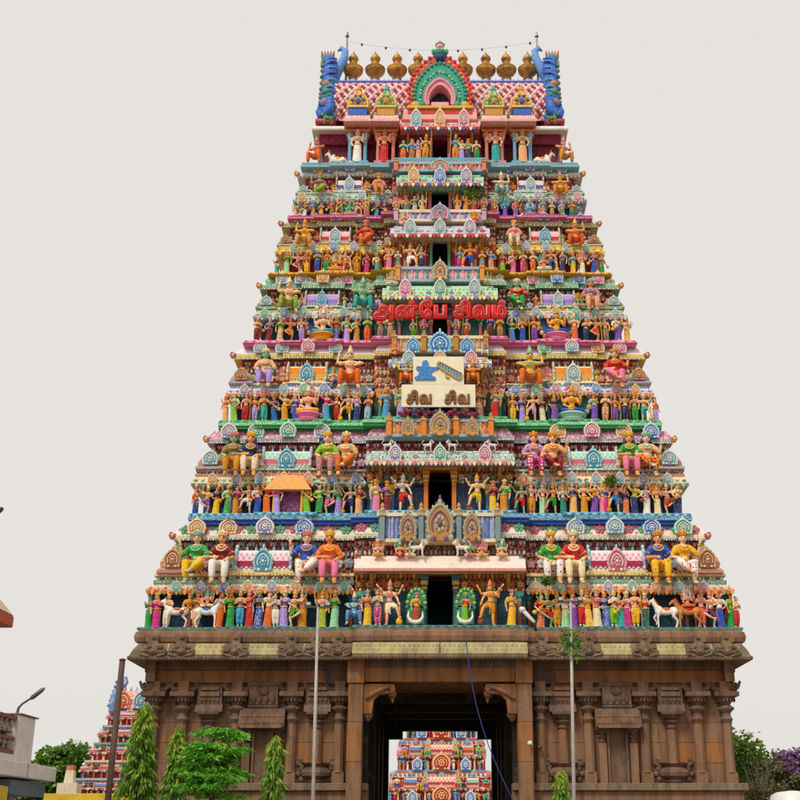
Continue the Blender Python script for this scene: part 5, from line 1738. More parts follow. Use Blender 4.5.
# ashlar blocks of the wall face
blk = {}
zc0 = zM1 + 0.0
courses = [0.0, 0.55, 1.1, 1.65]
zz = zc0
nco = 5
for i in range(nco):
    courses.append(zc0 + (zA0 - zc0) * i / nco)
courses.append(zA0)
for i in range(len(courses) - 1):
    z0, z1 = courses[i], courses[i + 1]
    if z1 - z0 < 0.15:
        continue
    for s in (-1, 1):
        x = PASS + 0.4
        first = True
        while x < WX - 0.1:
            w = random.uniform(1.2, 2.3)
            if first and i % 2:
                w *= 0.6
            first = False
            x1 = min(x + w, WX)
            if WX - x1 < 0.4:
                x1 = WX
            d = random.uniform(-0.012, 0.012)
            g_ = 0.004
            me = MB().box(-(x1 - x) / 2 + g_, (x1 - x) / 2 - g_, 0, 0.2, 0, z1 - z0 - g_ * 2)
            o = me.obj('stone_block', ST if random.random() < 0.8 else ST2, base, (s * (x + x1) / 2, 0.0 + d, z0 + g_))
            bevel(o, 0.008, 1)
            x = x1
# side walls
for s in (-1, 1):
    x0, x1 = sorted((s * (WX - 0.07), s * WX))
    MB().box(x0, x1, 0.215, BACK - 0.1, 0.0, zA0).obj('side_wall', ST, base)
# lower mouldings (split at the passage)
for s in (-1, 1):
    def seg(name, y0, z0, z1, mat, bulge=0.0, xin=PW + 0.35, extra=0.0):
        xa, xb = sorted((s * xin, s * (WX - y0 + extra)))
        m = MB()
        if bulge:
            prof = [(y0 + bulge, z0), (y0 + bulge * 0.3, z0 + (z1 - z0) * 0.2), (y0, z0 + (z1 - z0) * 0.5), (y0 + bulge * 0.3, z0 + (z1 - z0) * 0.8), (y0 + bulge, z1)]
        else:
            prof = [(y0, z0), (y0, z1)]
        pts = prof + [(0.5, z1), (0.5, z0)]
        m.prismx([(y, z) for y, z in pts][::-1], xa, xb)
        o = m.obj(name, mat, base)
        return bevel(o, 0.015)
    seg('plinth_moulding', -0.38, zM0, zM1, STC)
    seg('plinth_band', -0.24, zM0 - 0.32, zM0 - 0.002, ST)
    seg('plinth_roll', -0.48, zM0 - 0.95, zM0 - 0.322, ST2, 0.22)
    seg('plinth_band', -0.3, zM0 - 1.35, zM0 - 0.952, ST)
    seg('plinth_moulding', -0.55, 0.35, zM0 - 1.352, STC)
    seg('plinth_foot', -0.8, 0.0, 0.348, ST)
# architrave over the wall: two fasciae
for nm, y0, z0, z1, mt, dx in (('architrave', -0.10, zA0, zA0 + (zA1 - zA0) * 0.58, ST2, 0.06), ('architrave', -0.2, zA0 + (zA1 - zA0) * 0.58 + 0.002, zA1, STD, 0.12)):
    bevel(ring(nm, mt, base, [(0, z0), (0, z1)], WX + dx, y0, [(-PW - 0.75, PW + 0.75, 0.55)]), 0.012)
# cornice: overhang, curved eave with pale panels, roll, slab
zK0, zK1, zK2, zK3 = uz(660, -1.1), uz(656, -1.1), uz(643, -0.85), uz(631, -0.65)
KX = ux(313, 656, -1.1)
pj = [(-PW - 0.9, PW + 0.9, 0.3)]
bevel(ring('cornice', [STC], base, [(-0.95, zA1 - 0.004), (-0.1, zK0), (0.0, zK0 + 0.02), (0.0, zK1), (-0.05, zK1 + 0.02), (-0.14, zK1 + (zK2 - zK1) * 0.5), (-0.3, zK2)], KX, -1.1, pj), 0.012)
RX = ux(304, 638, -0.7)
ring('cornice_roll', [ST], base, [(-0.1, zK2 - 0.01), (0.02, zK2 + 0.06), (0.06, (zK2 + zK3) / 2), (0.02, zK3 - 0.06), (-0.06, zK3)], RX, -0.72, pj)
ring('cornice_slab', [STC], base, [(0, zK3 - 0.002), (0, z_slab - 0.002)], RX - 0.05, -0.66, pj)
# medallions on the cornice and pale panels between them
pos = [0] + [s * o for s in (-1, 1) for o in (102, 124, 149, 205, 259, 287)]
pos = sorted(pos)
STN = [STC, STD, ST]


def kudu_mesh(seed):
    rnd = random.Random(seed)
    m = MB()
    m.prism([(-0.5, 0), (0.5, 0), (0.53, 0.25), (0.38, 0.55), (0.16, 0.75), (0.08, 1.0), (-0.08, 1.0), (-0.16, 0.75), (-0.38, 0.55), (-0.53, 0.25)], -0.06, 0.25, 0)
    for i in range(34):
        a = math.pi * rnd.random()
        r = rnd.uniform(0.15, 0.5)
        m.ell((r * math.cos(a) * 1.05, -0.06 - 0.05 * (0.5 - r), 0.16 + r * 0.9 * math.sin(a)), (rnd.uniform(0.05, 0.1), 0.07, rnd.uniform(0.05, 0.1)), 6, 4, i % 3)
    m.ell((0, -0.09, 0.28), (0.2, 0.1, 0.2), 8, 5, 1)
    m.ell((0, -0.12, 0.28), (0.1, 0.1, 0.12), 8, 5, 0)
    for s in (-1, 1):
        m.tube([(s * 0.2, -0.08, 0.05), (s * 0.45, -0.1, 0.12), (s * 0.5, -0.1, 0.3), (s * 0.36, -0.1, 0.3)], [0.07, 0.07, 0.06, 0.04], 6, 0)
    m.ell((0, -0.05, 0.98), (0.12, 0.1, 0.1), 7, 4, 1)
    return m.mesh('kudu')


KUDU = [kudu_mesh(i) for i in range(4)]
for o_ in pos:
    y_ = -1.08 - (0.3 if abs(o_) < 92 else 0)
    if o_ == 0:
        continue
    mobj('cornice_medallion', KUDU[abs(o_) % 4], STN, base, (ux(o_, 650, y_), y_ + 0.06, zK1 - 0.03), 0, (random.choice((-1, 1)) * 0.86, 0.9, (uz(638, -1.0) - zK1) / 0.95))
    MB().box(-0.22, 0.22, -0.12, 0.2, 0, 0.22).lathe([(0.2, -0.05), (0.2, 0.0)], 8).obj('roll_block', ST, base, (ux(o_, 636, -0.75), -0.75 - (0.3 if abs(o_) < 92 else 0), zK2 + 0.05))
for a, b in zip(pos[:-1], pos[1:]):
    if b - a < 24 or (a == 0 or b == 0):
        if not (a == 0 or b == 0):
            continue
    pad = 13
    xa, xb = (a + pad if a else a + 1), (b - pad if b else b - 1)
    if a == 0 or b == 0:
        xa, xb = (1, 88) if a == 0 else (-88, -1)
    y_ = -1.1 - (0.3 if abs((xa + xb) / 2) < 92 else 0)
    X0, X1 = ux(xa, 650, y_), ux(xb, 650, y_)
    za, zb = zK1 + 0.05, zK2 - 0.02
    zm = (za + zb) / 2
    m = MB()
    m.add([(X0, y_ + 0.03, za), (X1, y_ + 0.03, za), (X1, y_ + 0.12, zm), (X0, y_ + 0.12, zm), (X1, y_ + 0.275, zb), (X0, y_ + 0.275, zb), (X0, y_ + 0.4, za), (X1, y_ + 0.4, za), (X0, y_ + 0.4, zb), (X1, y_ + 0.4, zb)],
          [(0, 1, 2, 3), (3, 2, 4, 5), (6, 7, 1, 0), (5, 4, 9, 8), (0, 3, 5, 8, 6), (1, 7, 9, 4, 2)], 0)
    # carved relief of small scrolls on the panel
    nn = int((X1 - X0) / 0.16)
    for i in range(nn):
        x = X0 + (i + 0.5) * (X1 - X0) / nn
        for q in range(2):
            t = 0.3 + 0.4 * q
            m.ell((x + (0.04 if q else 0), y_ + 0.04 + 0.2 * t, za + (zb - za) * t), (0.06, 0.03, 0.05), 6, 4, 0)
    m.obj('cornice_panel', [STP], base)
# dentil row under the pale panels
bead = MB()
for x0, x1, y in front_runs(KX, -1.1, pj):
    n = int((x1 - x0) / 0.13)
    for i in range(n):
        x = x0 + (i + 0.5) * (x1 - x0) / n
        bead.box(x - 0.035, x + 0.035, y - 0.02, y + 0.02, zK1 - 0.09, zK1 - 0.02)
o = bead.obj('dentil_row', STD, base)
o['kind'] = 'stuff'


def capital(m, w, z0, z1, y, x=0.0, mt=0):
    """Round cushion capital under a flared slab."""
    h = z1 - z0
    m.lathe([(w * 0.45, z0), (w * 0.62, z0 + h * 0.1), (w * 0.45, z0 + h * 0.2), (w * 0.42, z0 + h * 0.3), (w * 0.7, z0 + h * 0.42), (w * 0.72, z0 + h * 0.5), (w * 0.45, z0 + h * 0.58), (w * 0.6, z0 + h * 0.66), (w * 1.05, z0 + h * 0.86)], 12, (x, y, 0), mt)
    m.box(x - w * 1.15, x + w * 1.15, y - w * 1.1, y + w * 0.9, z0 + h * 0.85, z1, mt)
    for i in range(9):
        a = math.pi * (1.0 + i / 8)
        m.ell((x + w * 0.86 * math.cos(a), y + w * 0.86 * math.sin(a), z0 + h * 0.74), (w * 0.13, w * 0.13, h * 0.08), 6, 4, mt)
        m.ell((x + w * 0.72 * math.cos(a), y + w * 0.72 * math.sin(a), z0 + h * 0.46), (w * 0.1, w * 0.1, h * 0.05), 6, 4, mt)


zcap0, zcap1 = uz(722, -0.3), uz(692, -0.3)
for off in (101, 149, 205, 259, 288):
    for s in (-1, 1):
        m = MB()
        w = 0.36
        m.box(-0.2, 0.2, -0.26, 0.1, zM1, zM1 + 0.35, 0, 0.0)
        m.lathe([(0.19, zM1 + 0.35), (0.17, zM1 + 0.42), (0.165, zcap0 - 0.05), (0.2, zcap0)], 8, (0, -0.12, 0), 0, 1, 1, math.pi / 8)
        capital(m, w, zcap0, zcap1, -0.14, 0, 1)
        # corbel block and scroll brackets between capital and architrave
        m.box(-0.18, 0.18, -0.34, 0.1, zcap1 + 0.001, zA0 + 0.04, 0)
        for a in (-1, 1):
            m.tube([(a * 0.12, -0.2, zcap1 + 0.08), (a * 0.36, -0.22, zcap1 + 0.1), (a * 0.48, -0.22, zcap1 + 0.24), (a * 0.38, -0.22, zcap1 + 0.3)], [0.1, 0.09, 0.08, 0.05], 8, 1)
        bevel(m.obj('pilaster', [ST, STD], base, (s * ux(off, 740, -0.1), 0.0, 0)), 0.01)
# pot-and-pillar reliefs with a small shrine on top
for off in (123, 232):
    for s in (-1, 1):
        m = MB()
        zt0, zt1 = uz(712, -0.3), uz(686, -0.3)
        zc0_, zp0, zp1 = uz(729, -0.3), uz(782, -0.3), uz(765, -0.3)
        m.box(-0.42, 0.42, -0.3, 0.1, zt0 + 0.28, zt1, 1).prismx([(-0.44, zt0), (0.1, zt0), (0.1, zt0 + 0.3), (-0.26, zt0 + 0.3)], -0.46, 0.46, 1)
        m.box(-0.34, 0.34, -0.36, 0.0, zt1 - 0.34, zt1 - 0.2, 0).box(-0.3, 0.3, -0.38, 0.0, zt1 - 0.14, zt1 - 0.04, 0)
        for q in range(5):
            m.ell((-0.28 + 0.14 * q, -0.31, zt0 + 0.4), (0.06, 0.06, 0.07), 6, 4, 1)
        capital(m, 0.32, zc0_, zt0 - 0.002, -0.12, 0, 1)
        m.lathe([(0.2, zp1), (0.17, zp1 + 0.1), (0.165, zc0_)], 8, (0, -0.1, 0), 0, 1, 1, math.pi / 8)
        m.lathe([(0.3, zp0), (0.34, zp0 + 0.06), (0.22, zp0 + 0.1), (0.5, zp0 + 0.2), (0.54, zp0 + 0.32), (0.4, zp0 + 0.46), (0.3, zp0 + 0.5), (0.46, zp0 + 0.58), (0.5, zp1 + 0.06)], 14, (0, -0.06, 0), 1, 1, 0.6)
        for a in (-1, 1):       # foliage scrolls beside the pot
            for q in range(4):
                m.ell((a * (0.5 + 0.1 * (q % 2)), -0.05, zp0 + 0.1 + q * 0.17), (0.11, 0.09, 0.1), 7, 4, 1)
            m.tube([(a * 0.45, -0.08, zp1 - 0.05), (a * 0.62, -0.1, zp1 + 0.08), (a * 0.6, -0.1, zp1 + 0.2), (a * 0.48, -0.1, zp1 + 0.18)], [0.06, 0.055, 0.05, 0.03], 6, 1)
        m.obj('pot_pillar', [ST, STD], base, (s * ux(off, 740, -0.1), 0.0, 0))
# niches with a small roof
for s in (-1, 1):
    off = 177.5
    m = MB()
    zt0, zt1 = uz(704, -0.3), uz(683, -0.3)
    ze0, ze1 = uz(727, -0.55), uz(708, -0.4)
    m.box(-0.5, 0.5, -0.26, 0.1, zt0, zt1, 0)
    for q in range(4):
        m.ell((-0.33 + 0.22 * q, -0.27, zt0 + 0.16), (0.1, 0.07, 0.13), 7, 4, 1)
    m.ell((0, -0.28, zt0 + 0.45), (0.2, 0.08, 0.16), 8, 5, 1).box(-0.56, 0.56, -0.3, 0.1, zt1 - 0.1, zt1 + 0.02, 1)
    m.box(-0.45, 0.45, -0.2, 0.1, ze1, zt0 - 0.002, 0).box(-0.52, 0.52, -0.28, 0.1, ze1 + 0.04, ze1 + 0.12, 1)
    m.prismx([(-0.6, ze0), (0.1, ze0), (0.1, ze1), (-0.28, ze1), (-0.5, ze0 + 0.22), (-0.6, ze0 + 0.1)], -0.78, 0.78, 1)
    for q in range(10):
        m.ell((-0.7 + 1.4 * q / 9, -0.57, ze0 + 0.13), (0.07, 0.05, 0.06), 6, 4, 1)
        m.ell((-0.66 + 1.32 * q / 9, -0.42, ze0 + 0.36), (0.07, 0.06, 0.06), 6, 4, 0)
    m.box(-0.7, 0.7, -0.62, -0.4, ze0 - 0.03, ze0 + 0.05, 0)
    m.obj('niche_roof', [ST, STD], base, (s * ux(off, 730, -0.1), 0, 0))
    for a in (-1, 1):
        m = MB()
        m.box(-0.13, 0.13, -0.2, 0.1, zM1 + 0.001, ze0 - 0.5, 0)
        capital(m, 0.2, ze0 - 0.5, ze0 - 0.002, -0.1, 0, 1)
        m.obj('niche_pillar', [ST, STD], base, (s * ux(off, 740, -0.1) + a * 0.53, -0.02, 0))
    m = MB()          # door-like slab recessed between the pillars
    m.box(-0.3, 0.3, -0.03, 0.1, zM0, ze0 - 0.002, 0).box(-0.36, -0.28, -0.1, 0.1, zM0, ze0 - 0.003, 1).box(0.28, 0.36, -0.1, 0.1, zM0, ze0 - 0.003, 1)
    m.obj('niche_slab', [STD, ST], base, (s * ux(off, 740, -0.1), -0.02, 0))
# corner bracket blocks at the wall ends under the cornice
for s in (-1, 1):
    m = MB()
    x = ux(289, 675, -0.3)
    m.box(x - 0.16, x + 0.16, -0.42, 0.1, zA0 + 0.02, zA1 - 0.01, 0).lathe([(0.22, zA0 - 0.05), (0.12, zA0 - 0.25), (0.05, zA0 - 0.35)], 8, (x, -0.25, 0), 1)
    m.tube([(x + 0.1, -0.2, zA0 - 0.05), (x + 0.3, -0.25, zA0 - 0.15), (x + 0.36, -0.25, zA0 + 0.02)], [0.09, 0.07, 0.05], 8, 1)
    m.box(x - 0.19, x + 0.19, -0.45, 0.05, (zA0 + zA1) / 2 - 0.05, (zA0 + zA1) / 2 + 0.05, 1)
    o = m.obj('corner_bracket', [ST, STD], base)
    o.scale = (s, 1, 1)

# ------------------------------------------------------------------ porch of the passage: pillars, brackets, lintel, inner jambs
YPZ = -0.75
xp0, xp1 = ux(78, 740, YPZ), ux(93, 740, YPZ)
zLb, zLt = uz(683, YPZ), uz(661, YPZ)
for s in (-1, 1):
    m = MB()
    xa, xb = sorted((s * xp0, s * xp1))
    nb = 5
    for i in range(nb):
        z0, z1 = zLb * i / nb, zLb * (i + 1) / nb
        dd = random.uniform(-0.01, 0.01)
        o = MB().box(xa + dd, xb + dd, YPZ + dd, YPZ + 0.62, z0 + 0.004, z1 - 0.004).obj('pillar_block', ST2 if i % 2 else ST, base)
        bevel(o, 0.015)
    o = MB().box(xa - 0.04, xb + 0.04, YPZ - 0.05, YPZ + 0.62, zLb + 0.002, zLt + 0.02).obj('pillar_head', ST2, base)
    bevel(o, 0.012)
    # curled corbel with hanging bud
    m = MB()
    zb = zLb
    m.prism([(0, zb - 1.0), (0.0, zb - 0.02), (-1.05, zb - 0.02), (-1.1, zb - 0.2), (-0.95, zb - 0.32), (-0.55, zb - 0.36), (-0.36, zb - 0.55), (-0.3, zb - 1.0)][::-1], YPZ + 0.08, YPZ + 0.55, 0)
    m.ell((-0.98, YPZ + 0.3, zb - 0.33), (0.16, 0.24, 0.15), 10, 6, 1)
    m.tube([(-1.0, YPZ + 0.3, zb - 0.4), (-1.0, YPZ + 0.3, zb - 0.62)], [0.09, 0.03], 8, 1)
    m.tube([(-0.1, YPZ + 0.04, zb - 0.5), (-0.45, YPZ + 0.02, zb - 0.28), (-0.85, YPZ + 0.04, zb - 0.12), (-1.0, YPZ + 0.06, zb - 0.3), (-0.8, YPZ + 0.05, zb - 0.32)], [0.06, 0.07, 0.07, 0.06, 0.04], 8, 1)
    m.lathe([(0.05, zb - 1.25), (0.16, zb - 1.12), (0.2, zb - 1.0)], 8, (-0.16, YPZ + 0.3, 0), 1)
    o = m.obj('corbel', [ST2, ST], base, (s * xp0, 0, 0))
    if s < 0:
        o.scale = (-1, 1, 1)
# lintel between the pillars, set slightly back
bevel(MB().box(-xp0 + 0.045, xp0 - 0.045, YPZ + 0.03, YPZ + 0.6, zLb + 0.05, zLt + 0.01).obj('lintel', ST2, base), 0.015)
MB().box(-xp1 - 0.9, xp1 + 0.9, YPZ - 0.02 + 0.63, 0.09, zLb + 0.02, zLt - 0.01).obj('lintel_backing', STD, base)
# the passage behind: stepped jambs and beams receding to the far opening
zfar = uz(740, BACK)
steps = [(0.15, 1.2, 0.0, 0.12), (3.0, 3.9, 0.12, 0.45), (6.2, 7.1, 0.12, 0.5), (9.2, 10.1, 0.12, 0.5)]
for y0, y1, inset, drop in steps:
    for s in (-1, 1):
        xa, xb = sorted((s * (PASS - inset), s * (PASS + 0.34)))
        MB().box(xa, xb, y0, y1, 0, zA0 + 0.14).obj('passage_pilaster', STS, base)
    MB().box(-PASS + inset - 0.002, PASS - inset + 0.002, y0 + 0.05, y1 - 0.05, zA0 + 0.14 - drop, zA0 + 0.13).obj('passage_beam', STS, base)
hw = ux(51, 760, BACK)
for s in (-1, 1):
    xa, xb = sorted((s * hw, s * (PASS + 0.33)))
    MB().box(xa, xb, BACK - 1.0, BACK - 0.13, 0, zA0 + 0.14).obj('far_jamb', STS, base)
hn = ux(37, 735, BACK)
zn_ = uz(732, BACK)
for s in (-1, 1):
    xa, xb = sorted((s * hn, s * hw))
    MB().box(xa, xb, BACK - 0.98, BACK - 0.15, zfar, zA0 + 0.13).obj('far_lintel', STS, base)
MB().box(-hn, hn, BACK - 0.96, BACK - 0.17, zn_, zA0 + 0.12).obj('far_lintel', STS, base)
pf = MB().box(-PASS - 0.3, PASS + 0.3, -2.3, BACK + 2, -0.2, 0.06).obj('passage_floor', stone('passage_paving', '#7d7468', 0.4))
pf['kind'] = 'structure'

# ------------------------------------------------------------------ signs
def glyph(txt, bevel_r, ext=0.0, res=3):
    """Outline of a glyph as a rounded tube mesh lying in the XZ plane."""
    cu = bpy.data.curves.new('glyph', 'FONT')
    cu.body = txt
    cu.fill_mode = 'NONE' if ext == 0 else 'BOTH'
    cu.bevel_depth = bevel_r
    cu.extrude = ext
    cu.bevel_resolution = 1
    cu.resolution_u = res
    ob = bpy.data.objects.new('glyph', cu)
    C.objects.link(ob)
    dg = bpy.context.evaluated_depsgraph_get()
    dg.update()
    me = bpy.data.meshes.new_from_object(ob.evaluated_get(dg))
    bpy.data.objects.remove(ob)
    bpy.data.curves.remove(cu)
    for v in me.vertices:
        v.co = (v.co.x, -v.co.z, v.co.y)
    me.materials.clear()
    return me


def lettering(parent, letters, width, mats, name='letter', br=0.05, gap=0.1, zs=1.0):
    """letters: list of glyph strings or ' '; returns placed children scaled to the given width."""
    x = 0.0
    items = []
    for ch in letters:
        if ch == ' ':
            x += 0.32
            continue
        me = glyph(ch, br)
        xs = [v.co.x for v in me.vertices]
        mn, mx = min(xs), max(xs)
        for v in me.vertices:
            v.co.x -= mn
        thin = glyph(ch, br * 0.16) if len(mats) > 1 else None
        if thin:
            for v in thin.vertices:
                v.co.x -= mn
                v.co.y -= br * 1.0
        items.append((x, me, thin))
        x += (mx - mn) + gap
    tot = x - gap
    sc = width / tot
    for x, me, thin in items:
        o = mobj(name, me, [mats[0]], parent, ((x - tot / 2) * sc, 0, 0), 0, (sc, sc, sc * zs))
        if thin:
            t = mobj('tube_line', thin, [mats[1]], o)
    return sc


red = plain('red_letter', '#f0120e', 0.35, 0, 0.06, 4)
redline = plain('pale_tube', '#e0584c', 0.3, 0, 0.1)
Ysg = TY[3] - 1.35
zs0 = uz(317, Ysg)
sign = thing('letter_sign', 'large red Tamil letters spelling a motto on a frame before the fourth storey', 'sign', (P(440, 310, Ysg).x, Ysg, zs0))
Wd = ux(67, 310, Ysg) * 2
sc = lettering(sign, ['அ', 'ன்', 'ே', 'ப', ' ', 'சி', 'வ', 'ம்'], Wd, [red, redline], br=0.12, gap=0.0, zs=1.18)
m = MB()
steel = plain('dark_steel', '#3a3a3c', 0.5, 0.6)
for zz in (0.12, 0.52):
    m.box(-Wd / 2 - 0.1, Wd / 2 + 0.1, 0.06, 0.11, zz * sc, zz * sc + 0.05)
for i in range(6):
    x = -Wd / 2 + Wd * i / 5
    m.box(x - 0.03, x + 0.03, 0.06, 0.12, -0.1, 0.62 * sc)
    m.box(x - 0.02, x + 0.02, 0.1, 0.95, 0.1, 0.14)
m.obj('frame', steel, sign)

Yb = TY[2] - 1.35
zb0, zb1, zb2 = uz(407, Yb), uz(384.5, Yb), uz(356.5, Yb)
cream_b = plain('cream_board', '#ece3c4', 0.5, 0, 0.06, 3)
board = thing('picture_board', 'cream board with a blue emblem and brown Tamil letters in front of the third storey', 'sign', (P(438.5, 400, Yb).x, Yb, zb0))
hw1 = ux(37, 400, Yb)
hw2 = ux(25.5, 370, Yb)
H1, H2 = zb1 - zb0, zb2 - zb1
bevel(MB().box(-hw1, hw1, 0.0, 0.08, 0, H1).obj('lower_panel', cream_b, board), 0.01)
bevel(MB().box(-hw2, hw2, 0.004, 0.084, H1 + 0.004, H1 + H2).obj('upper_panel', cream_b, board), 0.01)
brown = plain('brown_letter', '#7a4420', 0.5, 0, 0.15)
lett = bpy.data.objects.new('lettering', None)
C.objects.link(lett)
lett.parent = board
lett.location = (-0.02, -0.03, 0.16 * H1)
lettering(lett, ['சி', 'வ', ' ', ' ', ' ', 'சி', 'வ'], hw1 * 1.72, [brown, plain('tan_line', '#c08a58')], br=0.07, gap=0.07, zs=1.3)
blue_l = paint('#4f8fc9', '#2c5a94', 'dots', 14.0)
m = MB()          # lingam emblem: bulb on a waisted pedestal with a spout
cx, cz, u = -hw2 * 0.52, H1 + H2 * 0.16, H2 * 0.72
lp = [(-0.46, 0.0), (0.46, 0.0), (0.48, 0.12), (0.3, 0.2), (0.26, 0.34), (0.36, 0.44), (0.62, 0.56), (0.62, 0.64), (0.36, 0.62), (0.14, 0.66), (0.14, 0.86), (0.08, 0.96), (-0.08, 0.96), (-0.14, 0.86), (-0.14, 0.66), (-0.42, 0.66), (-0.42, 0.54), (-0.28, 0.42), (-0.28, 0.32), (-0.34, 0.2), (-0.5, 0.12)]
m.prism([(cx + x * u, cz + z * u) for x, z in lp], -0.05, 0.002)
m.obj('lingam_emblem', blue_l, board)
grey_l = paint('#8fa4b4', '#5f7488', 'stripes', 9.0)
m = MB()          # slanting tapered bar with yellow edging and a little foot
q = [(-0.08, 0.78), (0.0, 0.9), (0.12, 0.82), (0.86, 0.3), (0.82, 0.04), (0.7, 0.02), (0.04, 0.56)]
m.prism([(hw2 * 0.02 + x * hw2 * 1.05, cz + z * u) for x, z in q][::-1], -0.04, 0.002, 0)
pts = [(hw2 * 0.02 + x * hw2 * 1.05, -0.05, cz + z * u) for x, z in q]
m.tube(pts + [pts[0]], 0.025, 6, 1)
m.tube([(hw2 * 0.26, -0.04, cz + 0.34 * u), (hw2 * 0.3, -0.04, cz + 0.12 * u), (hw2 * 0.42, -0.04, cz + 0.1 * u)], 0.03, 6, 1)
m.ell((hw2 * 0.0, -0.05, cz + 0.84 * u), (0.06, 0.03, 0.07), 8, 5, 1)
m.obj('bar_emblem', [grey_l, paint('#cfae4a')], board)
m = MB()
for x in (-hw1 * 0.8, 0, hw1 * 0.8):
    m.box(x - 0.03, x + 0.03, 0.09, 0.14, -0.15, H1 + 0.2).box(x - 0.02, x + 0.02, 0.14, 1.1, 0.1, 0.14)
m.box(-hw1 * 0.85, hw1 * 0.85, 0.1, 0.13, 0.3, 0.34)
m.obj('frame', steel, board)
# garland of dark flowers under the board
m = MB()
for i in range(46):
    x = -hw1 * 1.05 + 2.1 * hw1 * i / 45
    m.ell((x, random.uniform(-0.03, 0.06), -0.24 + random.uniform(-0.12, 0.08) - 0.06 * math.cos(i * 0.7)), random.uniform(0.07, 0.12), 6, 4, random.randrange(2))
o = m.obj('flower_garland', [paint('#5a2440'), paint('#8a2f4a')], None, (P(438.5, 400, Yb).x, Yb + 0.05, zb0))
tag(o, 'dark red flower garland hanging under the cream picture board', 'garland')

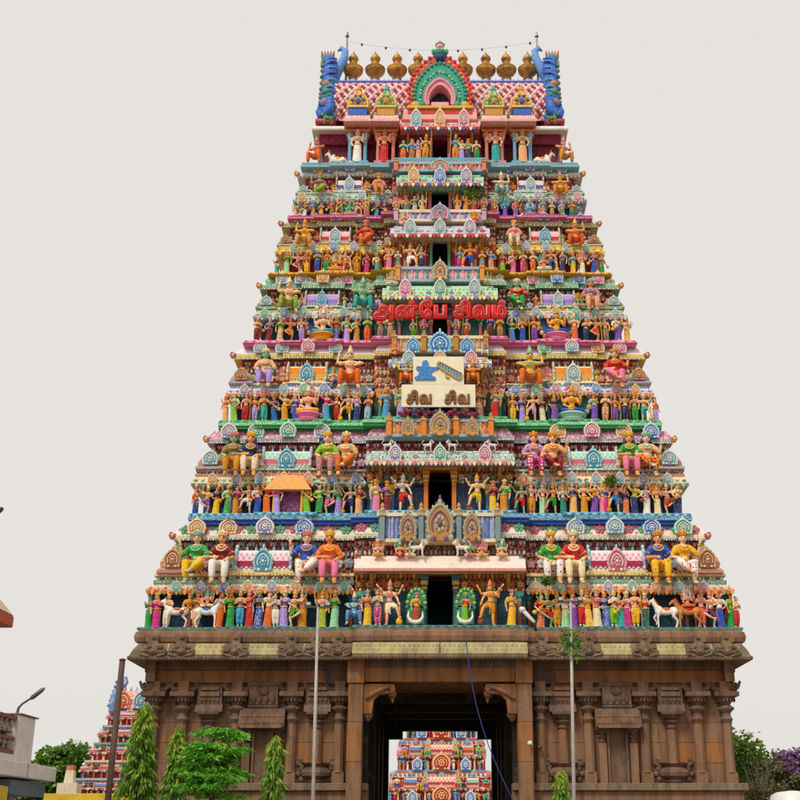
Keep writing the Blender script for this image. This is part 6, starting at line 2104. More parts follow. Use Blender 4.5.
# ------------------------------------------------------------------ smaller gateway towers behind
def small_tower(name, label, cx, yf, depth, levels, cols, roof, seed):
    rnd = random.Random(seed)
    t = thing(name, label, 'tower', (cx, yf, 0))
    h0 = levels[0][2]
    b = ring('stone_base', ST, t, [(0, 0), (0, levels[0][0])], h0 + 0.1, -0.15, yback=depth + 0.15)
    ring('cornice', STC, b, [(0, levels[0][0] - 0.5), (0.35, levels[0][0] - 0.3), (0.3, levels[0][0] - 0.001)], h0 + 0.1, -0.15, yback=depth + 0.15)
    hx_prev = h0
    for i, (z0, z1, hx) in enumerate(levels):
        yy = (h0 - hx) * 0.55
        yb = depth - yy
        c = cols[i % len(cols)]
        H = z1 - z0
        s_ = ring('storey', paint(c[0]), t, [(0, z0), (0, z0 + H * 0.42)], hx - 0.25, yy + 0.3, [(-hx * 0.3, hx * 0.3, 0.2)], yback=yb)
        ring('floor_slab', paint(c[1]), s_, [(0, z0 - 0.1), (0, z0 + 0.04)], hx, yy - 0.1, [(-hx * 0.3, hx * 0.3, 0.2)], yback=yb)
        ring('eave', [orn(c[2], 6.0)], s_, [(-0.3, z0 + H * 0.40), (0.02, z0 + H * 0.42), (-0.06, z0 + H * 0.5)], hx - 0.12, yy + 0.02, [(-hx * 0.3, hx * 0.3, 0.2)], yback=yb)
        ring('neck', paint(c[3], '#d9a890', 'cells', 4.0), s_, [(0, z0 + H * 0.48), (0, z0 + H * 0.8)], hx - 0.5, yy + 0.5, yback=yb)
        ring('cornice', orn(c[4], 5.0), s_, [(-0.3, z0 + H * 0.78), (0, z0 + H * 0.79), (-0.02, z0 + H * 0.86), (-0.15, z0 + H * 0.94)], hx - 0.22, yy + 0.3, yback=yb)
        ring('band', paint(c[1]), s_, [(0, z0 + H * 0.93), (0, z0 + H * 0.96)], hx - 0.4, yy + 0.4, yback=yb)
        bead_row('petal_row', s_, hx - 0.12, yy + 0.02, [(-hx * 0.3, hx * 0.3, 0.2)], z0 + H * 0.41, 0.18, H * 0.08, (c[4], c[3], c[1]), 'petal')
        for q in range(7):
            x = (q - 3) / 3 * (hx - 0.75)
            nasi(s_, (x, yy + 0.25, z0 + H * 0.8), 0.42, H * 0.2, rnd.choice([GREYS, ('#e0b0a0', '#b0504a', '#efe0c8'), ('#9fc4c9', '#4f80b0', '#e0e4dc')]))
        for s in (-1, 1):
            mobj('barrel_roof', SHALA, [paint(rnd.choice(['#5f92c0', '#e0a0a0', '#cf7a5a', '#8fb8a8'])), paint('#b04848'), paint('#ead8c8'), paint('#d9b080'), paint('#d9a090')], s_, (s * (hx - 0.2) * 0.58, yy + 0.3, z0 + H * 0.48), 0, (0.62, 0.8, H * 0.46))
            mobj('shrine_dome', DOME, [paint(rnd.choice(['#d9a8b4', '#b08a70'])), paint('#d98a7a'), paint('#c9b080')], s_, (s * (hx - 0.5), yy + 0.35, z0 + H * 0.48), 0, (0.32, 0.32, H * 0.17))
        sh = mobj('barrel_roof', SHALA, [paint('#d98a80', '#efdcd2', 'lattice', 4.0), paint('#b04848'), paint('#e6c4b8'), paint('#d9b080'), paint('#d9a090')], s_, (0, yy + 0.1, z0 + H * 0.48), 0, (hx * 0.26, 0.9, H * 0.5))
        for q in range(6):
            x = (-0.85, -0.42, -0.3, 0.3, 0.42, 0.85)[q] * (hx - 0.3)
            pr = PROTO['sitter']
            sc = H * 0.5
            for part, mm in (('body', [rnd.choice(SKINS), DARKHAIR, LIPS]), ('dhoti', [paint(rnd.choice(list(PAL.values())))]), ('tunic', [paint(rnd.choice(list(PAL.values())))]), ('crown', [GOLDP])):
                mobj('figure' if part == 'body' else 'figure_' + part, pr[part], mm, s_, (x, yy - 0.05, z0 + H * 0.42), 0, sc)
        if seed == 3:
            nasi(s_, (0, yy - 0.32, z0 + 0.05), 1.7, H * 0.5, ('#e6b8a4', '#a8383a', '#e0b060'), name='gable_medallion')
            for q in (-1, 1):
                nasi(s_, (q * hx * 0.52, yy - 0.2, z0 + 0.05), 0.95, H * 0.36, ('#e6e0d8', '#4f7fb8', '#a8c4dc'), name='gable_medallion')
                nasi(s_, (q * hx * 0.3, yy - 0.25, z0 + H * 0.42), 0.6, H * 0.42, ('#e0a860', '#6f9f7a', '#efe0b0'), name='gable_medallion')
        bead_row('tooth_row', s_, hx - 0.5, yy + 0.5, [], z0 + H * 0.7, 0.2, H * 0.06, (c[4], c[1], '#efe0d0'), 'bead', 0.05)
        bead_row('flower_row', s_, hx - 0.22, yy + 0.25, [], z0 + H * 0.88, 0.45, H * 0.1, (c[1], c[3], '#5f8fb4'), 'flower', 0.03)
        n = int(hx * 2 / 0.42)
        for q in range(n):
            x = -hx + 0.2 + (q + 0.5 + rnd.uniform(-0.25, 0.25)) * (2 * hx - 0.4) / n
            if rnd.random() < 0.3 or (seed == 3 and abs(x) < 0.9):
                mobj('pilaster', PILA, [paint(rnd.choice(['#d9a890', '#b0605a', '#7f9fc0', '#e6d4c0'])), paint('#d9b480')], s_, (x, yy + 0.2 - (0.2 if abs(x) < hx * 0.3 else 0), z0), 0, (1.3, 1, H * 0.41))
                continue
            kd = rnd.choice(['lady', 'folded', 'deity', 'raised'])
            pr = PROTO[kd]
            sc = H * rnd.uniform(0.3, 0.42)
            y_ = yy + 0.08 - (0.2 if abs(x) < hx * 0.3 else 0)
            low = 'skirt' if 'skirt' in pr else 'dhoti'
            mobj('figure', pr['body'], [rnd.choice(SKINS), DARKHAIR, LIPS], s_, (x, y_, z0 + 0.04), 0, sc)
            mobj('figure_dress', pr[low], [paint(PAL[rnd.choice(['red', 'pink', 'cream', 'peach', 'orange', 'gold', 'azure', 'white', 'maroon', 'turquoise', 'green'])])], s_, (x, y_, z0 + 0.04), 0, sc)
    z0, hx = levels[-1][1], levels[-1][2]
    if roof:
        yy = (h0 - hx) * 0.55
        m = MB()
        ym = depth / 2
        pr_ = [(ym - (ym - yy - 0.2) * math.cos(a) ** 0.75, z0 + (2.0 if seed == 3 else 1.45) * math.sin(a)) for a in [math.pi / 2 * i / 10 for i in range(11)]]
        full = pr_ + [(2 * ym - y, z) for y, z in pr_[::-1][1:]]
        m.prismx([(y, z) for y, z in full], -hx + 0.5, hx - 0.5, 0)
        rf = m.obj('barrel_roof', [paint('#d98a80', '#efd0c4', 'lattice', 2.6)], t)
        for q in range(5):
            x = (q - 2) / 2 * (hx - 1.2)
            nasi(rf, (x, yy + 0.25, z0), 0.95, 1.15, rnd.choice([('#d98a70', '#c0605a', '#efd8c0'), ('#8fb4c0', '#5f84b0', '#e6e0d4'), ('#e0b0a8', '#b86a70', '#f0e0cc')]))
        m = MB()
        n = 16
        for q in range(n):
            m.lathe([(0.09, 0), (0.1, 0.1), (0.02, 0.35)], 6, (-hx + 0.6 + q * (2 * hx - 1.2) / (n - 1), ym, z0 + (1.98 if seed == 3 else 1.42)), 0)
        o = m.obj('ridge_crest', paint('#9fb0c4'), rf)
        o['kind'] = 'stuff'
        for s in (-1, 1):
            m = MB()
            x0 = hx - 0.55
            m.tube([(x0, yy, z0 - 0.2), (x0 + 0.05, yy + 0.2, z0 + 0.8), (x0 + 0.02, ym * 0.7, z0 + 1.6), (x0 + 0.1, ym * 0.9, z0 + 2.2)], [0.26, 0.23, 0.2, 0.12], 8)
            m.tube([(x0 - 0.05, ym * 0.8, z0 + 1.5), (x0 - 0.3, ym * 0.8, z0 + 2.0), (x0 - 0.2, ym * 0.8, z0 + 2.35), (x0 - 0.02, ym * 0.8, z0 + 2.3)], [0.13, 0.11, 0.1, 0.04], 8)
            for q in range(6):
                m.ell((x0 + 0.2, yy + q * 0.3, z0 + 0.2 + q * 0.35), (0.2, 0.16, 0.16), 6, 4)
            o = m.obj('roof_horn', paint('#6f86ac', '#aebccf', 'dots', 6.0), rf, None, True)
            o.scale = (s, 1, 1)
        for q in range(5 if seed == 3 else 0):
            mobj('gold_finial', KM, [gm], rf, ((q - 2) * (hx - 1.2) / 2, ym, z0 + 2.0), 0, 0.6)
    else:
        MB().box(-hx + 0.4, hx - 0.4, (h0 - hx) * 0.55 + 0.5, depth - 1, z0, z0 + 0.6).obj('parapet', paint('#d9a090'), t)
    return t


COLB = [('#7a2430', '#d98a80', '#efc8b8', '#a83a38', '#efd6c4'), ('#8a3028', '#7fa4c4', '#efd0b8', '#b0403a', '#e9c0b0'), ('#6a2840', '#d9705a', '#e9d8c0', '#8a2a34', '#e0a898')]
COLL = [('#a03838', '#6fa89a', '#ecd2c0', '#8a3a40', '#e0dcd4'), ('#a83430', '#9fb0cc', '#f0d8c8', '#904048', '#dcd6de'), ('#b03a34', '#d9c0b0', '#ead0c4', '#983a3c', '#d8d0d0')]
lv = []
z = 4.4
hx = 5.45
for i in range(4):
    lv.append((z, z + 3.1, hx))
    z += 3.1
    hx -= 0.84
small_tower('inner_tower', 'red and cream painted inner tower seen through the gateway passage', 0.15, 80.0, 9.0, lv, COLB, True, 3)
lv = []
z, hx = uz(797, 40), 5.3
ztop = uz(707, 40)
for i in range(5):
    H = (ztop - uz(797, 40)) / 5
    lv.append((z, z + H, hx))
    z += H
    hx -= 0.42
small_tower('side_tower', 'smaller red and grey painted temple tower standing beyond the leaning brown pole', P(150, 760, 40).x, 40.0, 7.5, lv, COLL, True, 5)

# ------------------------------------------------------------------ trees and shrubs
def leaf(m, p, d, ln, w, mat=0):
    d = d.normalized()
    sd_ = d.cross(Vector((random.uniform(-1, 1), random.uniform(-1, 1), random.uniform(-0.3, 1)))).normalized() * w
    mid = p + d * ln * 0.45
    m.add([p, mid + sd_, p + d * ln, mid - sd_], [(0, 1, 2, 3)], mat)


LEAF_A = leafmat('ashoka_leaf', '#2a6018', '#92bc40')
LEAF_Y = leafmat('ashoka_tip', '#6f9a26', '#b8bc44')
LEAF_B = leafmat('broad_leaf', '#2c7a1c', '#8acc42')
LEAF_D = leafmat('dark_leaf', '#30591f', '#7fa640')
LEAF_M = leafmat('mixed_leaf', '#565a2c', '#a09a6c')
LEAF_P = leafmat('bougainvillea', '#6a3a74', '#b48ac0')
BARK = plain('bark', '#5a4634', 0.9, 0, 0.3, 6)


def ashoka(px, ytop, half_px, Y, label, n=4200, name='ashoka_tree', yellow=0.1):
    top = P(px, ytop, Y)
    H = top.z
    Rm = half_px / FPX * ((Y - CAMY) * 0.95) * 1.25
    t = thing(name, label, 'tree', (top.x, Y, 0))
    MB().tube([(0, 0, -0.1), (0.03, 0.02, H * 0.5), (0, 0, H * 0.97)], [0.11, 0.07, 0.015], 8).obj('trunk', BARK, t, None, True)
    m = MB()
    nb = 95
    for b in range(nb):
        f = (b + 0.5) / nb
        z = H * (1.0 - 0.93 * f)
        a = b * 2.4 + random.uniform(-0.3, 0.3)
        r = Rm * min(1.0, (f * 1.45) ** 0.75 + 0.06) * random.uniform(0.8, 1.12)
        end = Vector((r * math.cos(a), r * math.sin(a), z - 0.28 * r - 0.05))
        m.tube([(0, 0, z + 0.05), end * 0.5 + Vector((0, 0, z * 0.5 + 0.03)), end], [0.014, 0.01, 0.005], 4, 2, False)
        for q in range(int(n / nb)):
            u = random.random() ** 0.6
            p = Vector((0, 0, z + 0.03)).lerp(end, u) + Vector((random.gauss(0, 0.05), random.gauss(0, 0.05), random.gauss(0, 0.05)))
            out = Vector((math.cos(a), math.sin(a), 0)) * random.uniform(0.15, 0.7) + Vector((random.gauss(0, 0.35), random.gauss(0, 0.35), -0.95))
            tip = f < 0.14 or (u > 0.85 and random.random() < yellow)
            leaf(m, p, out, random.uniform(0.16, 0.3), random.uniform(0.02, 0.035), 1 if tip and random.random() < 0.7 else 0)
    m.obj('crown', [LEAF_A, LEAF_Y, BARK], t)
    return t


def bushy(px, py, rpx, rzpx, Y, label, mats, n=5000, clumps=70, ln=(0.16, 0.28), w=(0.04, 0.07), name='leafy_tree', cat='tree', droop=0.5, base_z=0.0, part='trunk', lobes=None, flat=0.22):
    c = P(px, py, Y)
    k = (Y - CAMY) / FPX * 1.04
    rx, rz = rpx * k, rzpx * k
    t = thing(name, label, cat, (c.x, Y, base_z))
    cz = c.z - base_z
    m = MB()
    limbs = []
    m.tube([(0, 0, -0.1), (0.05, 0, max(0.1, cz - rz * 0.4)), (0, 0, cz + rz * 0.3)], [0.05 * rz + min(0.03, 0.03 * rz), 0.035 * rz + min(0.02, 0.02 * rz), min(0.02, 0.02 * rz)], 8)
    cl = []
    for i in range(clumps):
        v = Vector((random.gauss(0, 1), random.gauss(0, 1), random.gauss(0, 1))).normalized() * random.uniform(0.45, 1.0) ** 0.5
        p = Vector((v.x * rx, v.y * rx * 0.9, v.z * rz + cz))
        if lobes:
            lb = lobes[i % len(lobes)]
            p = Vector(((lb[0] + v.x * lb[2]) * rx, v.y * rx * 0.8, (lb[1] + v.z * lb[3]) * rz + cz))
        if p.z < 0.15:
            continue
        cl.append(p)
        if i % 3 == 0:
            m.tube([(0, 0, max(0.1, cz - rz * 0.5)), p * 0.5 + Vector((0, 0, cz * 0.5 - 0.1)), p], [0.03, 0.02, 0.006], 5)
    m.obj(part, BARK, t, None, True)
    m = MB()
    cr = (rx + rz) / 2 * 0.30
    for i in range(n):
        p = random.choice(cl)
        v = Vector((random.gauss(0, 0.6), random.gauss(0, 0.6), random.gauss(0, flat))) * cr
        q = p + v
        d = Vector((v.x, v.y, v.z * 0.4)).normalized() * 0.8 + Vector((random.gauss(0, 0.35), random.gauss(0, 0.35), -droop))
        mt = 0
        if len(mats) > 1 and q.z > cz - rz * 0.05 + 0.25 * (rx - q.x) * 0.4 and q.x > -rx * 0.6:
            mt = 1 if random.random() < 0.72 else 0
        leaf(m, q, d, random.uniform(*ln), random.uniform(*w), mt)
    m.obj('crown', mats, t)
    return t


ashoka(145, 704, 19, -5.0, 'tall conical weeping ashoka tree before the stone base beside the side tower', 6500)
ashoka(179, 727, 13, -5.5, 'narrow yellow-tipped ashoka tree beside the broad bright green tree', 2600, yellow=0.35)
ashoka(275.5, 736, 13, -4.5, 'slim young ashoka tree beneath the stone niche, beside a white mast', 2600, yellow=0.25)
ashoka(561, 770, 9, -5.0, 'small young ashoka tree at the foot of the white mast by the porch pillar', 1500, yellow=0.2)
bushy(212, 775, 24, 36, -6.5, 'broad bright green tree with layered leaves before the stone wall', [LEAF_B], 9500, 62, (0.1, 0.22), (0.018, 0.04), droop=0.35, flat=0.11, lobes=[(0.25, 0.72, 0.95, 0.42), (-0.35, 0.05, 0.9, 0.55), (0.3, -0.2, 0.9, 0.6), (0.05, 0.35, 0.6, 0.4)])
bushy(66, 772, 23, 26, 60, 'round dark green tree far behind the cream pillar', [LEAF_D], 6000, 60, (0.3, 0.5), (0.12, 0.2), droop=0.2)
bushy(36, 785, 22, 18, 66, 'low dark green tree far behind the white building', [LEAF_D], 4000, 50, (0.3, 0.5), (0.12, 0.2), droop=0.2)
bushy(742, 772, 19, 34, 16, 'leafy green tree growing behind the corner of the stone base', [leafmat('loose_leaf', '#3f6a22', '#93ae4a')], 4600, 60, (0.16, 0.3), (0.05, 0.1), droop=0.2, flat=0.4)
bushy(797, 776, 27, 25, 14, 'shrub covered with purple bougainvillea flowers beside the stone base', [LEAF_M, LEAF_P], 6500, 70, (0.12, 0.22), (0.05, 0.09), 'bougainvillea_bush', 'shrub', 0.2, part='stem')
bushy(765, 796, 18, 14, 13, 'straggly dry shrub between the green tree and the bougainvillea', [LEAF_M], 1800, 40, (0.1, 0.2), (0.03, 0.06), 'dry_shrub', 'shrub', 0.1, part='stem')
# weeds growing on the tower
for px, py, Y, r, lab in ((477, 193, TY[5] - 0.75, 9, 'wild bush sprouting beside the sixth storey doorway'), (548, 585, TY[0] - 0.9, 5, 'small weed growing under the eave of the lowest storey'), (611, 482, TY[1] - 0.75, 5, 'small green weed hanging over the second storey figures')):
    bushy(px, py, r, r * 0.9, Y, lab, [LEAF_D], 260, 9, (0.1, 0.22), (0.02, 0.04), 'tower_weed', 'plant', -0.2, flat=0.6, base_z=P(px, py + r, Y).z, part='stem')

# ------------------------------------------------------------------ masts, poles and wires
white_p = plain('white_paint', '#d8d5cb', 0.5, 0, 0.1)
mast_p = plain('mast_grey', '#aaa59b', 0.5, 0, 0.12)
dark_s = plain('floodlight_housing', '#4c4a48', 0.5, 0.3)
lens_m = plain('floodlight_glass', '#b9c0c4', 0.1, 0, 0.05)
for xt, xb, yt, Y, lab in ((318, 313, 607, -9.0, 'white floodlight mast rising past the stone niche near the conical trees'), (570.5, 574, 602, -9.0, 'white floodlight mast with green creeper rising before the porch side pilaster')):
    a, b = P(xt, yt, Y), P(xb, 800, Y)
    dx = (a.x - b.x) / (a.z - b.z)
    foot = Vector((b.x - dx * b.z, Y, 0))
    t = thing('floodlight_mast', lab, 'mast', foot)
    m = MB().tube([(0, 0, 0), (dx * a.z * 0.5, 0, a.z * 0.5), (dx * a.z, 0, a.z)], [0.055, 0.048, 0.035], 12, 0, False)
    m.obj('pole', mast_p, t, None, True)
    MB().box(-0.16, 0.16, -0.16, 0.16, 0.0, 0.06).obj('foot_plate', dark_s, t)
    m = MB().box(-0.36, 0.36, -0.025, 0.025, -0.025, 0.025)
    arm = m.obj('crossbar', dark_s, t, (dx * a.z, 0, a.z))
    for q in (-0.27, 0.27):
        f = MB()
        f.box(-0.13, 0.13, -0.02, 0.16, 0.05, 0.25, 0, 0.02).box(-0.1, 0.1, -0.027, -0.018, 0.08, 0.22, 1).box(-0.15, -0.13, 0.04, 0.08, 0.0, 0.18, 0).box(0.13, 0.15, 0.04, 0.08, 0.0, 0.18, 0)
        f.obj('floodlight', [dark_s, lens_m], t, (dx * a.z + q, 0.02, a.z + 0.015)).scale = (0.55, 0.55, 0.55)
    if xt > 400:
        m = MB()
        for i in range(260):
            p = Vector((random.gauss(0, 0.12), random.gauss(0, 0.1), random.gauss(0, 0.16)))
            leaf(m, p, p + Vector((0, 0, -0.1)), random.uniform(0.08, 0.16), 0.03)
        m.obj('creeper', LEAF_D, t, (dx * 7, 0, uz(642, Y)))
a, b = P(122.5, 660, -12.0), P(108, 800, -12.0)
dx = (a.x - b.x) / (a.z - b.z)
t = MB().tube([(-dx * b.z, 0, 0), (a.x - b.x, 0, a.z)], [0.085, 0.075], 12, 0, False)
t.lathe([(0.08, 0), (0.085, 0.04), (0.02, 0.06)], 12, (a.x - b.x, 0, a.z - 0.02))
t = t.obj('leaning_pole', plain('rusty_pole', '#5c4436', 0.7, 0.3, 0.25), None, (b.x, -12.0, 0), True)
tag(t, 'leaning dark brown metal pole standing in front of the smaller side tower', 'pole')
# blue cable hanging from the cornice
a, b = P(466, 640, -1.6), P(520, 815, -1.2)
pts = [a.lerp(b, i / 16) - Vector((0.35 * math.sin(math.pi * i / 16), 0, 0)) for i in range(17)]
t = MB().tube(pts, 0.018, 6).obj('blue_cable', plain('blue_cable', '#2c3f86', 0.5), None)
tag(t, 'thin blue cable hanging from the stone cornice across the passage opening', 'cable')
# floodlight tube lying on the lowest ledge and small cameras on the porch
Yq = TY[0] - 1.0
p0, p1 = P(523.5, 611, Yq), P(534, 622, Yq - 0.1)
m = MB().tube([p0, p1], [0.08, 0.06], 12, 0).tube([p0 + (p0 - p1) * 0.05, p0 + (p0 - p1) * 0.14], [0.12, 0.12], 12, 1).tube([p1, p1 + Vector((0.05, 0.1, -0.25))], [0.05, 0.05], 8, 2)
o = m.obj('spotlight', [white_p, plain('spot_glass', '#e6e6e2', 0.2), dark_s], None, None, True)
tag(o, 'white tubular spotlight tilted on the ledge of the lowest storey', 'spotlight')
for px, py, lab in ((530, 745, 'small white security camera on the porch pillar'), (540, 749, 'small dark security camera beside the porch pillar')):
    p = P(px, py, -0.95 if px == 530 else -0.45)
    m = MB().lathe([(0.07, 0.0), (0.09, 0.03), (0.08, 0.1), (0.03, 0.14)], 12).tube([(0, 0, 0.06), (0, 0.2, 0.06)], 0.03, 8)
    o = m.obj('security_camera', white_p if px == 530 else dark_s, None, p, True)
    tag(o, lab, 'camera')

# ------------------------------------------------------------------ white house with balcony on the left
WH = plain('limewash', '#e4dcda', 0.8, 0, 0.12, 1.5)
WH2 = plain('grey_limewash', '#c0b8b8', 0.8, 0, 0.15, 1.5)
GRB = plain('blue_grey_sheet', '#6f7c86', 0.6, 0.2, 0.15)
house = thing('white_house', 'white limewashed house with patterned balcony grille at the street edge', 'house', (0, 0, 0))
Ye = -7.0
Xb = P(57, 768, Ye).x
zt, zb = uz(768, Ye), uz(782, Ye)
Y0h = -22.0
bevel(MB().box(Xb - 6, Xb, Y0h, Ye, zb, zt).obj('balcony_band', WH, house), 0.02)
for yq in (-9.5, -12.0, -14.5, -17.0):
    MB().box(Xb, Xb + 0.03, yq - 0.025, yq + 0.025, zb, zt).obj('band_joint', WH2, house)
bevel(MB().box(Xb - 6, Xb - 0.9, Y0h, Ye - 0.6, 0, zb - 0.002).obj('wall', WH2, house), 0.02)
# sheet metal awning under the balcony
m = MB()
m.prismx([(Ye - 3.2, zb - 0.42), (Ye - 0.4, zb - 0.42), (Ye - 0.4, zb - 0.06), (Ye - 3.2, zb - 0.06)], Xb - 0.9, Xb - 0.15)
m.obj('signboard_box', GRB, house)
# upper storey set back: pier, grille, higher block
zt2 = uz(719, -8.6)
Xu = P(36, 719, -8.6).x
m = MB().box(Xu - 0.5, Xu, -9.9, -8.6, zt, zt2)
bevel(m.obj('corner_pier', WH, house), 0.02)
bevel(MB().box(Xu - 0.55, Xu + 0.06, -9.96, -8.5, zt2, zt2 + 0.035).obj('pier_coping', plain('terracotta_coping', '#9a6a5c', 0.8), house), 0.01)
TC = plain('terracotta_rail', '#8a5a4a', 0.8, 0, 0.2)
m = MB()
zr2 = zt2 - 0.05
m.box(Xu - 0.2, Xu - 0.06, -13.2, -9.91, zr2 - 0.1, zr2).box(Xu - 0.2, Xu - 0.06, -13.2, -9.91, zt + 0.18, zt + 0.3).box(Xu - 0.2, Xu - 0.06, -13.2, -9.91, (zt + zr2) / 2 - 0.03, (zt + zr2) / 2 + 0.05)
m.obj('grille_rails', TC, house)
BAL = MB().lathe([(0.04, 0), (0.07, 0.08), (0.035, 0.16), (0.09, 0.34), (0.035, 0.52), (0.07, 0.6), (0.04, 0.68)], 8).mesh('baluster', smooth=True)
hb = ((zr2 - 0.1) - (zt + 0.3)) / 2 - 0.04
MB().box(Xu - 0.35, Xu - 0.3, -13.2, -9.91, zt + 0.18, zr2 - 0.02).obj('grille_shade_panel', plain('dark_void', '#4a3f3a', 0.9), house)  # added dark sheet, its colour stands in for shade behind the balusters
BLM = plain('baluster_paint', '#a08a78', 0.8, 0, 0.25)
for row in range(2):
    for i in range(8):
        mobj('baluster', BAL, [BLM], house, (Xu - 0.13, -10.2 - i * 0.37, zt + 0.3 + row * (hb + 0.08)), 0, (1.2, 1.2, hb / 0.68))
MB().box(Xu - 0.25, Xu - 0.02, -13.2, -9.905, zt - 0.002, zt + 0.18).obj('grille_base', WH, house)
zt3 = uz(697, -13.4)
bevel(MB().box(Xu - 4, Xu + 0.1, Y0h, -13.21, zt, zt3).obj('upper_block', WH2, house), 0.02)
MB().box(Xu - 4.1, Xu + 0.2, Y0h, -13.12, zt3, zt3 + 0.1).obj('upper_coping', TC, house)
MB().box(Xu - 4, Xu - 2.2, -13.2, -9.3, zt, zt3 - 0.4).obj('back_room', WH2, house)
# street lamp rising behind the grille
Ylp = -9.4
a = P(17, 714, Ylp)
m = MB()
pts = [Vector((a.x, Ylp, 0)), Vector((a.x, Ylp, a.z)), P(18.5, 708, Ylp), P(22, 704, Ylp), P(29, 699.5, Ylp), P(33, 697, Ylp)]
lamp = thing('street_lamp', 'grey street lamp with long slanted head behind the white house grille', 'lamp', (a.x, Ylp, 0))
MB().tube([p - Vector((a.x, Ylp, 0)) for p in pts], [0.05, 0.045, 0.035, 0.03, 0.03, 0.03], 8).obj('post', plain('lamp_grey', '#5e6265', 0.5, 0.4), lamp, None, True)
h0, h1 = P(31, 698.5, Ylp) - Vector((a.x, Ylp, 0)), P(44, 688.5, Ylp) - Vector((a.x, Ylp, 0))
dd = (h1 - h0)
m = MB()
m.tube([h0, h0 + dd * 0.15, h0 + dd * 0.85, h1], [0.045, 0.065, 0.06, 0.035], 8)
m.obj('lamp_head', plain('lamp_head_grey', '#5e6160', 0.5, 0.2), lamp, None, True)
# yellow tarpaulin at the shop below
m = MB()
pa = P(-6, 789, -14)
m.prismx([(-18, pa.z - 0.2), (-12.5, pa.z - 0.2), (-12.5, pa.z + 0.1), (-18, pa.z + 0.28)], pa.x - 0.4, P(8, 790, -12.5).x)
tag(m.obj('shop_awning', plain('yellow_tarp', '#d9b83a', 0.6, 0, 0.1)), 'yellow shop awning under the white house balcony', 'awning')
# ------------------------------------------------------------------ pavilion roof corner at the left edge
Yv = -20.0
pc_ = P(12.5, 622, Yv)
pav = thing('roof_pavilion', 'small open pavilion with orange tiled roof edge at the street side', 'pavilion', (pc_.x - 1.9, Yv - 1.5, 0))
ORT = plain('orange_eave', '#b4552c', 0.6, 0, 0.15)
CRT = plain('cream_roof', '#d9bfa0', 0.7, 0, 0.12)
ez = pc_.z
m = MB()
hw_ = 1.9
rise = 2.3
m.add([(-hw_, -1.5, ez + 0.12), (hw_, -1.5, ez + 0.12), (hw_, 1.5, ez + 0.12), (-hw_, 1.5, ez + 0.12), (-0.15, -0.15, ez + rise), (0.15, -0.15, ez + rise), (0.15, 0.15, ez + rise), (-0.15, 0.15, ez + rise)],
      [(0, 3, 2, 1), (4, 5, 6, 7), (0, 1, 5, 4), (1, 2, 6, 5), (2, 3, 7, 6), (3, 0, 4, 7)], 0)
rf = m.obj('roof', CRT, pav)
bevel(MB().box(-hw_ - 0.06, hw_ + 0.0, -1.56, 1.56, ez - 0.1, ez + 0.118).obj('eave_board', ORT, pav), 0.02)
for sx in (-1, 1):
    for sy in (-1, 1):
        MB().box(-0.13, 0.13, -0.13, 0.13, 0, 0.25).lathe([(0.11, 0.25), (0.09, 0.5), (0.09, ez - 0.5), (0.15, ez - 0.3), (0.12, ez - 0.1)], 10).obj('post', CRT, pav, (sx * 1.2, sy * 1.1, 0))
pt_ = P(1.5, 509, Yv + 0.8)
m = MB().tube([(pt_.x - pav.location.x - 0.9, pt_.y - pav.location.y, pt_.z - 0.55), (pt_.x - pav.location.x - 0.25, pt_.y - pav.location.y, pt_.z - 0.22), (pt_.x - pav.location.x, pt_.y - pav.location.y, pt_.z)], [0.09, 0.08, 0.05], 8)
m.tube([(0, 0, ez + rise - 0.1), (pt_.x - pav.location.x - 0.9, pt_.y - pav.location.y, pt_.z - 0.55)], [0.09, 0.09], 8)
m.obj('finial_hook', plain('dark_finial', '#3a3028', 0.6), pav, None, True)
# ------------------------------------------------------------------ yellow compound wall, cream pillar, white tank
Yw = 24.0
w0, w1 = P(44, 793.5, Yw), P(215, 793.5, Yw)
m = MB().box(w0.x, w1.x, Yw, Yw + 0.35, 0, w0.z)
wall = bevel(m.obj('yellow_wall', plain('yellow_wash', '#d9b524', 0.8, 0, 0.15, 1.0)), 0.02)
tag(wall, 'yellow painted compound wall running behind the leaning pole', 'wall')
Yo = 30.0
p = P(68, 780, Yo)
k_ = (Yo - CAMY) / FPX
cp = thing('gate_pillar', 'cream wall pillar with orange cap before the far green tree', 'pillar', (p.x, Yo, 0))
crm = plain('cream_wash', '#d9cbb0', 0.8, 0, 0.1)
MB().box(-10 * k_, 9 * k_, 0, 1.0, 0, uz(783, Yo), 0).obj('pier', crm, cp)
MB().box(-5 * k_, 4 * k_, 0.2, 0.8, uz(783, Yo) + 0.002, uz(770, Yo), 0, 0.05).obj('shaft', crm, cp)
MB().box(-4 * k_, 3 * k_, 0.25, 0.75, uz(770, Yo) + 0.002, uz(765, Yo), 0).obj('cap', plain('orange_cap', '#b9754a', 0.8), cp)
p = P(793, 801, -2)
m = MB()
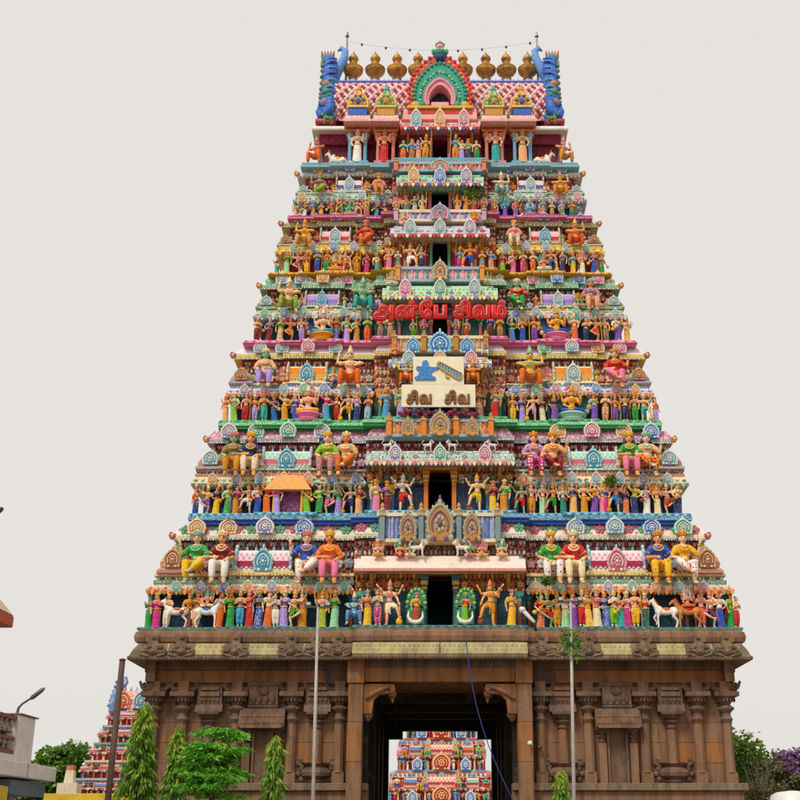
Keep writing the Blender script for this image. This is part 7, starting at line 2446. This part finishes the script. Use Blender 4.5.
m.lathe([(0.75, 0), (0.78, 0.1), (0.76, uz(796, -2) * 0.9), (0.68, uz(796, -2)), (0.5, uz(793, -2)), (0.1, uz(792, -2) + 0.02)], 20)
for i in range(3):
    m.lathe([(0.8, 0.5 + i * 0.6), (0.82, 0.55 + i * 0.6), (0.8, 0.6 + i * 0.6)], 20)
o = m.obj('water_tank', plain('white_plastic', '#dcdad4', 0.4, 0, 0.05), None, (p.x, -2.0, 0.02), True)
tag(o, 'white round-topped water tank before the bougainvillea shrub', 'tank')

for off, lo in ((-34, 'orange'), (33, 'orange')):
    statue('bearer', (ux(off, 380, TY[2] - 1.0), TY[2] - 0.95, uz(386, TY[2] - 1.0)), 1.0, 2, 'beside the picture board', lo, skin=SKINS[0 if off < 0 else 3], flip=off < 0)

for k in range(6):
    t = TOPZ[k]
    for s in (-1, 1):
        for f in (-1.32, 1.32):
            off = SH_OFF[k] + f * SH_HW[k] * 0.9
            yq = TY[k] - 0.12
            statue(random.choice(['meditator', 'bearer', 'folded']), (s * ux(off, YS[k][3], yq), yq, t['zl'] - 0.01), (0.75, 0.68, 0.6, 0.55, 0.5, 0.45)[k], k, 'beside a shrine roof', flip=s > 0)

tw = MB()
pb_ = P(764, 800, 12.5)
for i in range(26):
    a = random.uniform(0, 6.28)
    tip = Vector((random.gauss(0, 0.55), random.gauss(0, 0.4), random.uniform(0.9, 2.0) * 1.1))
    mid = tip * 0.55 + Vector((random.gauss(0, 0.12), random.gauss(0, 0.12), 0.1))
    tw.tube([(0, 0, -1.9), (tip.x * 0.2, tip.y * 0.2, -0.2), mid, tip], [0.02, 0.016, 0.012, 0.005], 5)
    for q in range(5):
        u = random.uniform(0.4, 1)
        p_ = mid.lerp(tip, u)
        tw.tube([p_, p_ + Vector((random.gauss(0, 0.14), random.gauss(0, 0.1), random.uniform(0.05, 0.22)))], [0.008, 0.003], 4)
o = tw.obj('bare_twigs', plain('grey_twig', '#8a7f74', 0.9), None, (pb_.x, 12.5, pb_.z - 0.3))
tag(o, 'bare grey twigs standing above the dry shrub', 'shrub')
